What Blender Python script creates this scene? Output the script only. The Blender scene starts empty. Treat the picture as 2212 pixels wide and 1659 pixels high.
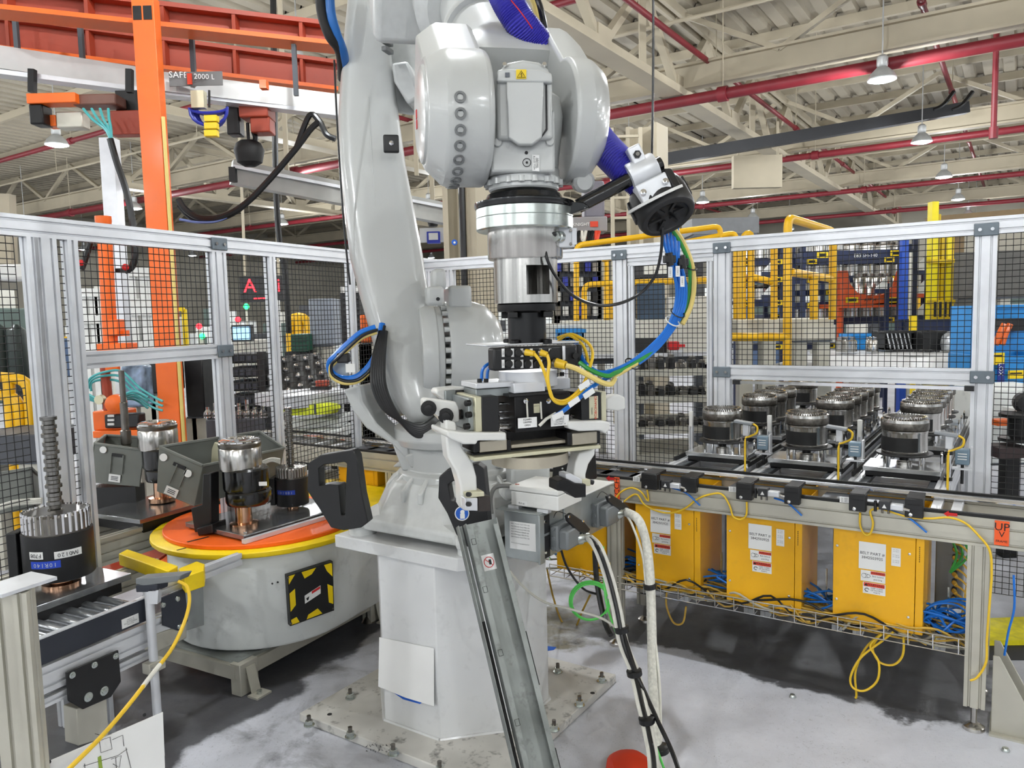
import bpy, math, random
from mathutils import Vector as V, Matrix
random.seed(7)
SC = bpy.context.scene
COL = SC.collection
PI = math.pi
# ------------------------------------------------------------------ camera
W, H, F = 2212.0, 1659.0, 1660.0
CAM = V((0, 0, 1.6)); PITCH = math.radians(5.16); ROLL = math.radians(1.43)
fwd = V((0, math.cos(PITCH), -math.sin(PITCH)))
r0 = V((1, 0, 0)); u0 = r0.cross(fwd)
right = r0 * math.cos(ROLL) - u0 * math.sin(ROLL)
upv = u0 * math.cos(ROLL) + r0 * math.sin(ROLL)
# the photo's horizon rises to the right
right, upv = (r0 * math.cos(ROLL) - u0 * math.sin(ROLL)), (u0 * math.cos(ROLL) + r0 * math.sin(ROLL))
cd = bpy.data.cameras.new('camera'); cam = bpy.data.objects.new('camera', cd); COL.objects.link(cam)
cd.sensor_fit = 'HORIZONTAL'; cd.sensor_width = 36.0; cd.lens = 36.0 * F / W; cd.clip_end = 300; cd.clip_start = 0.05
m = Matrix((right, upv, -fwd)).transposed().to_4x4(); m.translation = CAM
cam.matrix_world = m
SC.camera = cam
# ------------------------------------------------------------------ light
SC.view_settings.view_transform = 'Standard'; SC.view_settings.look = 'None'
SC.view_settings.gamma = 1.0; SC.view_settings.use_curve_mapping = False
SC.view_settings.exposure = 0.30
wd = bpy.data.worlds.new('hall_light'); SC.world = wd; wd.use_nodes = True
wd.node_tree.nodes['Background'].inputs[0].default_value = (0.88, 0.95, 1.0, 1)
wd.node_tree.nodes['Background'].inputs[1].default_value = 0.75
LAMP_W = 250.0
CY = SC.cycles; CY.max_bounces = 4; CY.diffuse_bounces = 2; CY.glossy_bounces = 3; CY.transmission_bounces = 2; CY.caustics_reflective = False; CY.caustics_refractive = False; CY.use_adaptive_sampling = True; CY.adaptive_threshold = .12; CY.adaptive_min_samples = 10
# ------------------------------------------------------------------ helpers
def ray(x, y):
    return (fwd * F + right * (x - W / 2) + upv * (H / 2 - y)).normalized()
def at(x, y, Y):
    d = ray(x, y); return CAM + d * (Y / d.y)
def onz(x, y, z):
    d = ray(x, y); return CAM + d * ((z - CAM.z) / d.z)
def onpl(x, y, p, n):
    d = ray(x, y); n = V(n); return CAM + d * ((V(p) - CAM).dot(n) / d.dot(n))
# plan directions of the hall: U runs along the front conveyor, VV away from it
U = V((0.833, -0.554, 0)).normalized(); VV = V((0.554, 0.833, 0)).normalized(); Z = V((0, 0, 1))
A0 = V((1.71, 2.77, 0))
def uv(s, v, z=0.0):
    return A0 + U * s + VV * v + Z * z
def su(x, v=0.0):
    "s along the conveyor for photo column x on the vertical plane v"
    p = onpl(x, 900, A0 + VV * v, VV); return (p - A0).dot(U)
def zat(x, y, v=0.0):
    return onpl(x, y, A0 + VV * v, VV).z
def frame(xd, zd=Z):
    x = V(xd).normalized(); z = V(zd); z = (z - x * z.dot(x)).normalized(); return (x, z.cross(x), z)
FU = (U, VV, Z); FW = (V((1, 0, 0)), V((0, 1, 0)), Z)

class MB:
    def __init__(s): s.v = []; s.f = []
    def add(s, vs, fs):
        o = len(s.v); s.v += [V(p) for p in vs]; s.f += [tuple(i + o for i in f) for f in fs]; return s
    def box(s, c, h, ax=FW):
        c = V(c); p = [c + ax[0] * (h[0] * i) + ax[1] * (h[1] * j) + ax[2] * (h[2] * k) for k in (-1, 1) for j in (-1, 1) for i in (-1, 1)]
        return s.add(p, [(0, 2, 3, 1), (4, 5, 7, 6), (0, 1, 5, 4), (2, 6, 7, 3), (0, 4, 6, 2), (1, 3, 7, 5)])
    def span(s, a, b, ax=FW, o=(0, 0, 0)):
        "box between two corner triples given in the axes ax from origin o"
        c = [(i + j) / 2 for i, j in zip(a, b)]; h = [abs(j - i) / 2 for i, j in zip(a, b)]
        return s.box(V(o) + ax[0] * c[0] + ax[1] * c[1] + ax[2] * c[2], h, ax)
    def bar(s, a, b, w, h=None, up=Z):
        a, b = V(a), V(b); d = b - a; L = d.length; h = w if h is None else h
        x = d / L; t = up if abs(x.dot(up)) < .98 else V((0, 1, 0)); y = t.cross(x).normalized(); z = x.cross(y)
        return s.box((a + b) / 2, (L / 2, w / 2, h / 2), (x, y, z))
    def prism(s, poly, vec):
        n = len(poly); vec = V(vec); a = [V(p) for p in poly]; b = [p + vec for p in a]
        nn = V((0, 0, 0))
        for i in range(n): nn += a[i].cross(a[(i + 1) % n])
        if nn.dot(vec) > 0: a, b = b, a
        return s.add(a + b, [tuple(range(n)), tuple(range(2 * n - 1, n - 1, -1))] + [(i, i + n, (i + 1) % n + n, (i + 1) % n) for i in range(n)])
    def ringloft(s, rings, cap=True):
        n = len(rings[0]); o = len(s.v)
        for r in rings: s.v += [V(p) for p in r]
        for k in range(len(rings) - 1):
            for i in range(n):
                j = (i + 1) % n; s.f.append((o + k * n + i, o + k * n + j, o + (k + 1) * n + j, o + (k + 1) * n + i))
        if cap:
            s.f.append(tuple(o + i for i in range(n - 1, -1, -1))); e = o + (len(rings) - 1) * n; s.f.append(tuple(e + i for i in range(n)))
        return s
    def cyl(s, a, b, r, r2=None, n=16, cap=True):
        a, b = V(a), V(b); r2 = r if r2 is None else r2; x = (b - a).normalized()
        t = Z if abs(x.z) < .9 else V((1, 0, 0)); p = x.cross(t).normalized(); q = x.cross(p)
        R = lambda c, rr: [c + p * (rr * math.cos(2 * PI * i / n)) + q * (rr * math.sin(2 * PI * i / n)) for i in range(n)]
        return s.ringloft([R(a, r), R(b, r2)], cap)
    def lathe(s, c, ax, prof, n=28, cap=True):
        c = V(c); x = V(ax).normalized(); t = Z if abs(x.z) < .9 else V((1, 0, 0)); p = x.cross(t).normalized(); q = x.cross(p)
        return s.ringloft([[c + x * h + p * (r * math.cos(2 * PI * i / n)) + q * (r * math.sin(2 * PI * i / n)) for i in range(n)] for r, h in prof], cap)
    def tube(s, pts, r, n=8, closed=False, rs=None):
        pts = [V(p) for p in pts]; m = len(pts); rings = []; pp = None
        for i in range(m):
            if closed: d = pts[(i + 1) % m] - pts[i - 1]
            else: d = pts[min(i + 1, m - 1)] - pts[max(i - 1, 0)]
            d.normalize()
            if pp is None:
                t = Z if abs(d.z) < .9 else V((1, 0, 0)); pp = d.cross(t).normalized()
            else: pp = (pp - d * pp.dot(d)).normalized()
            q = d.cross(pp); rr = rs[i] if rs else r
            rings.append([pts[i] + pp * (rr * math.cos(2 * PI * k / n)) + q * (rr * math.sin(2 * PI * k / n)) for k in range(n)])
        if closed: rings.append(rings[0])
        return s.ringloft(rings, not closed)
    def wire(s, a, b, r):
        return s.tube([a, b], r, 4)
    def sph(s, c, r, n=12, sq=1.0):
        return s.lathe(c, Z, [(max(r * math.sin(PI * i / 8), r * .02), -r * sq * math.cos(PI * i / 8)) for i in range(9)], n)
    def build(s, name, mat, parent=None, bevel=0.0, sharp=35, seg=2):
        me = bpy.data.meshes.new(name); me.from_pydata([tuple(p) for p in s.v], [], s.f); me.update()
        me.polygons.foreach_set('use_smooth', [True] * len(me.polygons))
        me.set_sharp_from_angle(angle=math.radians(sharp))
        me.materials.append(mat)
        o = bpy.data.objects.new(name, me); COL.objects.link(o); o.parent = parent
        if bevel:
            b = o.modifiers.new('edge', 'BEVEL'); b.width = bevel; b.segments = seg; b.limit_method = 'ANGLE'; b.angle_limit = math.radians(35)
        return o
def smooth(pts, k=6, closed=False):
    "Catmull-Rom through points"
    P = [V(p) for p in pts]; n = len(P); out = []
    rng = range(n) if closed else range(n - 1)
    for i in rng:
        if closed: a, b, c, d = P[i - 1], P[i], P[(i + 1) % n], P[(i + 2) % n]
        else: a, b, c, d = P[max(i - 1, 0)], P[i], P[i + 1], P[min(i + 2, n - 1)]
        for j in range(k):
            t = j / k
            out.append(.5 * ((2 * b) + (c - a) * t + (2 * a - 5 * b + 4 * c - d) * t * t + (3 * b - a - 3 * c + d) * t ** 3))
    if not closed: out.append(P[-1])
    return out
def sup(c, x, y, a, b, e=4.0, n=24):
    "superellipse ring"
    R = []
    for i in range(n):
        t = 2 * PI * i / n; ct, st = math.cos(t), math.sin(t)
        R.append(V(c) + V(x) * (a * math.copysign(abs(ct) ** (2 / e), ct)) + V(y) * (b * math.copysign(abs(st) ** (2 / e), st)))
    return R
def tag(o, label=None, cat=None, group=None, kind=None):
    if label: o['label'] = label
    if cat: o['category'] = cat
    if group: o['group'] = group
    if kind: o['kind'] = kind
    return o
ROOTS = []
def thing(name, label, cat, group=None, auto=True):
    o = bpy.data.objects.new(name, None); COL.objects.link(o); o.empty_display_size = .05
    tag(o, label, cat, group)
    if auto: ROOTS.append(o)
    return o
SOLO = []
def solo(name, mb, mat, label, cat, group=None, **k):
    o = mb.build(name, mat, None, **k); tag(o, label, cat, group); SOLO.append(o); return o
def struct(name, mb, mat, parent=None, **k):
    o = mb.build(name, mat, parent, **k)
    if parent is None: o['kind'] = 'structure'
    return o
def copy_tree(o, parent=None):
    c = o.copy(); COL.objects.link(c); c.parent = parent
    for ch in list(o.children):
        if ch.type != 'LIGHT': copy_tree(ch, c)
    return c
def settle():
    "put every thing's origin at its base"
    for o in SOLO:
        vs = [v.co for v in o.data.vertices]
        c = V(((min(v.x for v in vs) + max(v.x for v in vs)) / 2, (min(v.y for v in vs) + max(v.y for v in vs)) / 2, min(v.z for v in vs)))
        o.data.transform(Matrix.Translation(-c)); o.location = o.location + c
    for r in ROOTS:
        vs = [ch.location + V(b) for ch in r.children_recursive if ch.type == 'MESH' for b in ch.bound_box]
        if not vs: continue
        c = V(((min(v.x for v in vs) + max(v.x for v in vs)) / 2, (min(v.y for v in vs) + max(v.y for v in vs)) / 2, min(v.z for v in vs)))
        for ch in r.children: ch.location = ch.location - c
        r.location = r.location + c
TEXTS = []
ORD = ['first', 'second', 'third', 'fourth', 'fifth', 'sixth', 'seventh', 'eighth', 'ninth', 'tenth', 'eleventh', 'twelfth', 'thirteenth', 'fourteenth', 'fifteenth', 'sixteenth']
def text(body, parent, o, x, y, size, mat, align='CENTER', name='lettering', squash=1.0):
    "flat lettering: o = middle of the line, x = reading direction, y = up direction"
    x = V(x).normalized(); y = V(y); y = (y - x * y.dot(x)).normalized(); z = x.cross(y)
    mt = Matrix((x * squash, y, z)).transposed().to_4x4(); mt.translation = V(o)
    TEXTS.append((body, parent, mt, size, mat, align, name))
def flush_text():
    made = []
    for body, parent, mt, size, mat, align, name in TEXTS:
        cu = bpy.data.curves.new(name, 'FONT'); cu.body = body; cu.size = size; cu.align_x = align; cu.align_y = 'CENTER'; cu.resolution_u = 2
        t = bpy.data.objects.new('tmp', cu); COL.objects.link(t); made.append(t)
    dg = bpy.context.evaluated_depsgraph_get(); dg.update()
    mes = [bpy.data.meshes.new_from_object(t.evaluated_get(dg)) for t in made]
    for t in made:
        cu = t.data; bpy.data.objects.remove(t); bpy.data.curves.remove(cu)
    for me, (body, parent, mt, size, mat, align, name) in zip(mes, TEXTS):
        me.transform(mt); me.materials.clear(); me.materials.append(mat); me.name = name
        ob = bpy.data.objects.new(name, me); COL.objects.link(ob); ob.parent = parent
# ------------------------------------------------------------------ materials
def lin(c):
    return tuple(((x / 255) / 12.92 if x / 255 <= .04045 else ((x / 255 + .055) / 1.055) ** 2.4) for x in c)
MC = {}
def M(name, col, rough=.5, metal=0.0, var=.06, scale=6.0, bump=0.0, coat=0.0, emit=0.0, alpha=1.0, streak=None, dirt=0.0, spec=.5):
    if name in MC: return MC[name]
    m = bpy.data.materials.new(name); m.use_nodes = True; nt = m.node_tree; b = nt.nodes['Principled BSDF']
    c = lin(col); L = nt.links.new
    b.inputs['Roughness'].default_value = rough; b.inputs['Metallic'].default_value = metal
    b.inputs['Specular IOR Level'].default_value = spec
    b.inputs['Coat Weight'].default_value = coat; b.inputs['Coat Roughness'].default_value = .12
    if alpha < 1: b.inputs['Alpha'].default_value = alpha
    tc = nt.nodes.new('ShaderNodeTexCoord'); mp = nt.nodes.new('ShaderNodeMapping'); L(tc.outputs['Object'], mp.inputs[0])
    if streak: mp.inputs['Scale'].default_value = streak
    nz = nt.nodes.new('ShaderNodeTexNoise'); nz.inputs['Scale'].default_value = scale; nz.inputs['Detail'].default_value = 2; L(mp.outputs[0], nz.inputs['Vector'])
    rp = nt.nodes.new('ShaderNodeValToRGB'); L(nz.outputs['Fac'], rp.inputs[0])
    rp.color_ramp.elements[0].position = .3; rp.color_ramp.elements[1].position = .72
    rp.color_ramp.elements[0].color = tuple(x * (1 - var * 2) for x in c) + (1,)
    rp.color_ramp.elements[1].color = tuple(min(1, x * (1 + var)) for x in c) + (1,)
    out = rp.outputs[0]
    if dirt:
        n2 = nt.nodes.new('ShaderNodeTexNoise'); n2.inputs['Scale'].default_value = scale * 3.1; n2.inputs['Detail'].default_value = 3; n2.inputs['Roughness'].default_value = .7
        L(tc.outputs['Object'], n2.inputs['Vector'])
        r2 = nt.nodes.new('ShaderNodeValToRGB'); L(n2.outputs['Fac'], r2.inputs[0]); r2.color_ramp.elements[0].position = .56; r2.color_ramp.elements[1].position = .74
        r2.color_ramp.elements[1].color = (dirt, dirt, dirt, 1)
        mx = nt.nodes.new('ShaderNodeMixRGB'); mx.inputs[2].default_value = (.06, .055, .05, 1); L(r2.outputs[0], mx.inputs[0]); L(out, mx.inputs[1]); out = mx.outputs[0]
    L(out, b.inputs['Base Color'])
    mr = nt.nodes.new('ShaderNodeMapRange'); mr.inputs[3].default_value = max(.03, rough * .8); mr.inputs[4].default_value = min(1, rough * 1.25)
    L(nz.outputs['Fac'], mr.inputs[0]); L(mr.outputs[0], b.inputs['Roughness'])
    if bump:
        bp = nt.nodes.new('ShaderNodeBump'); bp.inputs['Strength'].default_value = bump; bp.inputs['Distance'].default_value = .004; L(nz.outputs['Fac'], bp.inputs['Height']); L(bp.outputs[0], b.inputs['Normal'])
    if emit:
        b.inputs['Emission Color'].default_value = c + (1,); b.inputs['Emission Strength'].default_value = emit
    MC[name] = m; return m
PAINT = M('robot_paint', (190, 192, 190), .30, 0, .02, 3, .02, .35)
PAINT2 = M('casting_paint', (208, 210, 208), .38, 0, .03, 30, .05, .2)
PLINTH = M('pedestal_paint', (218, 219, 219), .45, 0, .03, 4, 0, .1, dirt=.12)
PLATEP = M('worn_plate_paint', (206, 204, 198), .55, 0, .10, 5, .05, dirt=.9)
WHITE = M('white_paint', (226, 226, 222), .4, 0, .02)
LABEL = M('label_paper', (236, 236, 234), .6, 0, .01)
INK = M('ink', (22, 22, 24), .6, 0, .02)
BLACK = M('black_plastic', (22, 22, 24), .45, 0, .1, 20, .03)
BLACKG = M('black_gloss', (10, 10, 12), .16, 0, .05, coat=.5)
BLKAN = M('black_anodised', (20, 19, 20), .42, .3, .1)
RUBBER = M('black_rubber', (16, 16, 17), .6, 0, .1)
ALU = M('aluminium_profile', (222, 224, 228), .34, .3, .04, 10)
ALUD = M('aluminium_slot', (92, 96, 102), .5, .5, .04)
ALUB = M('aluminium_beige', (196, 193, 180), .4, .4, .05, 8)
STEEL = M('turned_steel', (204, 201, 196), .2, .97, .12, 5, 0, streak=(14, 14, .2))
STEELD = M('dark_steel', (128, 124, 118), .3, 1.0, .15, 14)
CHROME = M('chrome', (232, 232, 234), .08, 1.0, .02)
ZINC = M('galvanised_sheet', (172, 178, 178), .42, .75, .14, 9, .02, dirt=.06)
ZINCW = M('worn_galvanised', (158, 163, 160), .48, .55, .16, 7, .04, dirt=.45)
ZINCP = M('zinc_plated', (196, 202, 198), .25, .9, .06, 4)
CREAM = M('anodised_cream', (214, 210, 180), .38, .35, .04)
TAN = M('tan_aluminium', (186, 178, 160), .35, .6, .06)
YEL = M('guard_yellow', (245, 182, 8), .42, 0, .05, 3, 0, .15, dirt=.10)
YELB = M('bright_yellow', (250, 214, 10), .42, 0, .06, 4, dirt=.12)
YELR = M('rail_yellow', (240, 186, 16), .4, 0, .05)
YCAB = M('yellow_cable', (238, 196, 44), .42, 0, .04)
YCABP = M('pale_yellow_cable', (232, 208, 122), .45, 0, .05)
BCAB = M('blue_cable', (24, 116, 214), .3, 0, .06)
GCAB = M('green_cable', (48, 150, 62), .38, 0, .05)
GCABL = M('light_green_cable', (92, 214, 92), .4, 0, .05)
WCAB = M('white_cable', (222, 220, 210), .5, 0, .05, 30, .1)
WBRAID = M('white_braid', (222, 220, 210), .7, 0, .1, 90, .5)
KCAB = M('black_cable', (18, 18, 20), .3, 0, .05)
HOSE = M('blue_violet_hose', (70, 66, 182), .3, 0, .06, coat=.2)
ORANGE = M('orange_paint', (246, 110, 26), .45, 0, .06, 3, 0, .1, dirt=.08)
ORANGED = M('orange_red_beam', (168, 66, 42), .5, 0, .08, 2, dirt=.06)
DISC = M('turntable_orange', (252, 106, 28), .45, 0, .04, 3)
GREYP = M('machine_grey', (236, 239, 236), .45, 0, .05, 4, 0, .05, dirt=.18)
GREYB = M('bin_grey', (118, 121, 115), .55, 0, .06, 6)
GREYBI = M('bin_grey_inside', (112, 118, 114), .55, 0, .06, 6)
CONN = M('connector_grey', (128, 132, 134), .45, .2, .05)
CREAMS = M('structure_cream', (184, 174, 152), .65, 0, .05, 1.5)
DECK = M('roof_deck', (176, 167, 148), .7, 0, .05, .8)
REDP = M('sprinkler_red', (122, 30, 40), .5, 0, .08, 3)
NAVY = M('rack_navy', (26, 38, 72), .45, 0, .1)
BLUEB = M('blue_bin', (42, 142, 216), .45, 0, .08, 3)
BLUET = M('blue_tape', (28, 96, 200), .6)
REDL = M('warning_red', (222, 68, 40), .55, 0, .02)
REDA = M('red_arrow', (206, 32, 34), .55, 0, .02)
ORTAG = M('orange_tag', (250, 98, 40), .6, 0, .02)
MESHW = M('mesh_black', (17, 17, 18), .5, 0, .05)
LAMPE = M('lamp_glow', (232, 246, 255), .5, emit=22.0)
LAMPB = M('lamp_housing', (196, 198, 198), .4, .4)
# ================================================================== the hall
def floor_mat():
    m = bpy.data.materials.new('painted_concrete'); m.use_nodes = True; nt = m.node_tree; b = nt.nodes['Principled BSDF']; L = nt.links.new
    N = lambda t: nt.nodes.new(t)
    tc = N('ShaderNodeTexCoord')
    def noise(sc, det=6, ro=.6, vec=None, dist=0):
        n = N('ShaderNodeTexNoise'); n.inputs['Scale'].default_value = sc; n.inputs['Detail'].default_value = det; n.inputs['Roughness'].default_value = ro; n.inputs['Distortion'].default_value = dist
        L(vec or tc.outputs['Object'], n.inputs['Vector']); return n.outputs['Fac']
    def ramp(fac, a, c, ca=(0, 0, 0, 1), cb=(1, 1, 1, 1)):
        r = N('ShaderNodeValToRGB'); L(fac, r.inputs[0]); e = r.color_ramp.elements; e[0].position = a; e[1].position = c; e[0].color = ca; e[1].color = cb; return r.outputs[0]
    def mix(f, a, c):
        x = N('ShaderNodeMixRGB'); L(f, x.inputs[0])
        for i, q in ((1, a), (2, c)):
            if isinstance(q, tuple): x.inputs[i].default_value = q
            else: L(q, x.inputs[i])
        return x.outputs[0]
    def math_(op, a, c=None):
        x = N('ShaderNodeMath'); x.operation = op; x.use_clamp = False
        for i, q in enumerate((a, c)):
            if q is None: continue
            if isinstance(q, (int, float)): x.inputs[i].default_value = q
            else: L(q, x.inputs[i])
        return x.outputs[0]
    base = ramp(noise(1.7, 8, .65), .3, .7, lin((178, 180, 188)) + (1,), lin((214, 216, 224)) + (1,))
    # worn scuffs and speckle
    scuff = math_('MULTIPLY', ramp(noise(46, 9, .8, dist=1.2), .56, .68), ramp(noise(1.3, 3), .42, .66))
    base = mix(scuff, base, (.16, .16, .17, 1))
    fine = math_('MULTIPLY', ramp(noise(120, 4, .8), .6, .66), ramp(noise(3.1, 3), .42, .66))
    base = mix(fine, base, (.06, .06, .06, 1))
    # oil stains with machine shadow painted in, under front conveyor and turntable line; ragged patches
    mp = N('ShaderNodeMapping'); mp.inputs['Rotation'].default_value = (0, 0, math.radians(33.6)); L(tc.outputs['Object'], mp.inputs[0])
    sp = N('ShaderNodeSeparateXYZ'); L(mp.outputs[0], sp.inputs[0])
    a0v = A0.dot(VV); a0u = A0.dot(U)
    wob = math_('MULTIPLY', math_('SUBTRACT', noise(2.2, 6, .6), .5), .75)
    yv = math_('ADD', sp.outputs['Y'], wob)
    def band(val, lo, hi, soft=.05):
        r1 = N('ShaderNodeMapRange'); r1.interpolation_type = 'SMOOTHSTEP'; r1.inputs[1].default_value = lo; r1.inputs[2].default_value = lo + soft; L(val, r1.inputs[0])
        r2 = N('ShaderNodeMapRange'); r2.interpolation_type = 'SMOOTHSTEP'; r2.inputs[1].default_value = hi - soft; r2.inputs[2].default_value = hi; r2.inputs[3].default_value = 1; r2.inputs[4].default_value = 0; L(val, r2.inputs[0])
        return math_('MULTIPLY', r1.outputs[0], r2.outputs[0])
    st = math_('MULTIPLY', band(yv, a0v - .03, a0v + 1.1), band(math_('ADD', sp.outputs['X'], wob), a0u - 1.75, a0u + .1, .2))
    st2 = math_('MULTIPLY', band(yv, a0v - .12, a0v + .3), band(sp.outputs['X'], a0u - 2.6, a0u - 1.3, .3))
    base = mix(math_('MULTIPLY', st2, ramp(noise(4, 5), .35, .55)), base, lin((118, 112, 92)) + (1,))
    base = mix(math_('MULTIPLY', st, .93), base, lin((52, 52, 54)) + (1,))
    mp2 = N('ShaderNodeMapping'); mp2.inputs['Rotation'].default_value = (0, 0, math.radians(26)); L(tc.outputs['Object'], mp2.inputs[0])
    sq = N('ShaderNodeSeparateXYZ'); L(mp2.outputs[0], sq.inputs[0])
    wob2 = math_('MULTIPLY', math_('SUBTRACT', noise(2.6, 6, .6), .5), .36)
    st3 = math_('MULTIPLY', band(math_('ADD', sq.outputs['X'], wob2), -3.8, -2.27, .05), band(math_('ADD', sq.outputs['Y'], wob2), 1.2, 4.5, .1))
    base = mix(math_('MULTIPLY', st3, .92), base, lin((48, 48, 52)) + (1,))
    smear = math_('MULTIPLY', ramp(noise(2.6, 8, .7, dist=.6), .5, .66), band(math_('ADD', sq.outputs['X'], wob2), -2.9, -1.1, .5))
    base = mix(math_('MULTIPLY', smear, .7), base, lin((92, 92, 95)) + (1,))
    L(base, b.inputs['Base Color'])
    rr = ramp(noise(5, 5), .3, .7, (.32,) * 3 + (1,), (.6,) * 3 + (1,)); L(rr, b.inputs['Roughness'])
    bp = N('ShaderNodeBump'); bp.inputs['Strength'].default_value = .15; bp.inputs['Distance'].default_value = .004; L(noise(60, 5), bp.inputs['Height']); L(bp.outputs[0], b.inputs['Normal'])
    return m
def hall(u, v, z=0.0):
    return U * u + VV * v + Z * z
mb = MB().prism([hall(-70, -32, -.06), hall(50, -32, -.06), hall(50, 75, -.06), hall(-70, 75, -.06)], Z * .06)
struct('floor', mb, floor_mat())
# roof deck with ribs, panel by panel between the purlins
ZR = 7.9
roof = struct('ceiling', MB().prism([hall(-70, -32, ZR + .1), hall(50, -32, ZR + .1), hall(50, 75, ZR + .1), hall(-70, 75, ZR + .1)], Z * .1), DECK)
def deck_sheet(u0_, u1_, v0, v1, n):
    mbx = MB(); st = (u1_ - u0_) / n; vs = []
    prof = [(0, 0), (.30, 0), (.38, -.09), (.92, -.09), (1, 0)]
    pts = []
    for i in range(n):
        for a, z in prof[:-1]: pts.append((u0_ + (i + a) * st, ZR + .02 + z))
    pts.append((u1_, ZR + .02))
    for u_, z in pts: vs += [hall(u_, v0, z), hall(u_, v1, z)]
    mbx.add(vs, [(2 * i, 2 * i + 1, 2 * i + 3, 2 * i + 2) for i in range(len(pts) - 1)]); return mbx
v = 4.0
while v < 52:
    for u_ in (-46, -34, -22, -10, 2, 14, 26):
        if u_ > 8 and v > 30: continue
        deck_sheet(u_ + .03, u_ + 11.97, v + .02, v + 2.38, 26).build('deck_panel', DECK, roof, sharp=20)
    p = MB().bar(hall(-46, v, ZR - .17), hall(38, v, ZR - .17), .12, .20); p.build('purlin', CREAMS, roof)
    v += 2.4
# trusses running away along the hall: angle-iron chords, diagonals and verticals
def truss(label, name, p0, p1, zb, zt, bay, w=.16, mat=CREAMS):
    t = thing(name, label, 'truss', 'roof trusses'); d = (p1 - p0); L = d.length; d = d / L; n = max(2, int(L / bay)); st = L / n
    side = Z.cross(d)
    for s in (-1, 1):
        MB().bar(p0 + Z * zb + side * (s * w * .55), p1 + Z * zb + side * (s * w * .55), w * .42, w * .9).build('bottom_chord', mat, t)
        MB().bar(p0 + Z * zt + side * (s * w * .55), p1 + Z * zt + side * (s * w * .55), w * .42, w * .9).build('top_chord', mat, t)
    MB().bar(p0 + Z * (zb - w * .45), p1 + Z * (zb - w * .45), w * 2.1, .03).build('bottom_flange', mat, t)
    for i in range(n):
        a = p0 + d * (i * st); b = a + d * st; mid = (a + b) / 2
        MB().bar(a + Z * zb, mid + Z * zt, w * .75, w * .6).build('diagonal', mat, t)
        MB().bar(mid + Z * zt, b + Z * zb, w * .75, w * .6).build('diagonal', mat, t)
        if i % 2 == 0: MB().bar(mid + Z * zb, mid + Z * zt, w * .6, w * .6).build('upright', mat, t)
        MB().box(a + Z * (zb + .12), (.24, w * .5, .2), (d, side, Z)).build('gusset_plate', mat, t)
    return t
truss('long cream roof truss running away to the right of the robot', 'roof_truss', hall(-6, 5), hall(-6, 50), 6.0, 7.55, 3.4, .2)
truss('cream roof truss far left above the orange gantry', 'roof_truss', hall(-15, 9), hall(-15, 50), 6.0, 7.55, 3.4, .2)
truss('cream roof truss at the right edge behind the hanging lamps', 'roof_truss', hall(3, 8), hall(3, 50), 6.0, 7.55, 3.4, .2)
truss('distant cream roof truss on the far left side', 'roof_truss', hall(-24, 14), hall(-24, 50), 6.0, 7.55, 3.4, .2)
XL = ['nearest cream crosswise roof beam with white flange', 'second cream crosswise roof beam above the yellow rails', 'third cream crosswise roof beam', 'farthest cream crosswise roof beam']
for k, vv in enumerate((15.5, 23.5, 31.5, 39.5)):
    t = thing('roof_beam', XL[k], 'roof beam', 'crosswise roof beams')
    MB().bar(hall(-45, vv, 6.1), hall(35, vv, 6.1), .28, .05).build('bottom_flange', CREAMS, t)
    MB().bar(hall(-45, vv, 6.32), hall(35, vv, 6.32), .06, .42).build('web', CREAMS, t)
    MB().bar(hall(-45, vv, 6.54), hall(35, vv, 6.54), .28, .05).build('top_flange', CREAMS, t)
    for j in range(20):
        a = -44 + j * 4
        MB().bar(hall(a, vv, 6.5), hall(a + 2, vv, 7.6), .12, .1).build('brace', CREAMS, t)
        MB().bar(hall(a + 2, vv, 7.6), hall(a + 4, vv, 6.5), .12, .1).build('brace', CREAMS, t)
# red sprinkler pipes
PL = [('thick red sprinkler main under the nearest crosswise beam', hall(-45, 15.2, 5.78), hall(35, 15.2, 5.78), .11),
      ('red sprinkler pipe crossing just below the roof deck', hall(-45, 12.2, 7.0), hall(35, 12.2, 7.0), .07),
      ('red sprinkler pipe crossing behind the second roof beam', hall(-45, 23.2, 5.85), hall(35, 23.2, 5.85), .09),
      ('distant red sprinkler pipe below the third roof beam', hall(-45, 31.2, 5.85), hall(35, 31.2, 5.85), .09),
      ('distant red sprinkler pipe below the farthest roof beam', hall(-45, 39.2, 5.85), hall(35, 39.2, 5.85), .09),
      ('red sprinkler branch pipe running away beside the long truss', hall(-5.4, 6, 6.55), hall(-5.4, 46, 6.55), .055),
      ('red sprinkler branch pipe running away between the hanging lamps', hall(-1.6, 12, 6.75), hall(-1.6, 46, 6.75), .055),
      ('red sprinkler branch pipe running away above the orange gantry', hall(-13.2, 10, 6.6), hall(-13.2, 46, 6.6), .055)]
for l, a, b, r in PL:
    t = thing('sprinkler_pipe', l, 'pipe', 'red sprinkler pipes'); MB().cyl(a, b, r, n=12).build('pipe_run', REDP, t)
    n = int((b - a).length / 6)
    for i in range(n):
        q = a + (b - a) * ((i + .5) / n); MB().cyl(q + Z * r * 1.0, V((q.x, q.y, 7.8)), .012, n=6).build('hanger_rod', CREAMS, t)
        MB().cyl(q - (b - a).normalized() * .09, q + (b - a).normalized() * .09, r * 1.35, n=12).build('coupling', REDP, t)
t = thing('sprinkler_drop', 'slim red vertical drop pipe at the right edge', 'pipe')
q = at(2148, 230, 14.2); MB().cyl(V((q.x, q.y, 4.6)), V((q.x, q.y, 7.0)), .05, n=10).build('pipe_run', REDP, t); MB().cyl(V((q.x, q.y, 4.55)), V((q.x, q.y, 4.75)), .075, n=10).build('fitting', REDP, t)
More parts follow.
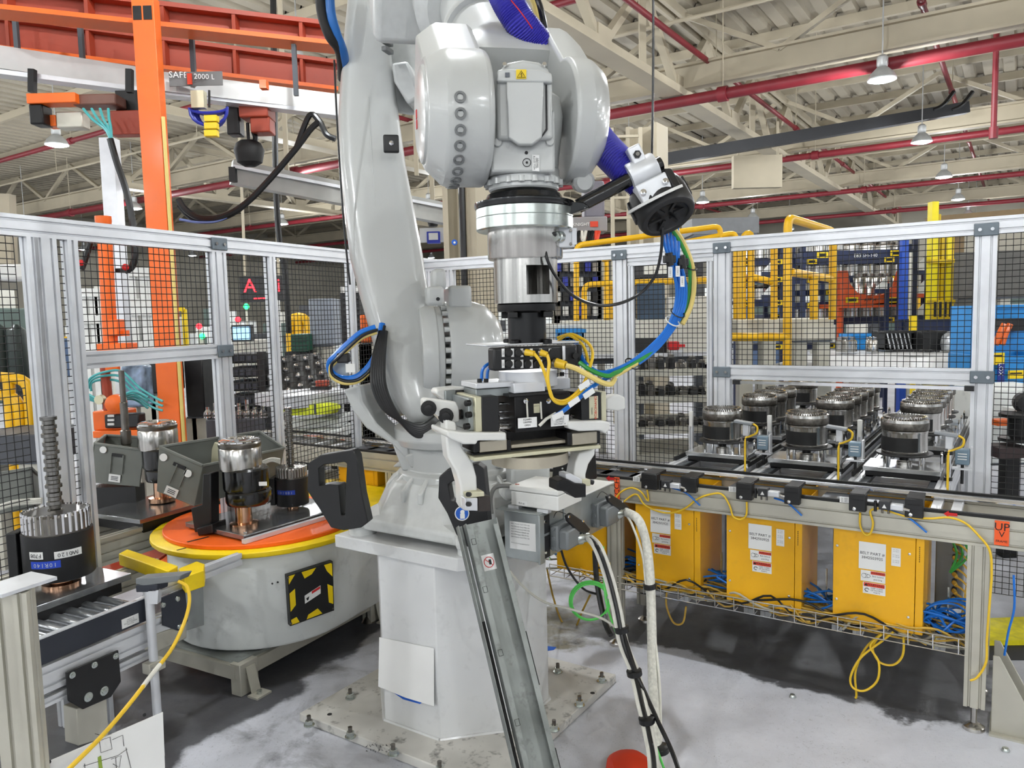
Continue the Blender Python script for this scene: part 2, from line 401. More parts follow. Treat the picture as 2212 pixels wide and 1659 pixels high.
for k, (v_, z_) in enumerate(((14.0, 6.9), (18.6, 6.6), (27.0, 6.4))):
    t = thing('conduit_run', ('nearest', 'second', 'farthest')[k] + ' thin cream conduit crossing under the roof', 'conduit'); MB().cyl(hall(-45, v_, z_), hall(35, v_, z_), .035, n=8).build('tube', CREAMS, t)
    for j in range(10): MB().cyl(hall(-44 + j * 8, v_, z_), hall(-44 + j * 8, v_, 7.8), .01, n=6).build('hanger_rod', CREAMS, t)
# dark duct with two stub hoses
t = thing('black_duct', 'long black duct hanging below the roof on the right', 'duct')
a = at(1430, 345, 19); b = at(2088, 233, 19); MB().bar(a, b, .26, .26).build('duct_run', M('duct_black', (40, 42, 46), .5), t)
for k in (2015, 2055):
    p = at(k, 238, 18.9); MB().tube(smooth([p, p + V((.25, 0, .12)), p + V((.5, 0, .42))]), .05, 8).build('stub_hose', KCAB, t)
# hall walls far behind
WALLB = M('far_wall_grey', (150, 158, 168), .8, 0, .05, .6); WALLC = M('far_wall_cream', (196, 190, 174), .8, 0, .08, .6)
struct('wall_back', MB().prism([hall(-60, 52, 0), hall(40, 52, 0), hall(40, 52.3, 0), hall(-60, 52.3, 0)], Z * 8), WALLC)
struct('wall_left', MB().prism([hall(-46, 0, 0), hall(-46, 52, 0), hall(-46.3, 52, 0), hall(-46.3, 0, 0)], Z * 8), WALLC)
# cream columns
def column(label, x, Y, w, y0, y1, stripe=True):
    t = thing('column', label, 'column'); p = at(x, 600, Y); p.z = 0
    z0, z1 = max(0, at(x, y1, Y).z), at(x, y0, Y).z
    MB().span((-w / 2, -w * .06, 0), (w / 2, w * .06, z1), FU, p).build('web', CREAMS, t)
    for s in (-1, 1): MB().span((s * w / 2 - .03, -w / 2, 0), (s * w / 2 + .03, w / 2, z1), FU, p).build('flange', CREAMS, t)
    MB().span((-w * .7, -w * .7, 0), (w * .7, w * .7, .04), FU, p).build('base_plate', CREAMS, t)
    return t, p
column('cream steel column behind the black cable ball', 1400, 11.5, .42, 275, 0)
t, p = column('cream steel column directly behind the steel tool changer', 1018, 6.9, .30, -300, 0)
MB().cyl(p + V((-.05, -.2, 0)), p + V((-.05, -.2, 5.8)), .03, n=8).build('conduit', KCAB, t)
# cage ladder beside the far column
t = thing('cage_ladder', 'cream cage ladder beside the far column', 'ladder'); c = at(1352, 300, 11.0)
for s in (-.2, .2): MB().bar(V((c.x + s, c.y, 0)), V((c.x + s, c.y, c.z + .15)), .05).build('stile', CREAMS, t)
for i in range(14): MB().bar(V((c.x - .2, c.y, .4 + i * .28)), V((c.x + .2, c.y, .4 + i * .28)), .035).build('rung', CREAMS, t)
# high-bay lamps
def lamp_proto():
    t = thing('high_bay_lamp', 'x', 'lamp', 'high-bay lamps', auto=False)
    MB().lathe((0, 0, 0), Z, [(.23, 0), (.235, .02), (.19, .11), (.10, .2), (.08, .22)], 20).build('reflector', LAMPB, t)
    MB().lathe((0, 0, 0), Z, [(.02, -.035), (.12, -.03), (.205, -.004), (.21, .004)], 20).build('lens', LAMPE, t)
    MB().lathe((0, 0, .22), Z, [(.08, 0), (.095, .03), (.09, .16), (.05, .2)], 12).build('ballast', LAMPB, t)
    MB().cyl((0, 0, .42), (0, 0, 2.36), .012, n=6).build('hanger_rod', LAMPB, t)
    return t
LAMPE.cycles.emission_sampling = 'NONE'
LP = lamp_proto()
spots = []
for i in range(-5, 3):
    for j in range(-1, 8): spots.append((i * 7.0 + 1.2, 4.6 + j * 5.6))
q1 = at(1905, 190, 13.6); o_u, o_v = q1.dot(U), q1.dot(VV)
names = ['nearest hanging lamp on the right', 'second hanging lamp on the right', 'third hanging lamp on the right', 'fourth hanging lamp on the right']
first = True
def put_lamp(u_, v_, z_, label, light=True):
    global first
    o = LP if first else copy_tree(LP)
    first = False
    o['label'] = label; o.location = hall(u_, v_, z_)
    if light:
        ld = bpy.data.lights.get('bay_light') or bpy.data.lights.new('bay_light', 'POINT')
        ld.shadow_soft_size = .14; ld.energy = LAMP_W; ld.color = (.96, .985, 1.0)
        lo = bpy.data.objects.new('bay_light', ld); COL.objects.link(lo); lo.parent = o; lo.location = (0, 0, -.19)
for j in range(6):
    put_lamp(o_u, o_v + j * 6.2, 5.45, ['nearest white hanging high-bay lamp on the right', 'second white hanging high-bay lamp on the right', 'third white hanging high-bay lamp on the right', 'fourth lamp of the row hanging on the right', 'fifth lamp of the row hanging on the right', 'farthest lamp of the row hanging on the right'][j], light=True)
for i in range(-5, 3):
    for j in range(-6, 6):
        u_ = o_u + i * 7.6; v_ = o_v + j * 6.2
        if i == 0 and j >= 0: continue
        p = hall(u_, v_, 5.45)
        if (j < -3 and not -2 <= i <= 2) or (j >= -3 and p.y < -9): continue  # rows farthest behind the camera are unseen, added to brighten camera-facing sides
        put_lamp(u_, v_, 5.45, '%s hanging lamp from the front in the %s ceiling row from the left, first three of a row added unseen' % (ORD[j + 6], ORD[i + 5]), light=(p.length < 36))
# ================================================================== aluminium profiles and guard fences
def prof_ring(c, y, z, w, h, pitch=.045, g=.005, d=.007):
    "cross-section of a slotted profile: width w along y, height h along z"
    def edge(L):
        n = max(1, round(L / pitch)); st = L / n; r = [(0, 0)]
        for i in range(n):
            m_ = (i + .5) * st; r += [(m_ - g, 0), (m_ - g * .5, d), (m_ + g * .5, d), (m_ + g, 0)]
        return r
    R = []
    for (ox, oz), (dx, dz), (ix, iz), L in (((-w / 2, -h / 2), (1, 0), (0, 1), w), ((w / 2, -h / 2), (0, 1), (-1, 0), h), ((w / 2, h / 2), (-1, 0), (0, -1), w), ((-w / 2, h / 2), (0, -1), (1, 0), h)):
        for a, b in edge(L): R.append(c + y * (ox + dx * a + ix * b) + z * (oz + dz * a + iz * b))
    return R
def profile(a, b, w, h=None, side=None, mbx=None, pitch=.045):
    "slotted bar from a to b; w measured along side"
    a, b = V(a), V(b); x = (b - a).normalized(); h = w if h is None else h
    y = V(side) if side is not None else Z.cross(x)
    y = (y - x * y.dot(x)).normalized(); z = x.cross(y)
    mbx = mbx or MB()
    return mbx.ringloft([prof_ring(a, y, z, w, h, pitch), prof_ring(b, y, z, w, h, pitch)])
def grid(p0, d, L, z0, z1, cell=.0285, r=.0017):
    mbx = MB(); n = int(L / cell); m_ = int((z1 - z0) / cell)
    for i in range(n + 1): q = p0 + d * (i * L / max(1, n)); mbx.wire(q + Z * z0, q + Z * z1, r)
    for j in range(m_ + 1): z = z0 + (z1 - z0) * j / max(1, m_); [mbx.wire(p0 + d * (L * q / 12) + Z * z, p0 + d * (L * (q + 1) / 12) + Z * z, r) for q in range(12)]
    return mbx
def plate_joint(c, n, d, parent, w=.05, h=.03):
    "grey joint plate with two bolts lying on the face with normal n"
    ax = (d, n, Z)
    k = MB().box(c + n * .004, (w, .004, h), ax).build('joint_plate', M('joint_grey', (112, 122, 130), .45, .3), parent, bevel=.004)
    for s in (-.5, .5): MB().cyl(c + d * (w * s) + n * .008, c + d * (w * s) + n * .015, .008, n=10).build('bolt', CHROME, k)
VF = 1.03
ZT = 2.0
fr = thing('guard_fence', 'aluminium guard fence with black wire mesh behind the piston lanes', 'fence')
P = lambda s, z: uv(s, VF, z)
sA, sB, sC, sD = su(1345, VF), su(1562, VF), su(2119, VF), su(2119, VF) + .9
sL = su(985, VF)
top = [(1240, 556), (1345, 538), (1562, 512), (2119, 487)]
ZT = .5 * (zat(1562, 528, VF) + zat(2119, 490, VF)); ZM = .5 * (zat(1700, 805, VF) + zat(2000, 812, VF))
for s in (sA, sB, sC):
    for k in (-.0225, .0225): profile(P(s + k, 0), P(s + k, ZT - .04), .045, .045, U).build('post', ALU, fr)
for s in (sL, sL - .2): profile(P(s, 0), P(s, ZT - .04), .045, .045, U).build('post', ALU, fr)
profile(P(sL - .25, ZT), P(sC + 1.2, ZT), .045, .08, VV).build('top_rail', ALU, fr)
profile(P(sB + .045, ZM), P(sC - .045, ZM), .045, .08, VV).build('mid_rail', ALU, fr)
MB().span((sB + .08, VF - .045, ZM - .062), (sC - .06, VF - .02, ZM - .045), FU, A0).build('slide_rail', CHROME, fr)
for s in (sB + .09, sC - .05): MB().span((s - .02, VF - .05, ZM - .066), (s + .02, VF - .015, ZM - .042), FU, A0).build('end_stop', BLACK, fr)
for s, z in ((sA, ZT), (sB, ZT), (sC, ZT), (sB, ZM), (sC, ZM)): plate_joint(uv(s, VF - .0235, z - .018 if z == ZT else z), -VV, U, fr)
# inner door frame of the left bay
profile(P(sA + .07, .35), P(sA + .07, ZT - .08), .03, .03, U).build('door_stile', ALU, fr)
profile(P(sB - .075, .35), P(sB - .075, ZT - .08), .03, .03, U).build('door_stile', ALU, fr)
profile(P(sA + .05, ZT - .065), P(sB - .05, ZT - .065), .03, .045, VV).build('door_rail', ALU, fr)
for a, b, z0, z1 in ((sL + .04, sA - .05, .2, ZT - .05), (sA + .09, sB - .09, .35, ZT - .09), (sB + .05, sC - .05, ZM + .04, ZT - .04), (sC + .05, sC + 1.2, .2, ZT - .04)):
    tag(grid(P(a, 0), U, b - a, z0, z1).build('wire_mesh', MESHW, fr), kind='stuff')
profile(P(sC + .05, .45), P(sC + 1.2, .45), .045, .045, VV).build('low_rail', ALU, fr)
# ---------------- left fence
PLa = at(92, 490, 3.02); PLb = at(745, 556, 4.75); PLa.z = PLb.z = 0
dL = (PLb - PLa).normalized(); nL = Z.cross(dL) * -1   # towards the camera side
if nL.dot(-PLa) < 0: nL = -nL
fl = thing('guard_fence', 'aluminium guard fence with wire mesh behind the turntable on the left', 'fence')
def sl(x):
    p = onpl(x, 700, PLa, nL); return (p - PLa).dot(dL)
QL = lambda s, z: PLa + dL * s + Z * z
ZTL = .5 * (onpl(230, 505, PLa, nL).z + onpl(600, 541, PLa, nL).z)
ZML = .5 * (onpl(300, 768, PLa, nL).z + onpl(450, 762, PLa, nL).z)
for x, w in ((64, 1), (92, 2), (150, 1), (463, 2), (577, 1), (748, 1)):
    s = sl(x + 12)
    for k in ((-.0225, .0225) if w == 2 else (0,)): profile(QL(s + k, 0), QL(s + k, ZTL - .04), .045, .045, dL).build('post', ALU, fl)
s1, s2, s3, s4, s5 = sl(104), sl(162), sl(475), sl(589), sl(760)
sEnd = s5 + 1.25
profile(QL(-1.2, ZTL), QL(sEnd, ZTL), .045, .08, nL).build('top_rail', ALU, fl)
profile(QL(s2 + .02, ZML), QL(s3 - .03, ZML), .045, .07, nL).build('mid_rail', ALU, fl)
for k in (sEnd, sEnd - .14): profile(QL(k, 0), QL(k, ZTL - .04), .045, .045, dL).build('post', ALU, fl)
for s, z in ((s3, ZTL), (s3, ZML), (sEnd - .1, ZTL)): plate_joint(QL(s, z) + nL * .0235, nL, dL, fl, .05)
for a, b, z0, z1 in ((-1.2, s1 - .11, .2, ZTL - .04), (s1 + .06, s2 - .03, .2, ZTL - .04), (s2 + .03, s3 - .05, ZML + .04, ZTL - .04), (s3 + .05, s4 - .025, .2, ZTL - .04), (s4 + .025, s5 - .025, .2, ZTL - .04), (s5 + .025, sEnd - .16, .2, ZTL - .04)):
    tag(grid(QL(a, 0), dL, b - a, z0, z1).build('wire_mesh', MESHW, fl), kind='stuff')
# ================================================================== front belt conveyor
fc = thing('belt_conveyor', 'long twin-belt transfer conveyor on aluminium legs in front of the fence', 'conveyor')
ZB1 = .818; ZB0 = .5 * (zat(1500, 1098) + zat(1990, 1165))
SR, SLN = su(2212) + .25, su(560) - .3
q = lambda s, v, z: uv(s, v, z)
zc = (ZB1 + ZB0) / 2; hb = ZB1 - ZB0
profile(q(SLN, .0, ZB1 - .035), q(SR, .0, ZB1 - .035), .045, .07, VV, pitch=.07).build('front_beam', ALUB, fc)
profile(q(SLN, .0, ZB0 + .03), q(SR, .0, ZB0 + .03), .04, .06, VV, pitch=.03).build('front_beam', ALUB, fc)
profile(q(SLN, .33, ZB1 - .05), q(SR, .33, ZB1 - .05), .045, .10, VV, pitch=.05).build('back_beam', ALUB, fc)
for v_ in (-.012, .342): MB().span((SLN, v_ - .008, ZB1), (SR, v_ + .008, ZB1 + .012), FU, A0).build('guide_strip', RUBBER, fc)
for v_ in (.02, .31): MB().span((SLN, v_ - .014, ZB1 - .006), (SR, v_ + .014, ZB1 + .004), FU, A0).build('belt', M('belt_grey', (60, 62, 66), .5), fc)
for v_ in (.255, .285): MB().cyl(q(SLN, v_, ZB1 + .002), q(SR, v_, ZB1 + .002), .008, n=8).build('guide_rod', CHROME, fc)
CV = M('cover_plate', (86, 90, 96), .32, .6, .08)
cov = [(-1.40, -1.17), (-.98, -.72), (-.58, -.25), (-1.85, -1.45), (-2.95, -2.5), (-3.4, -2.97)]
for a, b in cov: MB().span((a, .035, ZB1 - .03), (b, .24, ZB1 - .02), FU, A0).build('cover_plate', CV, fc)
for a in (-.17, -.10): MB().span((a, .035, ZB1 - .03), (a + .035, .3, ZB1 - .012), FU, A0).build('cross_bar', ALU, fc)
s = SLN
k = 0
while s < -1.42:
    MB().span((s, .02, ZB1 - .04), (s + .04, .32, ZB1 - .02), FU, A0).build('cross_bar', ALU, fc); s += .16
LEGS = [.0, su(1327), -2.9]
for s in LEGS:
    for v_ in (.0, .33):
        profile(q(s, v_, .09), q(s, v_, ZB0), .07, .045, U, pitch=.04).build('leg', ALUB, fc)
        f_ = MB().cyl(q(s, v_, .02), q(s, v_, .10), .011, n=10).build('levelling_foot', STEEL, fc)
        MB().lathe(q(s, v_, 0), Z, [(.038, 0), (.036, .012), (.014, .026)], 16).build('foot_pad', STEEL, f_)
    profile(q(s, .03, .3), q(s, .31, .3), .045, .045, U).build('leg_brace', ALUB, fc)
# floor gusset beside the right leg
for v_ in (-.005, .15):
    MB().prism([q(.055, v_, .0), q(.20, v_, .0), q(.21, v_, .04), q(.075, v_, .30), q(.055, v_, .30)], VV * .008).build('floor_gusset', ALUB, fc, bevel=.002)
MB().span((.05, -.03, 0), (.24, .17, .008), FU, A0).build('gusset_foot', ALUB, fc)
# red arrows and orange tags on the beam
def sticker(parent, x, y, w, h, mat, v=-.0245, name='sticker', d=.0012):
    p = onpl(x, y, uv(0, v), VV); return MB().box(p, (w / 2, d, h / 2), FU).build(name, mat, parent), p
def arrow(parent, x, y, L=.05):
    p = onpl(x, y, uv(0, -.026), VV); h = L * .28
    pts = [(-L / 2, 0), (-L * .12, h), (-L * .12, h * .45), (L / 2, h * .45), (L / 2, -h * .45), (-L * .12, -h * .45), (-L * .12, -h)]
    MB().prism([p + U * a + Z * b for a, b in pts], VV * .001).build('direction_arrow', REDA, parent)
arrow(fc, 1319, 1034); arrow(fc, 2053, 1111, .045)
def cctag(x, y, lines, w, h, turn):
    t, p = sticker(fc, x, y, w, h, ORTAG, -.027, 'orange_tag'); t['label'] = 'bright orange printed tag'
    for i, (b, dx, dz, sz) in enumerate(lines):
        if turn: text(b, t, p - VV * .002 + U * dx + Z * dz, Z, -U, sz, INK)
        else: text(b, t, p - VV * .002 + U * dx + Z * dz, U, Z, sz, INK)
cctag(1333, 1056, [('CCH', 0, .012, .038)], .026, .11, True)
cctag(2164, 1152, [('UP', 0, .022, .04), ('V', 0, -.005, .03), ('FRAME', 0, -.03, .012)], .045, .09, False)
for x, y in ((1375, 1035), (1583, 1057), (1824, 1080)): 
    t, p = sticker(fc, x, y, .035, .022, LABEL, -.026, 'maker_label')
    for i in range(3): text('BOSCH' if 0 else 'No. 3842', t, p - VV * .002 + Z * (.006 - i * .006), U, Z, .006, INK)
# black stop blocks and small sensors along the beam
def block(x0, x1, y0, y1):
    a = onpl(x0, y0, uv(0, -.05), VV); b = onpl(x1, y1, uv(0, -.05), VV); c = (a + b) / 2
    w = (b - a).dot(U) / 2; h = abs(a.z - b.z) / 2
    o = MB().box(c + VV * .02, (w, .022, h), FU).build('stop_block', BLACK, fc, bevel=.003)
    MB().box(c + VV * .06 + Z * (h - .004), (w * .9, .06, .006), FU).build('stop_arm', BLACK, o)
    MB().box(c - VV * .003 + Z * (h * .35), (w * .7, .002, .0015), FU).build('seam', INK, o)
    MB().lathe(c - VV * .002 - U * (w * .35) - Z * (h * .68), -VV, [(.008, 0), (.007, .004), (.003, .006)], 12).build('bolt', CHROME, o)
for a in ((1385, 1419, 1022, 1059), (1470, 1503, 1030, 1066), (1590, 1624, 1042, 1082), (1694, 1727, 1050, 1092), (1834, 1870, 1066, 1107), (1955, 1994, 1076, 1121)): block(*a)
def sensor(x, y):
    c = onpl(x, y, uv(0, -.055), VV)
    o = MB().box(c, (.02, .022, .017), FU).build('stop_sensor', M('sensor_dark', (44, 45, 48), .45), fc, bevel=.003)
    MB().prism([c + VV * -.0235 + U * a + Z * b for a, b in ((-.008, -.009), (.008, -.009), (0, .006))], VV * .001).build('warning_triangle', LABEL, o)
    MB().box(c + U * .04 - Z * .004, (.024, .016, .011), FU).build('valve_body', ALU, o, bevel=.003)
    MB().cyl(c + U * .06 - Z * .008, c + U * .085 - Z * .012, .006, n=8).build('fitting', CHROME, o)
    for k in (-.01, .012): MB().cyl(c + U * k - Z * .017, c + U * k - Z * .035, .004, n=6).build('stud', STEELD, o)
    MB().cyl(c - U * .034 - Z * .03, c - U * .034 + Z * .012, .006, n=8).build('cable_clip', BLACK, o)
for x, y in ((1441, 1045), (1650, 1062), (1912, 1090)): sensor(x, y)
# ================================================================== yellow drive guards
BOX = [(-1.378, -1.065), (-.945, -.628), (-.505, -.178), (-1.81, -1.5), (-2.9, -2.6), (-3.34, -3.02)]
ZG0 = (zat(1372, 1263) + zat(1572, 1293) + zat(1810, 1338)) / 3; ZG1 = ZB1 - .03
DN = ['yellow belt-drive guard nearest the white conduit, leftmost of three in front', 'middle yellow belt-drive guard of the three under the conveyor', 'nearest yellow belt-drive guard, rightmost under the conveyor', 'yellow belt-drive guard hidden behind the robot pedestal', 'yellow belt-drive guard seen right behind the robot base casting', 'yellow belt-drive guard seen through the black lifting bracket']
for i, (a, b) in enumerate(BOX):
    g = thing('drive_guard', DN[i], 'machine guard', 'yellow drive guards')
    z0 = ZG0; o0 = A0
    MB().span((a, .012, z0 + .002), (b, .3, z0 + .006), FU, o0).build('bottom_panel', YEL, g)
    for x in (a, b - .004): MB().span((x, .012, z0), (x + .004, .3, ZG1), FU, o0).build('side_panel', YEL, g)
    MB().span((a, .296, z0), (b, .3, ZG1), FU, o0).build('back_panel', YEL, g)
    MB().span((a, .002, z0), (b - .03, .012, ZB0 - .002), FU, o0).build('front_panel', YEL, g, bevel=.0015)
    MB().span((b - .028, .003, z0), (b, .013, ZB0 - .002), FU, o0).build('corner_strip', YEL, g, bevel=.0015)
    MB().span((a + .02, .03, ZG1 - .05), (a + .17, .24, ZG1 - .045), FU, o0).build('top_shelf', YEL, g)
    if i > 3: continue
    for x, z in ((a + .015, z0 + .09), (b - .05, z0 + .065), (a + .015, ZB0 - .075), (b - .05, ZB0 - .07)):
        MB().lathe(uv(x, .002, z), -VV, [(.006, 0), (.005, .003), (.002, .004)], 10).build('screw', CHROME, g)
    for k in range(8): MB().box(uv(b - .016, .0025, ZB0 - .04 - k * .008), (.0012, .0006, .0025), FU).build('slot_mark', INK, g)
    if i == 3: continue
    cx = a + .125 + .02 * (i > 0); zt_ = ZB0 - (.02, .03, .045)[i]
    f0 = lambda x, z: uv(x, .0005, z)
    p = MB().box(f0(cx, zt_ - .055), (.049, .0006, .055), FU).build('part_number_sheet', LABEL, g)
    DOT = M('print_dark', (54, 54, 56), .7)
    text('BELT PART #', p, uv(cx, -.0006, zt_ - .045), U, Z, .0158, DOT); text('384250392S', p, uv(cx, -.0006, zt_ - .063), U, Z, .0158, DOT)
    c = f0(cx + .004, zt_ - .137); w1 = MB().box(c, (.045, .0006, .022), FU).build('belt_warning_label', LABEL, g)
    MB().box(c - VV * .0005 + U * .018 + Z * .0145, (.026, .0006, .006), FU).build('red_band', REDL, w1)
    text('WARNING', w1, c - VV * .0014 + U * .018 + Z * .0145, U, Z, .011, INK); text('Belt behind', w1, c - VV * .0009 + U * .018 + Z * .001, U, Z, .009, INK); text('guarding', w1, c - VV * .0009 + U * .018 - Z * .011, U, Z, .009, INK)
    for r, dx in ((.0085, -.033), (.006, -.016)):
        MB().tube([c - VV * .001 + U * (dx + r * math.cos(t_)) + Z * (r * math.sin(t_)) for t_ in [2 * PI * k / 14 for k in range(14)]], .0006, 4, True).build('belt_drawing', INK, w1)
    for s_ in (-1, 1): MB().wire(c - VV * .001 + U * -.033 + Z * (s_ * .0085), c - VV * .001 + U * -.016 + Z * (s_ * .006), .0006).build('belt_drawing', INK, w1)
    c = f0(cx + .009, zt_ - .186); w2 = MB().box(c, (.041, .0006, .023), FU).build('moving_parts_label', LABEL, g)
    MB().box(c - VV * .0005 + Z * .014, (.038, .0006, .0075), FU).build('red_band', REDL, w2)
    text('WARNING', w2, c - VV * .0014 + U * .005 + Z * .014, U, Z, .0135, INK)
    MB().prism([c - VV * .0014 + U * (-.03 + x) + Z * (.014 + z) for x, z in ((-.006, -.005), (.006, -.005), (0, .006))], VV * .0004).build('alert_triangle', INK, w2)
    for k, b_ in enumerate(('KEEP CLEAR', 'OF MOVING', 'PARTS')): text(b_, w2, c - VV * .0009 + U * .010 + Z * (.001 - k * .0085), U, Z, .0082, INK)
    MB().tube([c - VV * .001 + U * (-.026 + .008 * math.cos(t_)) + Z * (-.008 + .007 * math.sin(t_)) for t_ in (.3, 1.2, 2.2, 3.1, 4.2, 5.2)], .0014, 4).build('hand_symbol', INK, w2)
    c = f0(cx + .085, zt_ - .045); w3 = MB().box(c, (.0165, .0006, .036), FU).build('data_label', LABEL, g)
    for k in range(9):
        if k % 3 < 2: text('PT 100 %d' % (k * 7), w3, c - VV * .0009 + Z * (.029 - k * .0072), U, Z, .0055, M('print_grey', (130, 130, 128), .7))
# ================================================================== accumulation lanes, pallets, pistons
LS = [-1.224, -.788, -.342]
LN = ['left accumulation lane behind the conveyor', 'middle accumulation lane behind the conveyor', 'right accumulation lane nearest the camera']
CHAIN = M('chain_dark', (46, 48, 52), .5, .4)
for i, s in enumerate(LS):
    t = thing('roller_lane', LN[i] + ', dark chain strips between aluminium rails', 'conveyor', 'accumulation lanes')
    for sgn in (-1, 1):
        profile(uv(s + sgn * .175, .37, .74), uv(s + sgn * .175, 3.4, .74), .045, .12, U, pitch=.06).build('side_rail', ALU, t)
        MB().span((s + sgn * .14 - .02, .37, .775), (s + sgn * .14 + .02, 3.4, .79), FU, A0).build('chain_strip', CHAIN, t)
        for k in range(14): MB().span((s + sgn * .14 - .017, .385 + k * .02, .79), (s + sgn * .14 + .017, .397 + k * .02, .793), FU, A0).build('chain_link', ALUD, t)
        MB().span((s + sgn * .19, .6, .8), (s + sgn * .2, 3.4, .822), FU, A0).build('guide_rail', RUBBER, t)
    for k in range(7): profile(uv(s - .15, .40 + k * .48, .73), uv(s + .15, .40 + k * .48, .73), .05, .03, Z).build('cross_member', ALU, t)
    for k in (.455, .49): MB().span((s - .15, k, .752), (s + .15, k + .022, .77), FU, A0).build('cross_bar', WHITE, t)
    MB().span((s - .06, .38, .76), (s + .09, .44, .786), FU, A0).build('lift_plate', ALU, t, bevel=.006)
    MB().span((s - .02, .40, .786), (s + .05, .42, .7875), FU, A0).build('plate_slot', ALUD, t)
    MB().span((s - .14, .54, .70), (s + .14, .62, .745), FU, A0).build('stop_cylinder', BLKAN, t)
    for v_ in (.5, 1.4, 2.6):
        for sgn in (-1, 1): profile(uv(s + sgn * .175, v_ + .2, 0), uv(s + sgn * .175, v_ + .2, .68), .045, .045, U).build('leg', ALU, t)
def pallet_proto():
    t = thing('workpiece_pallet', 'x', 'pallet', 'piston pallets', auto=False)
    MB().box((0, 0, .83), (.165, .115, .011)).build('plate', M('pallet_plate', (206, 208, 210), .22, .85, .06), t, bevel=.002)
    MB().box((0, 0, .806), (.155, .105, .013)).build('skid', BLACK, t, bevel=.004)
    MB().lathe((0, 0, .841), Z, [(.033, 0), (.033, .016), (.024, .018), (.024, .022)], 20).build('hub', STEEL, t)
    MB().lathe((0, 0, .86), Z, [(.021, 0), (.021, .045)], 14).build('spindle', BLKAN, t)
    for a in (-.075, .075):
        for b in (-.06, .06): MB().cyl((a, b, .841), (a, b, .895), .0085, n=10).build('support_post', CHROME, t)
    MB().lathe((0, 0, .893), Z, [(.05, 0), (.122, 0), (.124, .004), (.122, .009), (.05, .009)], 32).build('support_ring', BLACK, t)
    MB().tube(smooth([(.15, .07, .84), (.15, .07, .885), (.15, .085, .895), (.15, .10, .885), (.15, .10, .84)], 3), .005, 6).build('handle_loop', CHROME, t)
    return t
def drum_proto():
    t = thing('piston_drum', 'x', 'machined drum', 'machined piston drums', auto=False); z = .9025
    MB().lathe((0, 0, z), Z, [(.02, .0), (.098, .0), (.1, .004), (.1, .012), (.0985, .014), (.0985, .092), (.1, .096), (.1, .108), (.097, .11)], 40).build('body', STEEL, t)
    MB().lathe((0, 0, z), Z, [(.103, .112), (.1045, .116), (.1045, .142), (.103, .146)], 40).build('ring_gear', M('gear_band', (112, 108, 102), .34, .9, .2, 60), t)
    MB().lathe((0, 0, z), Z, [(.1045, .146), (.103, .16), (.086, .168), (.078, .168), (.076, .12), (.076, .10), (.02, .098)], 40).build('top_rim', STEEL, t)
    tm = MB()
    for k in range(48):
        a = 2 * PI * k / 48; c = V((math.cos(a), math.sin(a), 0)); e = V((-math.sin(a), math.cos(a), 0)); tm.box(c * .0885 + Z * (z + .170), (.0075, .0026, .0035), (c, e, Z))
    tag(tm.build('rim_teeth', STEEL, t), kind='stuff')
    # black wrap over the front of the drum
    R = []
    pts = [(-75, .02), (-75, .076), (-71, .082), (12, .082), (16, .076), (16, .02)]
    n = 22; A = [math.radians(-168 + 118 * k / n) for k in range(n + 1)]
    vs = []; fs = []
    for a in A:
        for r, h in ((.0993, .012), (.0993, .078), (.101, .077), (.101, .013)): vs.append((r * math.cos(a), r * math.sin(a), z + h))
    for k in range(n):
        for j in range(4): fs.append((k * 4 + j, k * 4 + (j + 1) % 4, k * 4 + 4 + (j + 1) % 4, k * 4 + 4 + j))
    fs += [(0, 1, 2, 3), (n * 4 + 3, n * 4 + 2, n * 4 + 1, n * 4)]
    MB().add(vs, fs).build('black_wrap', M('wrap_black', (14, 14, 15), .5), t)
    return t
PP, DP = pallet_proto(), drum_proto(); firstp = True
ang = math.atan2(U.y, U.x)
PV = [.79, 1.49, 1.735, 1.98, 2.225, 2.47]
lane = ['left', 'middle', 'right']; order = ['in front of the fence', 'first behind the fence', 'second behind the fence', 'third behind the fence', 'fourth behind the fence', 'fifth behind the fence']
for i, s in enumerate(LS):
    for j, v_ in enumerate(PV):
        if i == 0 and j == 4: v_ = 2.62
        if i == 0 and j == 5: continue
        pp = PP if firstp else copy_tree(PP); dd = DP if firstp else copy_tree(DP); firstp = False
        for o in (pp, dd): o.location = uv(s, v_, 0); o.rotation_euler = (0, 0, ang)
        pp['label'] = 'silver pallet plate on the %s lane, %s' % (lane[i], order[j]); dd['label'] = 'steel piston drum with black wrap on the %s lane, %s' % (lane[i], order[j])
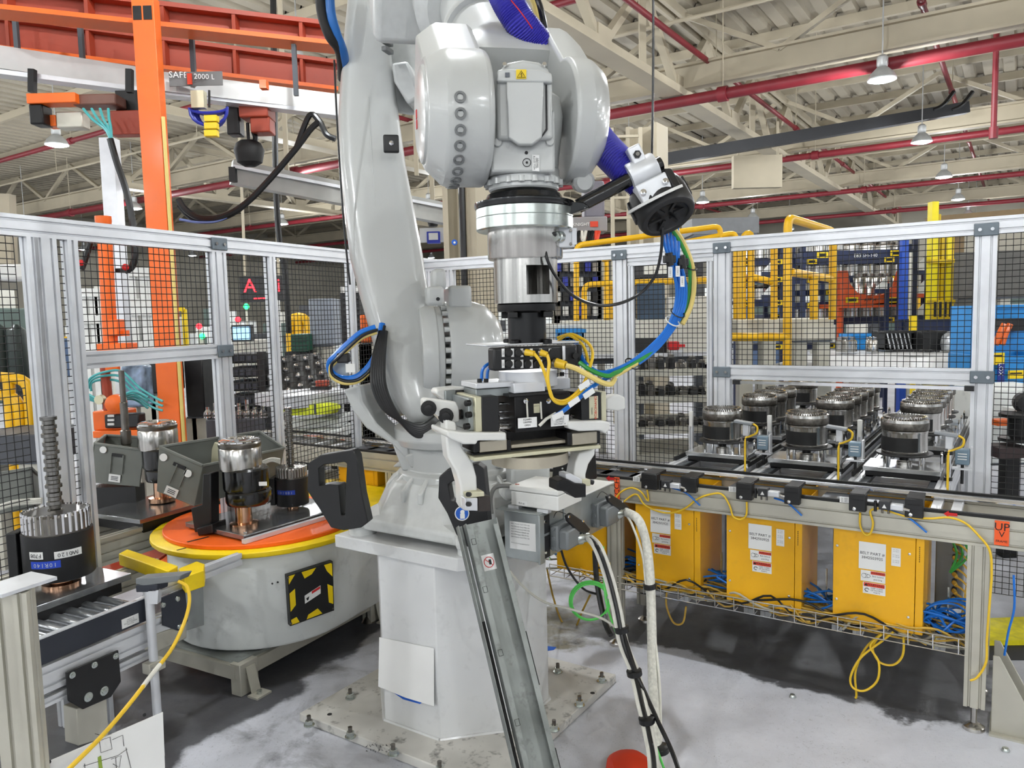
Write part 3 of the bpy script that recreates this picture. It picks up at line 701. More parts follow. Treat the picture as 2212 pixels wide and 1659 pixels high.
# sensor posts with yellow leads, RFID boxes and white posts beside each lane
for i, s in enumerate(LS):
    w = ['left', 'middle', 'right'][i]
    t = thing('sensor_post', 'steel sensor post with yellow lead beside the %s lane' % w, 'sensor', 'lane sensor posts'); b = uv(s + .20, .55, 0)
    MB().cyl(b + Z * .70, b + Z * .98, .011, n=12).build('post', CHROME, t)
    MB().box(b + Z * 1.0 - U * .0, (.014, .012, .03), FU).build('clamp', ALU, t, bevel=.003)
    MB().box(b + Z * 1.035 - U * .012, (.045, .022, .007), frame(U + Z * -.12)).build('sensor_head', M('sensor_grey', (150, 154, 158), .4, .3), t, bevel=.003)
    MB().tube(smooth([b + Z * 1.03 + U * .035, b + Z * 1.015 + U * .055, b + Z * .985 + U * .05, b + Z * .965 + U * .015, b + Z * .95 - VV * .014, b + Z * .83 - VV * .015, b + Z * .77 - VV * .02, b + Z * .66 - VV * .02]), .005, 8).build('sensor_lead', YCAB, t)
    for z in (.945, .83): MB().cyl(b + Z * z, b + Z * (z + .014), .0175, n=12).build('tie', KCAB, t)
    t = thing('reader_box', 'small blue grey reader box beside the %s lane' % w, 'sensor box', 'lane reader boxes'); c = uv(s + .245, .70, 0)
    MB().box(c + Z * .915, (.028, .026, .035), FU).build('housing', M('reader_blue', (124, 146, 162), .4, .2), t, bevel=.004)
    MB().box(c + Z * .915 + U * .034, (.004, .02, .045), FU).build('bracket', ALU, t)
    for k in range(3): MB().box(c + Z * (.93 - k * .012) - VV * .0265, (.018, .0008, .002), FU).build('print_line', LABEL, t)
    MB().cyl(c + Z * .79, c + Z * .88, .007, n=8).build('stud', BLACK, t); MB().box(c + Z * .86, (.04, .02, .004), FU).build('shelf', ALU, t)
    t = thing('reflector_post', 'white capped reflector post on the %s lane' % w, 'post', 'white reflector posts'); c = uv(s - .215, .9, 0)
    profile(c + Z * .55, c + Z * .95, .022, .022, U).build('stem', ALU, t); MB().box(c + Z * .985, (.011, .009, .045), FU).build('cap', WHITE, t, bevel=.003)
# ================================================================== pedestal
PC = V((-.232, 3.075, 0))
ped = thing('robot_pedestal', 'white octagonal steel pedestal on a bolted square floor plate', 'pedestal')
hs = .47
MB().box(PC + Z * .0175, (hs, hs, .0175), FU).build('floor_plate', PLATEP, ped, bevel=.004)
oc = [(.33 * x, .33 * y) for x, y in ((-1, -.414), (-.414, -1), (.414, -1), (1, -.414), (1, .414), (.414, 1), (-.414, 1), (-1, .414))]
poly = [PC + U * x + VV * y + Z * .035 for x, y in oc]
MB().prism(poly, Z * (.70 - .035)).build('column', PLINTH, ped, bevel=.004)
for k in range(8):
    a, b = poly[k], poly[(k + 1) % 8]; o = ((a + b) / 2 - PC); o.z = 0; o.normalize()
    MB().tube([a + o * .003, b + o * .003], .007, 6).build('weld_bead', PLINTH, ped)
tp = .35; ch = .09
MB().prism([PC + U * x + VV * y + Z * .70 for x, y in ((-tp, -tp), (tp - ch, -tp), (tp, -tp + ch), (tp, tp), (-tp, tp))], Z * .05).build('top_plate', PLINTH, ped, bevel=.004)
for x, y in ((757, 1508), (668, 1567), (757, 1592), (850, 1630), (1205, 1452), (1300, 1472), (1252, 1524), (1197, 1577), (950, 1668)):
    p = onz(x, y, .036)
    b_ = MB().lathe(p, Z, [(.021, 0), (.021, .004), (.012, .005)], 16).build('anchor_bolt', ZINCP, ped)
    MB().lathe(p + Z * .004, Z, [(.0155, 0), (.0155, .016), (.013, .018)], 6).build('nut', ZINCP, b_)
    MB().cyl(p + Z * .018, p + Z * .04, .008, n=10).build('stud', STEELD, b_)
for x, y in ((712, 1543), (1280, 1497)): MB().lathe(onz(x, y, .0352), Z, [(.01, 0), (.01, .0006)], 12).build('bolt_hole', INK, ped)
rp = random.Random(2)
for k in range(16):
    x = 792 + (k % 8) * 7; y = 1610 + (k // 8) * 12 + rp.uniform(-2, 2); MB().tube([onz(x + rp.uniform(-3, 3), y + rp.uniform(-3, 3), .0358) for q in range(4)], .0009, 4).build('pen_scribble', INK, ped)
# paper taped to the pedestal
nf = -VV
pl = PC - VV * .332
f = lambda x, y, o=0: onpl(x, y, pl, VV) - VV * o
pg = [f(820, 1376, .001), f(938, 1400, .001), f(943, 1522, .014), f(884, 1502, .02), f(822, 1480, .012)]
solo('paper_sheet', MB().prism(pg, -VV * .0012), LABEL, 'blank white paper sheet taped to the pedestal', 'paper')
solo('tape_strip', MB().prism([f(850, 1495, .002), f(918, 1514, .002), f(908, 1520, .002), f(872, 1510, .002)], -VV * .001), BLUET, 'blue tape strip under the paper sheet on the pedestal', 'tape')
# ================================================================== robot
e = V((.98, .20, 0)).normalized(); a_ = V((.20, -.98, 0)).normalized()
rb = thing('industrial_robot', 'large grey six-axis robot arm standing on the white pedestal', 'robot')
# base casting: lofted from four-lobed foot to round collar
def rot_ring(z, R, lob, sq, n=48):
    out = []
    for i in range(n):
        t = 2 * PI * i / n; c, s = math.cos(t), math.sin(t)
        k = 1 / max(abs(c) ** sq + abs(s) ** sq, 1e-6) ** (1 / sq)
        r = R * k * (1 + lob * math.cos(4 * (t - PI / 4)))
        out.append(PC + U * (r * c) + VV * (r * s) + Z * z)
    return out
zb = .765
def oct_ring(z, h, c):
    return [PC + U * x + VV * y + Z * z for x, y in ((-h, -h + c), (-h + c, -h), (h - c, -h), (h, -h + c), (h, h - c), (h - c, h), (-h + c, h), (-h, h - c))]
MB().ringloft([oct_ring(zb + .012, .315, .09), oct_ring(zb + .055, .315, .09), oct_ring(zb + .085, .285, .125), oct_ring(.935, .262, .135), oct_ring(.962, .245, .13), oct_ring(.975, .215, .115)]).build('base_casting', PAINT2, rb, bevel=.012, seg=3, sharp=30)
for k in range(4):
    d = (U * math.cos(PI / 4 + k * PI / 2) + VV * math.sin(PI / 4 + k * PI / 2))
    MB().lathe(PC + d * .385 + Z * .75, Z, [(.055, 0), (.055, .03), (.035, .034)], 18).build('foot_pad', PAINT2, rb)
    MB().box(PC + d * .37 + Z * .80, (.075, .065, .02), (d, Z.cross(d), Z)).build('foot_lobe', PAINT2, rb, bevel=.012)
MB().ringloft([sup(PC + Z * z, U, VV, r, r, 2, 40) for z, r in ((.94, .245), (.99, .235), (1.005, .215), (1.09, .212), (1.095, .205), (1.10, .225))]).build('axis_collar', PAINT, rb, bevel=.004)
for k in range(20):   # casting ribs round the shoulder of the base
    t_ = 2 * PI * k / 20 + .1; d = U * math.cos(t_) + VV * math.sin(t_)
    MB().prism([PC + d * .21 + Z * 1.01, PC + d * .285 + Z * .94, PC + d * .285 + Z * .90, PC + d * .21 + Z * .90], Z.cross(d) * .02).build('casting_rib', PAINT2, rb, bevel=.005)
# turret: round floor with two cheeks
MB().ringloft([sup(PC + Z * z + a_ * f_, e, a_, ra, rb_, 2.3, 40) for z, ra, rb_, f_ in ((1.10, .235, .235, 0), (1.13, .25, .25, 0), (1.165, .245, .245, 0), (1.18, .21, .21, 0), (1.2, .18, .18, 0))]).build('turret_floor', PAINT, rb, bevel=.004)
T = lambda x, y, Y: at(x, y, Y)
Yt = 2.93
# right-hand flank: the sloping web that rises to the joint housing
MB().prism([T(872, 985, Yt), T(885, 1012, Yt), T(1085, 1012, Yt), T(1085, 880, Yt), T(1030, 858, Yt), T(1000, 868, Yt), T(945, 958, Yt)], V((.02, .05, 0))).build('turret_web', PAINT, rb, bevel=.008)
MB().prism([T(845, 1010, 3.12), T(1060, 1012, 3.12), T(1045, 880, 3.12), T(985, 895, 3.12), T(875, 985, 3.12)], V((.03, .15, 0))).build('turret_web', PAINT, rb, bevel=.01)
# left wing bracket that carries the cable loop
MB().prism([T(741, 842, 2.95), T(775, 832, 2.95), T(782, 868, 2.95), T(812, 915, 2.95), T(850, 948, 2.95), T(882, 958, 2.95), T(886, 1002, 2.95), T(846, 960, 2.95), T(790, 925, 2.95), T(762, 890, 2.95)], V((.03, .14, 0))).build('turret_wing', PAINT, rb, bevel=.008)
MB().prism([T(845, 955, 2.96), T(885, 950, 2.96), T(900, 1015, 2.96), T(868, 1018, 2.96)], V((.03, .2, 0))).build('turret_wing', PAINT, rb, bevel=.008)
# dish behind the arm foot
MB().lathe(at(870, 790, 3.16), e, [(.05, -.08), (.19, -.08), (.205, -.065), (.205, .06)], 40).build('gear_housing', PAINT, rb, bevel=.004)
# lower arm
rows = [(-190, 772, 848), (-120, 762, 846), (0, 751, 838), (70, 744, 842), (160, 737, 851), (250, 731, 863), (350, 733, 877), (450, 744, 896), (550, 757, 915), (640, 780, 929), (720, 803, 942), (790, 822, 950), (850, 846, 953), (890, 868, 946), (908, 884, 934)]
rings = []
for i, (y, xl, xr) in enumerate(rows):
    Y = 3.0 + (800 - y) / 800 * .30; l, r = at(xl, y, Y), at(xr, y, Y); c = (l + r) / 2; h = (r - l).length / 2
    dep = .15 + .05 * max(0, min(1, (y - 500) / 300)); dep *= (1, .6)[y > 895] if y > 895 else 1
    rings.append(sup(c - a_ * dep * .6, e, a_, h * 1.0, dep, 4.2, 40))
MB().ringloft(rings[::-1]).build('lower_arm', PAINT, rb, sharp=60)
# casting seam and details on the arm
p = [at(x, y, 3.0 + (800 - y) / 800 * .30 - .06) for x, y in ((796, 210), (803, 330), (812, 450), (820, 560), (836, 660), (846, 760))]
MB().tube(smooth(p, 5), .004, 6).build('casting_seam', PAINT, rb)
c = at(845, 311, 3.06); pb = MB().box(c, (.03, .012, .034), (e, -a_, Z)).build('cable_plate', BLACK, rb, bevel=.006)
MB().lathe(c + a_ * .012, a_, [(.011, 0), (.009, .006), (.003, .008)], 14).build('bolt', CHROME, pb)
for y in range(-10, 110, 17):
    c = at(833 + (y * .04), y, 3.14); MB().box(c, (.012, .03, .009), frame(e + a_ * .6)).build('bolt_recess', M('recess_grey', (120, 122, 122), .5), rb, bevel=.003)
# dark inner elbow casting
MB().ringloft([sup(at(x, y, 3.36), e, Z, w, h, 3, 24) for x, y, w, h in ((880, 60, .14, .36),)] + [sup(at(900, 60, 3.8), e, Z, .16, .36, 3, 24)]).build('elbow_casting', PAINT2, rb, bevel=.01)
MB().prism([at(845, 135, 3.2), at(880, 130, 3.2), at(895, 165, 3.2), at(905, 210, 3.2), at(880, 225, 3.2), at(850, 175, 3.2)], V((.02, .2, 0))).build('elbow_stop', PAINT2, rb, bevel=.012)
# axis-two gear ring and motor housing to the right of the arm
c = at(905, 765, 3.06)
MB().lathe(c, e, [(.19, 0), (.195, .015), (.195, .06), (.188, .062), (.188, .085)], 48).build('joint_ring', PAINT, rb, bevel=.003)
for k in range(30):
    t_ = 2 * PI * k / 30; d = Z * math.cos(t_) + a_ * math.sin(t_)
    MB().cyl(c + e * .085 + d * .195, c + e * .105 + d * .195, .010, n=8).build('ring_bolt', PAINT, rb)
MB().lathe(c + e * .105, e, [(.205, 0), (.208, .02), (.205, .11), (.19, .16), (.15, .2), (.12, .22)], 48).build('joint_housing', PAINT, rb, bevel=.004)
MB().box(c + e * .16 + Z * .22, (.045, .10, .045), (e, -a_, Z)).build('housing_lug', PAINT, rb, bevel=.012)
MB().box(at(938, 640, 2.88), (.032, .05, .035), (e, -a_, Z)).build('arm_lug', PAINT, rb, bevel=.012)
MB().lathe(at(946, 646, 2.825), a_, [(.007, 0), (.007, .004)], 10).build('lug_hole', INK, rb)
MB().box(at(946, 605, 2.95), (.025, .06, .04), (e, -a_, Z)).build('arm_lug', PAINT, rb, bevel=.014)
# ---------------- forearm and wrist
Wc = at(1128, 262, 1.97)
bdir = (-a_ * .80 + Z * .60).normalized()      # from the wrist back up to the elbow
side = e; nrm = side.cross(bdir).normalized()
if nrm.z < 0: nrm = -nrm
fa = [sup(Wc + bdir * t_ + side * o_, side, nrm, w, h, ex, 36) for t_, w, h, ex, o_ in ((.20, .200, .11, 4, .0), (.25, .198, .125, 3.4, 0), (.31, .170, .13, 2.6, 0), (.40, .125, .115, 2, 0), (.46, .112, .11, 2, 0), (.9, .108, .108, 2, 0))]
MB().ringloft(fa).build('forearm', PAINT, rb, sharp=60)
MB().lathe(Wc + bdir * .62, bdir, [(.125, 0), (.13, .01), (.13, .03), (.125, .04)], 36).build('forearm_flange', PAINT, rb)
MB().lathe(Wc + bdir * .9, bdir, [(.15, 0), (.19, .03), (.19, .5), (.16, .55)], 36).build('elbow_gearbox', PAINT2, rb)
MB().box(Wc + bdir * 1.25 - e * .16 + Z * .0, (.16, .2, .18), (e, bdir, nrm)).build('elbow_bracket', PAINT2, rb, bevel=.03)
def cheek(name, s0, s1, outline, bev):
    pts = [Wc + side * s0 + (bdir * b + nrm * n_) for b, n_ in outline]
    return MB().prism(pts, side * (s1 - s0)).build(name, PAINT, rb, bevel=bev, seg=3)
def ol(R, k=1.0, n=30, back=.30, hb=.135):
    pts = []
    for i in range(n + 1):
        t_ = math.radians(125 + 110 * 1.0 * i / n * (290 / 110) / 1.0) if False else math.radians(55 + 250 * i / n)
        pts.append((R * math.cos(t_), R * math.sin(t_)))
    return pts + [(back, -hb), (back, hb)]
def cheekloft(rows, R):
    o_ = ol(R); rr_ = [[Wc + side * s_ + bdir * (b * k_ + sb_) + nrm * (n_ * k_) for b, n_ in o_] for s_, k_, sb_ in rows]
    MB().ringloft(rr_ if rows[0][0] < rows[-1][0] else rr_).build('wrist_cheek', PAINT, rb, bevel=.006, seg=3, sharp=28)
cheekloft([(-.095, .94, 0), (-.105, 1.0, 0), (-.19, 1.0, 0), (-.205, .97, 0), (-.245, .80, .028)], .162)
cheekloft([(.10, .95, 0), (.108, 1.0, 0), (.145, 1.0, .0), (.165, .95, .008), (.20, .76, .034)], .154)
# cover disc with bolt recesses on the left cheek
MB().lathe(Wc - side * .243 + bdir * .02, -side, [(.118, 0), (.114, .008), (.09, .016), (.04, .018)], 48).build('cheek_cover', PAINT, rb)
for k in range(13):
    t_ = math.radians(148 + k * 12.5 - 8); d = bdir * math.cos(t_) + nrm * math.sin(t_)
    for_ = Wc + d * .1635 - side * .178
    MB().lathe(for_, d, [(.0135, -.002), (.0135, .0015), (.009, .0018), (.007, -.002)], 14).build('bolt_recess', M('recess_grey', (120, 122, 122), .5), rb)
MB().lathe(Wc + side * .145 - Z * .145, a_ + Z * -.2, [(.028, .02), (.028, .045), (.02, .052)], 20).build('plug_cap', PAINT, rb)
# red maker's mark on the cover
for dz in (-.012, .012): MB().box(Wc - side * .262 + Z * dz + a_ * -.01, (.001, .008, .010), frame(side)).build('maker_mark', REDA, rb)
# tilting wrist unit
wx, wy = e, -a_
ZQ = lambda y: at(1128, y, 1.97).z
ax0 = V((Wc.x, Wc.y, 0))
def wr(y, a, b, ex=3, off=0): return sup(V((Wc.x, Wc.y, ZQ(y))) + a_ * off, wx, wy, a, b, ex, 36)
MB().ringloft([wr(395, .090, .090, 2), wr(372, .091, .091, 2), wr(368, .088, .088, 2), wr(345, .089, .092, 2.2), wr(300, .092, .10, 2.8), wr(262, .094, .105, 3.2), wr(225, .090, .10, 3), wr(210, .07, .08, 3)]).build('wrist_unit', PAINT, rb, bevel=.003, sharp=50)
# motor cover: tall rounded plate standing in the fork
MC_ = [(1075, 300), (1073, 180), (1080, 150), (1098, 134), (1130, 128), (1165, 133), (1185, 148), (1194, 172), (1196, 300)]
yf = Wc.y - .125
MB().prism([at(x, y, yf) for x, y in MC_], V((-.03, .16, 0))).build('motor_cover', PAINT, rb, bevel=.008, seg=3)
MB().prism([at(x, y, yf - .012) for x, y in ((1098, 296), (1094, 176), (1175, 176), (1171, 296), (1150, 312), (1120, 312))], V((0, .02, 0))).build('cover_panel', PAINT, rb, bevel=.003)
MB().prism([at(x, y, yf - .014) for x, y in ((1072, 176), (1075, 150), (1100, 148), (1172, 150), (1192, 158), (1194, 178))], V((0, .02, 0))).build('cover_band', PAINT, rb, bevel=.004)
MB().prism([at(x, y, yf - .004) for x, y in ((1178, 183), (1182, 183), (1183, 280), (1170, 298), (1168, 296), (1179, 278))], V((0, .003, 0))).build('cover_gap', INK, rb)
w = MB().prism([at(x, y, yf - .016) for x, y in ((1115, 150), (1137, 150), (1137, 170), (1115, 170))], V((0, .003, 0))).build('hazard_label', YELB, rb); w['label'] = 'yellow high-voltage warning label'
tri = [at(x, y, yf - .018) for x, y in ((1117, 167), (1135, 167), (1126, 153))]
MB().tube(tri, .0009, 4, True).build('hazard_triangle', INK, w)
MB().tube([at(x, y, yf - .018) for x, y in ((1127, 157), (1125, 161), (1127.5, 161.5), (1126, 166))], .0008, 4).build('hazard_flash', INK, w)
for x in (1090, 1176): MB().lathe(at(x, 140, yf - .004), V((0, -1, .4)), [(.006, 0), (.005, .004)], 10).build('bolt', CHROME, rb)
MB().box(at(1096, 162, yf - .014), (.005, .002, .005)).build('cover_notch', ALUD, rb)
# U-shaped front of the wrist unit
uo = [(1062, 372), (1058, 230), (1068, 222), (1078, 262), (1094, 292), (1118, 312), (1145, 312), (1170, 292), (1184, 262), (1190, 232), (1200, 240), (1200, 372)]
MB().prism([at(x, y, yf + .022) for x, y in uo], V((-.015, .09, 0))).build('wrist_collar', PAINT, rb, bevel=.01, seg=3)
for x, y in ((1075, 308), (1188, 306)): MB().lathe(at(x, y, yf + .02), -V((0, 1, 0)), [(.011, 0), (.009, .006)], 16).build('boss', PAINT, rb)
MB().lathe(at(1137, 330, yf + .021), -V((0, 1, 0)), [(.004, 0), (.004, .002)], 12).build('grease_hole', INK, rb)
rr = at(1138, 351, yf + .02); MB().tube([rr + V((.0095 * math.cos(t_), 0, .0095 * math.sin(t_))) for t_ in [2 * PI * k / 20 for k in range(20)]], .0008, 4, True).build('calibration_ring', INK, rb)
MB().lathe(rr, -V((0, 1, 0)), [(.003, 0), (.003, .001)], 10).build('calibration_dot', INK, rb)
w = MB().prism([at(x, y, yf + .0195) for x, y in ((1150, 334), (1165, 335), (1165, 370), (1150, 369))], V((0, .001, 0))).build('grease_label', LABEL, rb)
for k, b in enumerate(('Kyodo Yushi', 'TMO 150', 'lubricant')): text(b, w, at(1154 + k * 4, 352, yf + .019), V((0, 0, -1)), V((1, 0, 0)), .0062, INK)
cz = ZQ(398)
MB().lathe(V((Wc.x, Wc.y, ZQ(415))), Z, [(.084, 0), (.088, .004), (.088, .012), (.094, .014), (.094, .03)], 44).build('flange_ring', PAINT2, rb)
for k in range(18):
    t_ = 2 * PI * k / 18 + .1; d = V((math.cos(t_), math.sin(t_), 0)); MB().cyl(V((Wc.x, Wc.y, ZQ(405))) + d * .093, V((Wc.x, Wc.y, ZQ(393))) + d * .093, .0075, n=10).build('flange_bolt', PAINT2, rb)
# lifting brackets at the base
def bracket(out, hole, Y, label=None):
    vs = [at(x, y, Y) for x, y in out]; hs_ = [at(x, y, Y) for x, y in hole]; n = len(out); d = V((.01, .05, 0))
    # frame with a hole: outer and inner loops matched point for point
    A = vs + [p + d for p in vs] + hs_ + [p + d for p in hs_]; F_ = []
    for i in range(n):
        j = (i + 1) % n
        F_ += [(i, j, j + n, i + n), (2 * n + j, 2 * n + i, 3 * n + i, 3 * n + j), (j, i, 2 * n + i, 2 * n + j), (i + n, j + n, 3 * n + j, 3 * n + i)]
    o = MB().add(A, F_).build('lifting_bracket', BLACK, rb, bevel=.005, seg=3); return o
b1 = bracket([(666, 1000), (690, 984), (762, 972), (770, 985), (782, 1070), (795, 1128), (780, 1140), (742, 1146), (715, 1140), (690, 1100), (663, 1060)], [(688, 1012), (700, 1004), (744, 998), (749, 1002), (746, 1060), (745, 1112), (740, 1114), (736, 1112), (731, 1048), (712, 1046), (690, 1050)], 2.66)
b2 = bracket([(948, 1030), (966, 1014), (1030, 1002), (1045, 1012), (1052, 1080), (1058, 1160), (1040, 1185), (1008, 1182), (985, 1155), (966, 1110), (946, 1076)], [(968, 1048), (978, 1040), (1018, 1034), (1024, 1038), (1028, 1066), (1030, 1078), (1024, 1082), (1012, 1084), (998, 1085), (984, 1086), (974, 1082)], 2.52)
MB().prism([at(x, y, 2.53) for x, y in ((972, 1085), (1030, 1080), (1050, 1165), (1012, 1172))], V((.02, .06, 0))).build('bracket_web', BLACK, b2, bevel=.004)
MB().prism([at(x, y, 2.67) for x, y in ((690, 1052), (728, 1048), (736, 1118), (716, 1120))], V((.02, .06, 0))).build('bracket_web', BLACK, b1, bevel=.004)
MB().lathe(at(757, 1130, 2.68), Z, [(.012, 0), (.012, .028), (.009, .03)], 12).build('bolt', CHROME, b1)
b3 = MB().prism([at(x, y, 3.35) for x, y in ((1190, 1052), (1194, 996), (1210, 986), (1246, 985), (1250, 1050))], V((.1, .14, 0))).build('lifting_bracket', BLACK, rb, bevel=.008)
for k in range(4): MB().lathe(at(1215, 1012 + k * 8, 3.35), V((0, -1, 0)), [(.004, 0), (.004, .003)], 8).build('rivet', WHITE, b3)
for bb, x, y, Y, r in ((b2, 998, 1109, 2.515, .0245), (b3, 1235, 1016, 3.33, .017)):
    d_ = MB().lathe(at(x, y, Y), V((0, -1, .05)), [(r, 0), (r, .002)], 24).build('safety_sticker', LABEL, bb)
    MB().lathe(at(x, y, Y - .002), V((0, -1, .05)), [(r * .86, 0), (r * .86, .001)], 24).build('blue_disc', BLUET, d_)
    MB().lathe(at(x + 1, y - 3, Y - .003), V((0, -1, .05)), [(r * .3, 0), (r * .3, .001)], 16).build('pictogram', LABEL, d_)
    MB().box(at(x + 1, y + 6, Y - .0035), (r * .32, .0006, r * .35)).build('pictogram', LABEL, d_)
MB().box(at(1140, 1030, 2.9), (.075, .06, .05), (e, -a_, Z)).build('axis_motor', PAINT, rb, bevel=.012)
MB().lathe(at(1098, 1062, 2.75), a_, [(.03, -.03), (.03, .02), (.02, .03)], 16).build('cable_gland', PAINT2, rb)
MB().tube(smooth([at(1105, 1050, 2.7), at(1072, 1052, 2.7), at(1060, 1075, 2.68), at(1062, 1110, 2.66)]), .008, 8).build('gland_cable', M('grey_cable', (130, 130, 128), .4), rb)
# ================================================================== tool changer hanging from the wrist
TY = 1.97
T0 = V((Wc.x, Wc.y, 0))
tz = lambda y: at(1128, y, TY).z
K = TY / F
tc_ = thing('tool_changer', 'stack of turned steel tool adapters hanging from the robot wrist', 'tool adapter')
def tl(prof, n=48): return MB().lathe(T0, Z, [(r * K, tz(y)) for r, y in prof], n)
tl([(70, 452), (104, 452), (106, 446), (106, 440), (84, 434), (78, 422), (60, 420)]).build('black_collar', BLACKG, tc_)
tl([(60, 500), (100, 500), (103, 497), (103, 474), (102, 473), (103, 472), (103, 454), (101, 452), (60, 452)]).build('zinc_disc', ZINCP, tc_)
tl([(50, 561), (78, 561), (80, 558), (80, 500), (50, 500)]).build('upper_cylinder', STEEL, tc_)
# lower cylinder with a window cut through the front
n = 56; R = 68 * K; ri = 60 * K
zt_, zb_ = tz(561), tz(655); w0, w1 = tz(577), tz(638)
angs = [2 * PI * k / n for k in range(n)]
def inwin(a):
    d = (a - math.radians(-68) + PI) % (2 * PI) - PI; return abs(d) < math.radians(20.5)
    
m = MB(); zs = [zb_, w1, w0, zt_]
for k in range(n):
    a0, a1 = angs[k], angs[(k + 1) % n]; hole = inwin(a0 + PI / n)
    for j in range(3):
        if hole and j == 1:
            for r_, q_ in ((R, ri),):
                for zz in (w1, w0): m.add([T0 + V((R * math.cos(a0), R * math.sin(a0), zz)), T0 + V((R * math.cos(a1), R * math.sin(a1), zz)), T0 + V((ri * math.cos(a1), ri * math.sin(a1), zz)), T0 + V((ri * math.cos(a0), ri * math.sin(a0), zz))], [(0, 1, 2, 3)])
            if not inwin(a0 - PI / n): m.add([T0 + V((q * math.cos(a0), q * math.sin(a0), zz)) for q, zz in ((R, w1), (ri, w1), (ri, w0), (R, w0))], [(0, 1, 2, 3)])
            if not inwin(a1 + PI / n): m.add([T0 + V((q * math.cos(a1), q * math.sin(a1), zz)) for q, zz in ((R, w1), (R, w0), (ri, w0), (ri, w1))], [(0, 1, 2, 3)])
            continue
        for q, fl_ in ((R, False), (ri, True)):
            f4 = [T0 + V((q * math.cos(a0), q * math.sin(a0), zs[j])), T0 + V((q * math.cos(a1), q * math.sin(a1), zs[j])), T0 + V((q * math.cos(a1), q * math.sin(a1), zs[j + 1])), T0 + V((q * math.cos(a0), q * math.sin(a0), zs[j + 1]))]
            m.add(f4, [(3, 2, 1, 0)] if fl_ else [(0, 1, 2, 3)])
    for zz, fl_ in ((zb_, 0), (zt_, 1)): m.add([T0 + V((q * math.cos(a), q * math.sin(a), zz)) for q, a in ((R, a0), (R, a1), (ri, a1), (ri, a0))], [(0, 1, 2, 3) if fl_ else (3, 2, 1, 0)])
wc = m.build('windowed_cylinder', STEEL, tc_)
tl([(30, 562), (66, 562), (66, 556), (30, 556)]).build('seam_ring', STEELD, tc_)
tl([(30, 672), (62, 672), (63, 669), (63, 658), (60, 655), (30, 655)]).build('black_flange', BLKAN, tc_)
tl([(30, 742), (41, 742), (41, 676), (46, 672), (30, 672)]).build('black_tube', M('tube_black', (17, 17, 19), .3, .2), tc_)
for k in range(4):
    a = PI / 4 + k * PI / 2 + .2; d = V((math.cos(a), math.sin(a), 0)); MB().box(T0 + d * .063 + Z * tz(680), (.012, .012, .008)).build('clamp_lug', BLKAN, tc_, bevel=.002)
    MB().lathe(T0 + d * .06 + Z * tz(742), Z, [(.012, 0), (.012, .01), (.009, .012)], 10).build('cap_screw', BLKAN, tc_)
MB().lathe(at(1131, 427, TY - .095), V((0, -1, .2)), [(.009, 0), (.007, .004), (.003, .005)], 14).build('bolt', CHROME, tc_)
# valve block with plug on the right
c = at(1215, 515, TY - .02)
vb = MB().box(c, (.026, .022, .024), frame(e)).build('valve_block', ALU, tc_, bevel=.002)
MB().box(at(1236, 512, TY - .02), (.006, .02, .02), frame(e)).build('end_cap', ALU, vb)
MB().lathe(at(1212, 512, TY - .045), V((-.5, -.6, 0)), [(.014, 0), (.014, .012), (.011, .014), (.011, .022)], 16).build('plug_nut', ZINCP, vb)
MB().cyl(at(1203, 508, TY - .055), at(1186, 503, TY - .065), .007, n=10).build('plug_grip', BLACK, vb)
for x, y in ((1233, 498), (1233, 527)): MB().lathe(at(x, y, TY - .045), V((0, -1, 0)), [(.004, 0), (.003, .003)], 8).build('bolt', STEELD, vb)
solo('sensor_cable', MB().tube(smooth([at(1190, 503, TY - .065), at(1178, 525, TY - .07), at(1182, 560, TY - .08), at(1203, 600, TY - .06), at(1240, 640, TY - .02), at(1290, 659, TY + .02), at(1340, 655, TY + .05), at(1385, 632, TY + .07), at(1415, 595, TY + .06), at(1428, 545, TY + .04), at(1431, 490, TY + .02)], 8), .0042, 8), KCAB, 'black sensor cable sagging from the tool changer to the cable ball', 'cable')
# ================================================================== cable arm and swivel ball on the right
ca = thing('cable_boom', 'black tube arm with silver clamp carrying the cable swivel', 'bracket')
p0, p1 = at(1225, 452, TY - .02), at(1428, 352, TY - .02)
MB().prism([at(1180, 436, TY - .05), at(1222, 436, TY - .05), at(1262, 436, TY - .03), at(1275, 448, TY - .03), at(1235, 462, TY - .05), at(1190, 455, TY - .05)], V((0, .05, 0))).build('foot', BLACKG, ca, bevel=.004)
MB().cyl(at(1248, 446, TY - .01), p1, .018, n=20).build('tube', BLACKG, ca)
MB().lathe(p1 - (p1 - p0).normalized() * .001, (p1 - p0), [(.0145, 0), (.0145, .003)], 20).build('tube_bore', INK, ca)
dt = (p1 - p0).normalized(); ctr = at(1388, 372, TY - .02)
cu_ = dt.cross(V((0, -1, 0))).normalized()
if cu_.z < 0: cu_ = -cu_
cf = V(dt).cross(cu_).normalized()
axc = (dt, cf, cu_)
cl = MB().lathe(ctr - dt * .026, dt, [(.019, -.01), (.034, -.01), (.036, -.006), (.036, .058), (.034, .062), (.019, .062)], 32).build('clamp', ALU, ca)
MB().box(ctr + cu_ * .042, (.017, .026, .024), axc).build('clamp_ear', ALU, cl, bevel=.004)
MB().box(ctr - cu_ * .05 - cf * 0, (.040, .044, .024), axc).build('clamp_foot', ALU, cl, bevel=.003)
fr_ = -1 if (cf.y > 0) else 1
MB().lathe(ctr + cu_ * .042 + cf * (fr_ * .026), cf * fr_, [(.010, 0), (.010, .005)], 6).build('hex_bolt', BLACK, cl); MB().lathe(ctr + cu_ * .042 + cf * (fr_ * .031), cf * fr_, [(.005, 0), (.005, .004)], 10).build('hex_bolt', CHROME, cl)
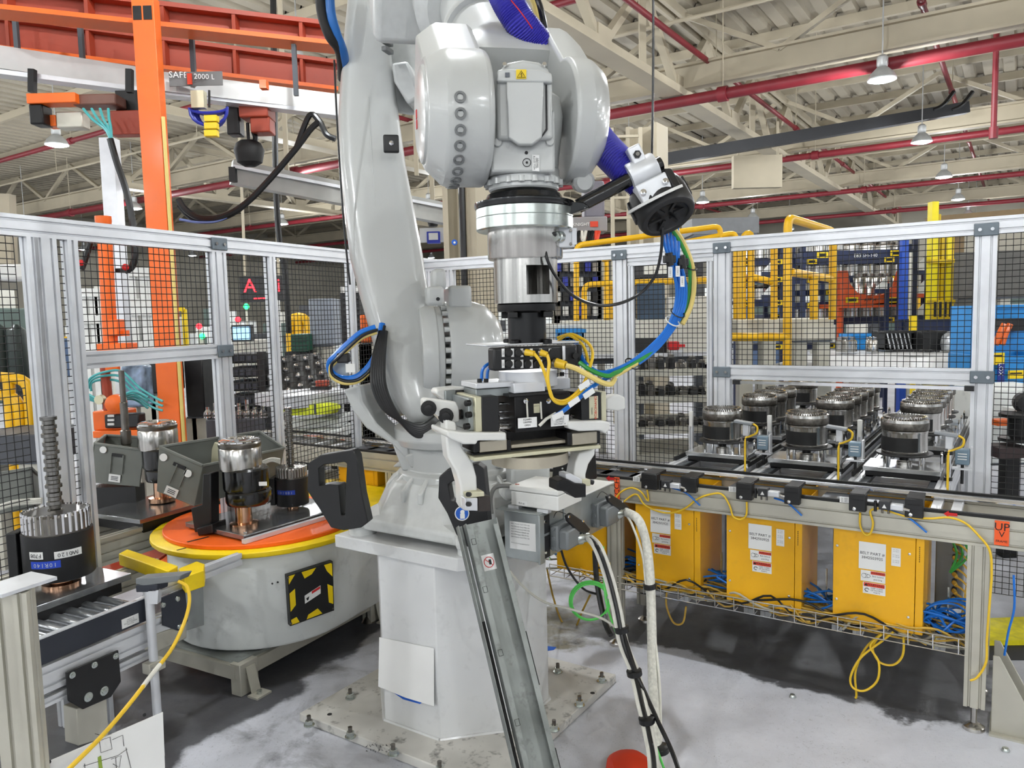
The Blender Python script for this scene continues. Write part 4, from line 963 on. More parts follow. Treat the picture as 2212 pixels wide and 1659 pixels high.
for s in (-1, 1): MB().lathe(ctr - cu_ * .05 + cf * (fr_ * .044) + dt * (s * .030), cf * fr_ + cu_ * .3, [(.008, 0), (.008, .008), (.004, .01)], 8).build('foot_bolt', CHROME, cl)
MB().lathe(ctr - cu_ * .071, -cu_, [(.03, 0), (.074, 0), (.074, .007), (.03, .007)], 36).build('swivel_plate', WHITE, ca)
for k in range(8):
    a = 2 * PI * k / 8 + .3; MB().lathe(ctr - cu_ * .0705 + (dt * math.cos(a) + cf * math.sin(a)) * .063, cu_, [(.0055, 0), (.0055, .0012)], 10).build('plate_slot', INK, ca)
bc = at(1431, 446, TY + .0)
bd = (-cu_ * .75 + V((0, -.55, -.2))).normalized()
sw = thing('cable_swivel', 'black round cable swivel housing where the cables emerge', 'cable swivel')
MB().lathe(bc - bd * .05, bd, [(.055, -.02), (.070, .0), (.075, .02), (.075, .075), (.070, .088), (.056, .09), (.052, .082), (.028, .07), (.02, .07)], 40).build('housing', BLACK, sw, bevel=.003)
for k in range(6):
    a = 2 * PI * k / 6; q_ = bd.cross(dt).normalized(); d = dt * math.cos(a) + q_ * math.sin(a)
    MB().box(bc - bd * .02 + d * .073, (.03, .012, .006), (bd, bd.cross(d), d)).build('housing_lug', BLACK, sw, bevel=.003)
    MB().box(bc + bd * .03 + d * .035, (.003, .004, .018), (bd, bd.cross(d), d)).build('slot', INK, sw)
# violet corrugated hose from forearm to the clamp
def corrug(pts, r, k=6):
    P_ = smooth(pts, k * 5); m_ = MB(); rs = [r * (1 + .05 * (1 if i % 2 else -1)) for i in range(len(P_))]; return m_.tube(P_, r, 18, rs=rs)
hs1 = thing('dress_pack_hose', 'blue violet corrugated dress pack hose looping over the forearm to the clamp', 'hose')
hp = [at(1040, -120, 2.25), at(1085, -20, 2.12), at(1118, 40, 2.10), at(1160, 95, 2.13), at(1205, 160, 2.16), at(1245, 225, 2.12), at(1290, 300, 2.04), at(1340, 355, 1.99), at(1385, 395, 1.98), at(1415, 420, 1.98)]
corrug(hp, .041).build('hose', HOSE, hs1)
MB().tube(smooth([at(1052, -60, 2.14), at(1120, 20, 2.04), at(1150, 62, 2.05)], 6), .0015, 6).build('red_stripe', REDA, hs1)
for off, mt, yy in ((30, YCABP, 2.2), (40, KCAB, 2.2)):
    solo('dress_pack_cable', MB().tube(smooth([at(1085 + off, -60, yy), at(1118 + off, -5, yy), at(1132 + off, 40, yy), at(1140 + off, 85, yy + .05)]), .010 if mt is KCAB else .008, 8), mt, '%s dress pack cable beside the violet hose' % ('black' if mt is KCAB else 'pale yellow'), 'cable')
# ================================================================== gripper
g = V((.92, .39, 0)).normalized(); gn = V((-.39, .92, 0)).normalized(); G = (g, gn, Z)
GO = V((T0.x + .0, T0.y, 0))
gr = thing('robot_gripper', 'black and silver parallel gripper with white curved jaw arms', 'gripper')
def gp(x, y, t=0.0):
    "point on the plane parallel to the gripper axis at depth offset t"
    return onpl(x, y, GO + gn * t, gn)
def gbox(name, x0, x1, y0, y1, t0, t1, mat, parent=None, bev=.002):
    xm = (x0 + x1) / 2; ym = (y0 + y1) / 2
    s0, s1 = (gp(x0, ym, t0) - GO).dot(g), (gp(x1, ym, t0) - GO).dot(g); z1, z0 = gp(xm, y0, t0).z, gp(xm, y1, t0).z
    return MB().span((s0, t0, z0), (s1, t1, z1), G, GO).build(name, mat, parent or gr, bevel=bev)
gbox('mount_plate', 1050, 1252, 741, 745, -.05, .10, ALU)
io = gbox('fieldbus_module', 1066, 1248, 748, 797, -.085, -.045, BLACK, bev=.006)
gbox('module_side', 1249, 1258, 745, 790, -.06, -.02, BLACK, io)
def gtext(b, x, y, t, sz, par, mat=INK, vert=False): text(b, par, gp(x, y, t), Z if vert else g, -g if vert else Z, sz, mat)
gt = -.086
for j, y in enumerate((762, 786)):
    for i in range(6):
        x = 1087 + i * 20.3
        if i < 5 or j == 0:
            w = gbox('port_label', x - 3, x + 3, y - 9, y + 9, gt - .001, gt, LABEL, io, 0); gtext('PIN %d' % (i * 2 + j), x, y, gt - .0016, .004, w, vert=True)
        if i < 3 or j == 1: MB().lathe(gp(x + 11, y, gt), -gn, [(.0095, 0), (.0095, .006), (.007, .008), (.002, .008)], 14).build('port_cap', RUBBER, io)
MB().lathe(gp(1194, 765, gt), -gn, [(.015, 0), (.015, .007)], 6).build('hex_plug', RUBBER, io)
MB().lathe(gp(1240, 768, gt), -gn, [(.008, 0), (.008, .01)], 12).build('port_cap', RUBBER, io)
gbox('clear_clip', 1216, 1222, 747, 778, gt - .006, gt, ALU, io)
MB().lathe(gp(1196, 786, gt), -gn, [(.013, 0), (.013, .012), (.010, .014)], 16).build('power_socket', STEELD, io)
MB().lathe(T0 + Z * tz(832), Z, [(.075, 0), (.075, tz(800) - tz(832))], 36).build('hub', ALU, gr)
gbox('adapter_plate', 1028, 1110, 826, 838, -.055, .055, ALU); gbox('adapter_plate', 1028, 1120, 838, 856, -.04, .05, ZINC)
gbox('adapter_plate', 1110, 1178, 826, 848, -.075, .06, ALU); gbox('adapter_plate', 1178, 1232, 818, 842, -.03, .07, ALU)
for x, y in ((1036, 826), (1050, 826), (1134, 826), (1160, 826), (1200, 814), (1214, 812)): MB().cyl(gp(x, y, -.035), gp(x, y - 8, -.035), .006, n=10).build('cap_screw', BLKAN, gr)
gbox('body', 1112, 1232, 852, 930, -.075, .05, BLKAN); gbox('body_lid', 1100, 1228, 848, 854, -.08, .06, BLACK)
lb = gbox('end_block', 1041, 1078, 857, 933, -.085, .06, BLACK); gbox('end_strip', 1027, 1041, 857, 933, -.085, .06, CREAM, lb); gbox('end_face', 1012, 1027, 860, 930, -.07, .05, ZINC, lb)
gbox('rear_block', 985, 1030, 842, 880, .05, .12, BLACK); gbox('rear_face', 962, 985, 843, 866, .05, .11, ZINC)
rbk = gbox('end_block', 1256, 1298, 848, 915, -.085, .05, BLACK); gbox('end_strip', 1299, 1310, 846, 910, -.08, .05, CREAM, rbk)
w = gbox('nameplate', 1273, 1292, 856, 904, -.0865, -.0855, CREAM, rbk, 0); gtext('ROBOHAND', 1287, 880, -.0872, .0105, w, REDL, True); gtext('GRIPPER', 1279, 888, -.0872, .005, w, INK, True)
for y, r in ((889, .0035), (902, .007), (917, .0055), (872, .004)):
    MB().cyl(gp(1078, y, -.03), gp(1113, y, -.03), r, n=12).build('guide_rod', CHROME, gr); MB().cyl(gp(1231, y - 4, -.03), gp(1257, y - 5, -.03), r, n=12).build('guide_rod', CHROME, gr)
gbox('lower_rod', 1078, 1118, 920, 927, -.05, -.03, STEEL)
MB().lathe(gp(1110, 892, -.02), -g, [(.03, 0), (.03, .006), (.02, .008)], 24).build('piston', RUBBER, gr)
for x, y in ((1018, 870), (1020, 895), (1016, 920)): MB().lathe(gp(x, y, -.075) - g * .004, -g - gn * .3, [(.0075, 0), (.0075, .012), (.004, .013)], 12).build('cap_screw', BLKAN, gr)
# paper notes and plug on the body
for x0, x1, y0, y1, lines in ((1119, 1160, 902, 924, ('SQ##B/L', 'GRIPPER', 'OPEN')), (1190, 1229, 897, 920, ('SQ###.B', 'GRIPPER', 'CLOSED', 'ON PART A'))):
    w = gbox('paper_note', x0, x1, y0, y1, -.092, -.091, LABEL, gr, 0)
    for k, b in enumerate(lines): gtext(b, (x0 + x1) / 2, y0 + 4 + k * (y1 - y0 - 3) / len(lines), -.0926, .0062, w)
w = gbox('rating_plate', 1153, 1166, 872, 892, -.0765, -.0755, CREAM, gr, 0); gtext('RPW-500', 1159, 877, -.077, .0035, w)
for x in (1134, 1183): MB().lathe(gp(x, 866, -.076), -gn, [(.0065, 0), (.0065, .006), (.003, .007)], 12).build('sensor_screw', CHROME, gr)
for x in (1138, 1168): MB().cyl(gp(x, 868, -.085), gp(x + 2, 905, -.085), .0022, n=8).build('sensor_wire', WCAB, gr)
MB().tube([gp(1200, 893, -.09), gp(1180, 905, -.10), gp(1165, 920, -.095)], .004, 8).build('clear_tube', WCAB, gr)
# white jaw carriers, slides and bottom rail
gbox('slide_body', 1036, 1096, 951, 975, -.085, .0, TAN); gbox('slide_cap', 1024, 1036, 950, 977, -.088, .0, BLKAN); gbox('slide_cap', 1096, 1104, 950, 974, -.088, .0, BLKAN)
gbox('slide_body', 1236, 1291, 934, 960, -.085, .0, TAN); gbox('slide_cap', 1226, 1236, 934, 962, -.088, .0, BLKAN); gbox('slide_cap', 1291, 1297, 932, 958, -.088, .0, BLKAN)
gbox('rail_top', 1104, 1226, 955, 963, -.075, .0, TAN); gbox('rail_back', 1096, 1232, 925, 952, -.02, .03, BLKAN)
gbox('bottom_rail', 1024, 1298, 975, 983, -.09, .0, CREAM); gbox('rail_web', 1020, 1292, 966, 976, -.06, -.02, BLACK)
MB().lathe(T0 + g * .0 + Z * tz(998), Z, [(.10, 0), (.10, tz(975) - tz(998))], 40).build('tan_reflection_disc', TAN, gr)  # tan reflection below the gripper, put into the colour of a disc
WJ = M('jaw_white', (226, 226, 222), .32, 0, .02, coat=.3)
def gpr(name, pts, t, dv, mat=WJ, bev=.005): return MB().prism([gp(x, y, t) for x, y in pts], gn * dv).build(name, mat, gr, bevel=bev, seg=3)
gpr('jaw_shelf', [(966, 930), (1000, 934), (1094, 934), (1095, 952), (1032, 952), (1030, 960), (1002, 960), (978, 950), (966, 942)], -.1, .13)
gpr('jaw_shelf', [(1228, 910), (1300, 908), (1318, 912), (1319, 928), (1308, 938), (1300, 930), (1252, 932), (1228, 926)], -.1, .13)
ca1 = gpr('jaw_link', [(916, 864), (922, 860), (985, 868), (992, 880), (993, 912), (975, 914), (958, 912), (930, 884), (916, 880)], -.04, .035)
for x, y in ((926, 882), (963, 898)):
    MB().lathe(gp(x, y, -.042), -gn - g * .35, [(.019, 0), (.019, .003), (.010, .004), (.010, .016), (.006, .017)], 18).build('link_bolt', BLKAN, ca1)
gpr('jaw_link', [(941, 850), (945, 840), (985, 836), (1012, 838), (1012, 862), (960, 864)], .06, .05)
gpr('jaw_link', [(1310, 860), (1336, 852), (1351, 858), (1352, 884), (1336, 888), (1310, 885)], .0, .04)
MB().cyl(gp(1306, 872, .02), gp(1330, 870, .02), .010, n=12).build('link_pin', BLKAN, gr); MB().cyl(gp(992, 895, -.02), gp(1016, 893, -.02), .013, n=12).build('link_pin', BLKAN, gr)
gpr('jaw_arm', [(962, 905), (985, 912), (990, 940), (1000, 968), (1022, 1000), (1030, 1030), (1032, 1078), (1031, 1104), (1004, 1104), (997, 1092), (995, 1050), (986, 1018), (968, 988), (964, 950)], -.06, .045)
gpr('jaw_arm', [(1252, 978), (1286, 968), (1286, 982), (1272, 1003), (1266, 1025), (1267, 1060), (1242, 1060), (1239, 1025), (1244, 998)], -.06, .045)
jp = gpr('jaw_pad', [(1033, 1074), (1059, 1072), (1060, 1104), (1034, 1106)], -.075, .06, M('pad_brown', (50, 42, 38), .5), .002)
gpr('pad_bracket', [(1006, 1066), (1026, 1062), (1046, 1062), (1047, 1072), (1031, 1074), (1010, 1076)], -.08, .06, CREAM, .002)
gpr('pad_bracket', [(1004, 1076), (1032, 1076), (1032, 1104), (1006, 1102)], -.085, .05, ALU, .002)
for x, y in ((1014, 1068), (1014, 1089)): MB().cyl(gp(x, y, -.09), gp(x - 3, y, -.105), .006, n=10).build('pad_screw', BLKAN, gr)
gpr('jaw_pad', [(1204, 1040), (1222, 1034), (1242, 1044), (1266, 1046), (1266, 1074), (1243, 1076), (1224, 1062), (1204, 1060)], -.09, .05, BLKAN, .002)
gpr('pad_bracket', [(1222, 1024), (1232, 1022), (1258, 1036), (1258, 1048), (1246, 1046), (1222, 1034)], -.08, .04, ALU, .002)
gpr('pad_bracket', [(1256, 1036), (1276, 1036), (1276, 1050), (1258, 1050)], -.07, .05, CREAM, .002)
MB().cyl(gp(1272, 1040, -.03), gp(1281, 1042, -.03), .007, n=8).build('pad_screw', BLKAN, gr)
# ================================================================== cables at the gripper
def cab(name, mat, label, pts, r, k=8, cat='cable', group=None):
    return solo(name, MB().tube(smooth(pts, k), r, 8), mat, label, cat, group)
q_ = lambda x, y, o=0: gp(x, y, -.10 + o)
def plug(parent_name, a, b, r, mat, label):
    t = thing('round_plug', label, 'plug'); MB().cyl(a, b, r, r * .8, 14).build('grip', mat, t); MB().cyl(a - (b - a) * .25, a, r * 1.02, n=14).build('nut', STEELD, t); return t
plug('', q_(1136, 761, .008), q_(1154, 764, -.01), .0085, YCAB, 'yellow round plug at the upper row of the black valve module')
plug('', q_(1168, 762, .0), q_(1182, 766, -.012), .0085, YCAB, 'second yellow round plug at the upper row of the module')
plug('', q_(1202, 784, .0), q_(1222, 789, -.02), .0125, YCAB, 'large yellow power plug on the black valve module')
cab('sensor_lead', YCAB, 'yellow sensor lead hanging down the gripper front, left of the pair', [q_(1154, 764, -.01), q_(1166, 780, -.02), q_(1178, 810, -.02), q_(1186, 840, -.02), q_(1192, 858, -.02), q_(1206, 866, -.02), q_(1224, 864, -.02), q_(1246, 848, -.02), q_(1262, 826, -.02), q_(1272, 800, .0), q_(1280, 770, .02), q_(1276, 748, .06), q_(1258, 732, .09), q_(1232, 722, .12), q_(1204, 730, .15)], .0042)
cab('sensor_lead', YCAB, 'yellow sensor lead hanging down the gripper front, right of the pair', [q_(1182, 766, -.012), q_(1186, 785, -.02), q_(1183, 815, -.026), q_(1188, 845, -.026), q_(1198, 866, -.026), q_(1216, 872, -.026), q_(1238, 862, -.026), q_(1258, 842, -.02), q_(1268, 812, -.0), q_(1270, 780, .03), q_(1262, 752, .06), q_(1248, 735, .09), q_(1226, 724, .12), q_(1206, 736, .15)], .0042)
cab('power_cable', YCABP, 'thick pale yellow power cable bending up into the blue bundle', [q_(1222, 789, -.02), q_(1246, 797, -.03), q_(1275, 813, -.04), q_(1300, 826, -.04), q_(1318, 830, -.03), q_(1326, 822, -.02), q_(1330, 812, -.01), q_(1345, 802, .0), q_(1375, 785, .02)], .0068)
cab('ground_cable', GCAB, 'green cable bending into the blue cable bundle', [q_(1252, 783, .0), q_(1270, 796, -.02), q_(1295, 808, -.03), q_(1315, 812, -.03), q_(1328, 806, -.02), q_(1345, 799, .0), q_(1375, 782, .02), q_(1410, 758, .05), q_(1445, 722, .07), q_(1478, 672, .07), q_(1490, 620, .06), q_(1488, 570, .04), q_(1468, 520, .03), q_(1448, 490, .02), q_(1436, 468, .02)], .0058)
cab('power_cable', YCABP, 'thick pale yellow cable dropping from the cable ball on the outside of the bend', [q_(1438, 462, .02), q_(1452, 488, .02), q_(1474, 520, .03), q_(1494, 570, .04), q_(1499, 620, .05), q_(1491, 664, .06), q_(1474, 700, .06)], .0068)
for i in range(5):
    o = i - 2
    cab('air_tube', BCAB, ['uppermost blue air tube of the bundle hanging from the cable ball', 'second blue air tube of the bundle hanging from the cable ball', 'middle blue air tube of the bundle hanging from the cable ball', 'fourth blue air tube of the bundle hanging from the cable ball', 'lowest blue air tube of the bundle hanging from the cable ball'][i],
        [q_(1430 + i * 8, 478, .03), q_(1434 + i * 8, 520, .03), q_(1446 + i * 5, 560, .03), q_(1456 + i * 5, 590, .04 + (i % 2) * .01), q_(1462 + i * 5, 630, .05), q_(1456 + i * 5, 672, .06), q_(1438 + i * 4, 712, .06), q_(1405 + i * 3, 748 + i * 2, .05), q_(1365 + i, 780 + i * 3, .02), q_(1322, 800 + i * 3, .0)] +
        ([q_(1290, 802 + i * 3, -.0), q_(1262, 780 + i * 4, .03), q_(1250, 750 + i * 4, .07), q_(1240, 735, .13)] if i < 3 else [q_(1280, 828 + i * 2, -.02), q_(1245, 858 + i * 2, -.04), q_(1215, 882 + i * 2, -.04), q_(1198, 892 + i * 2, -.03)]), .0045, group='blue air tubes')
tt = thing('tube_joiner', 'black push-in tube joiners with paper tags on the blue tubes', 'connector')
for x, y in ((1446, 560), (1474, 566)):
    MB().cyl(q_(x - 2, y - 14, .03), q_(x + 2, y + 14, .03), .010, n=12).build('joiner_body', BLACK, tt); MB().box(q_(x, y, .03), (.016, .008, .010), G).build('joiner_wing', BLACK, tt, bevel=.002)
for x, y in ((1448, 588), (1464, 586), (1474, 608)):
    w = MB().box(q_(x, y, .015), (.0065, .0006, .014), G).build('paper_tag', LABEL, tt); text('1-SEQ 5', w, q_(x, y, .0138), Z, -g, .0055, INK)
for x, y, mt in ((1464, 676, KCAB), (1453, 694, WCAB), (1366, 786, KCAB), (1322, 806, WCAB), (1490, 574, KCAB)):
    c = q_(x, y, {1366: .02, 1322: 0, 1490: .045}.get(x, .06)); solo('cable_tie', MB().tube([c + (g * .017 * math.cos(t_) + Z * .013 * math.sin(t_)) * (1 if x > 1330 else .8) + gn * (.02 * math.sin(t_)) for t_ in [2 * PI * k / 14 for k in range(14)]], .002, 5, True), mt, '%s cable tie round the blue bundle, %s' % ('black' if mt is KCAB else 'white', {1464: 'upper right of the curve', 1453: 'just below the upper black tie', 1366: 'halfway along the curve', 1322: 'where it meets the gripper', 1490: 'near the paper tags'}[x]), 'cable tie')
for k, (x, y, r_) in enumerate(((1205, 898, -.35), (1240, 868, -.5), (1262, 832, -.5), (1272, 850, -.5))):
    c = q_(x, y, -.05); ax_ = frame(g * math.cos(-r_) + Z * math.sin(-r_), gn); w = solo('paper_flag', MB().box(c, (.016, .0008, .007), (ax_[0], gn, gn.cross(ax_[0]))), LABEL, 'white printed paper flag on the blue tubes, %s' % ('lowest', 'second lowest', 'upper left', 'upper right')[k], 'label')
for k, x in enumerate((1040, 1052)):
    cab('air_tube', BCAB, '%s short blue air tube behind the gripper hub' % ('left' if k == 0 else 'right'), [gp(x, 822, .0), gp(x + 2, 800, .0), gp(x + 12, 788, .0), gp(x + 30, 780, .01)], .004)
# ================================================================== cable loop at the robot shoulder
sb = [at(812, 708, 2.86), at(780, 720, 2.85), at(750, 745, 2.84), at(722, 772, 2.84), at(712, 785, 2.85), at(716, 805, 2.86), at(742, 818, 2.86), at(775, 812, 2.86), at(805, 780, 2.88), at(818, 740, 2.92), at(826, 700, 2.96)]
for k, (mt, off, nm) in enumerate(((BCAB, 0, 'thick blue hose looping out at the robot shoulder'), (YCABP, 9, 'pale yellow cable looping out at the robot shoulder'), (KCAB, 4, 'thin black cable looping out at the robot shoulder'))):
    cab('shoulder_cable', mt, nm, [p + V((.006 * k, -.012 * k, -off * .0017)) for p in sb], (.013, .008, .006)[k])
t = thing('hose_clip', 'black hose clip with white tag on the shoulder cable loop', 'clip')
MB().box(at(742, 773, 2.84), (.022, .02, .018)).build('clip_body', BLACK, t, bevel=.005); MB().box(at(757, 795, 2.82), (.017, .003, .016)).build('white_tag', WHITE, t); MB().box(at(735, 800, 2.9), (.03, .01, .045)).build('clip_plate', ZINC, t)
for k in range(6):
    o = k * 7 - 18
    cab('harness_cable', KCAB, 'black cable %d of the harness hanging under the robot arm' % 0 if False else ['outermost', 'second', 'third', 'fourth', 'fifth', 'innermost'][k] + ' black cable of the harness hanging under the robot arm', [at(828 + o * .3, 715, 2.88), at(818 + o * .6, 775, 2.85), at(818 + o * .7, 830, 2.83), at(838 + o * .6, 880, 2.82), at(872 + o * .3, 915 + o * .4, 2.82), at(905, 932 + o * .6, 2.84), at(932, 915 + o * .4, 2.88), at(955, 885 + o * .2, 2.95)], .009, group='black harness cables')
t = thing('dress_pack_bundle', 'thick black and blue hoses at the top left of the robot arm', 'hose bundle')
MB().tube(smooth([at(692, -60, 3.1), at(695, 20, 3.1), at(712, 75, 3.1), at(735, 110, 3.15), at(742, 170, 3.3)]), .022, 12).build('black_hose', RUBBER, t)
MB().tube(smooth([at(712, -60, 3.08), at(714, 20, 3.08), at(726, 70, 3.1), at(742, 115, 3.15), at(748, 170, 3.3)]), .018, 12).build('blue_hose', M('dark_blue_hose', (34, 104, 178), .35), t)
cab('pendant_wire', KCAB, 'thin black wire hanging straight down left of the robot arm', [at(722, 130, 3.0), at(728, 260, 3.0), at(738, 420, 3.0), at(746, 520, 3.0), at(756, 615, 3.0)], .004)
cab('pendant_wire', KCAB, 'thin black wire hanging from the roof right of the robot', [at(1411, -60, 2.3), at(1411, 150, 2.3), at(1408, 345, 2.3)], .0035)
# ================================================================== connector cabinet on the robot base
cb = thing('connector_cabinet', 'galvanised connector cabinet with grey plugs beside the robot base', 'cabinet')
C0 = at(1168, 1216, 2.58); ZC0, ZC1 = C0.z, at(1166, 1112, 2.58).z
cx = lambda s, v, z: V((C0.x, C0.y, 0)) + U * s + VV * v + Z * z
def cspan(name, a, b, mat, par=None, bev=.002): return MB().span(a, b, FU, (C0.x, C0.y, 0)).build(name, mat, par or cb, bevel=bev)
wd_ = .145; dp = .54
cspan('front_panel', (-wd_, -.004, ZC0), (-.004, .0, ZC1), ZINC)
cspan('shell', (-wd_, .001, ZC0 + .004), (0, dp, ZC1), ZINC)
cspan('top_flange', (-wd_ - .03, -.012, ZC1), (.004, .2, ZC1 + .004), ZINC); cspan('side_flange', (-.003, -.012, ZC0 - .004), (.006, .02, ZC1), ZINC)
cspan('roof', (-wd_, .2, ZC1), (.01, dp + .02, ZC1 + .006), WHITE)
for z0, z1 in ((ZC0 + .095, ZC1 - .012), (ZC0 + .008, ZC0 + .085)): cspan('cut_out', (.0, .012, z0), (.003, .06, z1), INK, None, 0)
cspan('inner_plate', (.0, .16, ZC0 + .02), (.004, .29, ZC1 - .004), ZINC)
for v_, z in ((.005, ZC0 + .03), (.005, ZC1 - .03), (.03, ZC0 + .002), (.3, ZC0 + .02), (.5, ZC0 + .05)): MB().lathe(cx(.005, v_ + .02, z), U, [(.006, 0), (.005, .003)], 8).build('screw', CHROME, cb)
w = MB().prism([onpl(x, y, cx(0, -.0045, 0), VV) for x, y in ((1101, 1125), (1157, 1132), (1158, 1192), (1102, 1184))], -VV * .0008).build('spec_label', LABEL, cb)
for k in range(8):
    b = ['Axis 1 Kyodo Yushi TMO 150', 'Axis 2 Kyodo Yushi TMO 150', 'Axis 3 Kyodo Yushi TMO 150', 'Axis 4 Mobilgear 600 XP 320', 'Axis 5 Mobilgear 600 XP 320', 'Axis 6 Kyodo Yushi TMO 150', '', 'Ref. lubrication in axis gearboxes PD 3'][k]
    if b: text(b, w, onpl(1104, 1130 + k * 5.6 + (2 if k == 7 else 0), cx(0, -.0056, 0), VV), U, Z, .0062 if k < 7 else .0048, INK, 'LEFT')
lidb = [cx(s, v, 0) for s, v in ((-.13, .02), (.055, .02), (.055, .24), (-.13, .24))]
jb = thing('junction_box', 'white junction box with lid on top of the galvanised cabinet', 'box')
zj = ZC1 + .014
for s, v in ((-.12, .03), (.0, .03)): MB().box(cx(s, v, ZC1 + .008), (.022, .012, .006), FU).build('foot', ALU, jb)
MB().span((-.13, .02, zj), (.062, .19, zj + .052), FU, (C0.x, C0.y, 0)).build('body', WHITE, jb, bevel=.004)
MB().span((-.134, .016, zj + .054), (.064, .194, zj + .072), FU, (C0.x, C0.y, 0)).build('lid', WHITE, jb, bevel=.004)
w = MB().box(cx(-.085, .0195, zj + .012), (.022, .0006, .008), FU).build('rating_label', LABEL, jb); text('RU us', w, cx(-.085, .0185, zj + .012), U, Z, .010, INK)
for s, v in ((-.115, .04), (.045, .17)): MB().tube([cx(s + .008 * math.cos(t_), v + .005 * math.sin(t_), zj + .0725) for t_ in [2 * PI * k / 10 for k in range(10)]], .0006, 4, True).build('lid_mark', REDL, jb)
def plugc(x0, x1, y0, y1, s0, lever, gland, lab):
    t = thing('heavy_plug', lab, 'connector', 'grey robot connectors')
    a = onpl((x0 + x1) / 2, (y0 + y1) / 2, cx(s0, 0, 0), U)
    vv = (onpl(x1, (y0 + y1) / 2, cx(s0, 0, 0), U) - onpl(x0, (y0 + y1) / 2, cx(s0, 0, 0), U)).dot(VV) * .42
    hz = abs(onpl((x0 + x1) / 2, y0, cx(s0, 0, 0), U).z - onpl((x0 + x1) / 2, y1, cx(s0, 0, 0), U).z) / 2
    MB().box(a - U * .01, (.016, vv, hz), FU).build('hood', CONN, t, bevel=.005)
    MB().box(a + U * .02 - Z * .006, (.02, vv * .8, hz * .8), FU).build('hood_front', CONN, t, bevel=.008)
    for k in (-.8, 0, .8): MB().lathe(a - VV * vv + Z * (hz * k) - U * .01, -VV, [(.008, 0), (.007, .006)], 10).build('screw', CONN, t)
    l = [onpl(x, y, cx(s0 + .03, 0, 0), U) for x, y in lever]
    MB().prism(l, U * .012).build('latch_lever', BLACK, t, bevel=.003)
    for q in (l[0], l[2]): MB().lathe(q * .8 + (l[0] + l[2]) * .1 + U * .012, U, [(.005, 0), (.004, .004)], 10).build('latch_screw', CHROME, t)
    g0, g1 = onpl(gland[0], gland[1], cx(s0 + .02, 0, 0), U), onpl(gland[2], gland[3], cx(s0 + .045, 0, 0), U)
    d = (g1 - g0); MB().lathe(g0, d, [(.02, 0), (.022, .006), (.022, d.length * .5), (.017, d.length * .55), (.017, d.length)], 18).build('cable_gland', ZINCP, t)
    return g1
e1 = plugc(1198, 1240, 1128, 1182, .028, [(1218, 1114), (1228, 1107), (1256, 1126), (1270, 1143), (1262, 1153), (1245, 1148), (1222, 1126)], (1240, 1165, 1270, 1160), 'grey heavy-duty plug with black latch on the cabinet, nearer one')
e2 = plugc(1286, 1326, 1080, 1132, .02, [(1306, 1072), (1314, 1066), (1342, 1084), (1355, 1096), (1350, 1104), (1334, 1102), (1310, 1084)], (1326, 1112, 1352, 1106), 'grey heavy-duty plug with black latch on the cabinet, farther one')
for k, (a, b, c) in enumerate((((1196, 1118), (1204, 1105), (1222, 1110)), ((1290, 1075), (1300, 1062), (1316, 1072)))):
    solo('lanyard', MB().tube(smooth([onpl(x, y, cx(.03, 0, 0), U) for x, y in (a, b, c)]), .0015, 5), KCAB, 'thin black lanyard at the %s grey plug' % ('nearer', 'farther')[k], 'lanyard')
# ================================================================== leaning galvanised cable channel
tr = thing('cable_channel', 'worn galvanised cable channel leaning against the robot base', 'cable channel')
top_c = at(1034, 1128, 2.42); bot_c = V((.115, 2.05, .012))
td = (bot_c - top_c).normalized(); tx = V((.93, .36, 0)); tx = (tx - td * tx.dot(td)).normalized(); tn = td.cross(tx).normalized()
if tn.y > 0: tn = -tn
TL = (bot_c - top_c).length; TA = (td, tx, tn); hw = .052
MB().span((0, -hw, -.0012), (TL, hw, .0012), TA, top_c).build('web', ZINCW, tr)
for s in (-1, 1):
    MB().span((0, s * hw - .0012, -.0012), (TL, s * hw + .0012, .03), TA, top_c).build('side_wall', ZINCW, tr)
    MB().span((.02, s * (hw - .008) - .008, .029), (TL, s * (hw - .008) + .008, .031), TA, top_c).build('lip', ZINCW, tr)
MB().span((.0, -.075, -.012), (TL, -.055, -.008), TA, top_c).build('back_channel', ZINCW, tr); MB().span((0, -.075, -.012), (TL, -.073, .02), TA, top_c).build('back_wall', ZINCW, tr)
MB().span((.30, -.072, -.006), (TL, -.058, .004), TA, top_c).build('rubber_strip', RUBBER, tr)
for a, b in ((.36, .52), (.7, .95)): MB().span((a, hw + .001, -.002), (b, hw + .005, .028), TA, top_c).build('edge_strip', RUBBER, tr)
w = MB().span((.105, -.02, .0012), (.155, .022, .0018), TA, top_c).build('prohibition_label', LABEL, tr)
cc = top_c + td * .13 + tx * .001 + tn * .0022
MB().tube([cc + td * (.016 * math.cos(t_)) + tx * (.016 * math.sin(t_)) for t_ in [2 * PI * k / 20 for k in range(20)]], .0012, 5, True).build('red_ring', REDA, w)
MB().bar(cc - td * .011 - tx * .011, cc + td * .011 + tx * .011, .002, .001, tn).build('red_bar', REDA, w); MB().box(cc + tx * .004, (.008, .004, .0006), TA).build('pictogram', INK, w)
for k, t_ in enumerate((.06, .21, .40, .60)):
    q = top_c + td * t_ - tx * (hw - .010) + tn * .0325; pts = [q + td * a + tx * b for a, b in ((-.009, -.006), (-.009, .007), (.009, .007), (.009, -.006))]
    MB().tube(pts, .0009, 4, True).build('pen_mark', INK, tr)
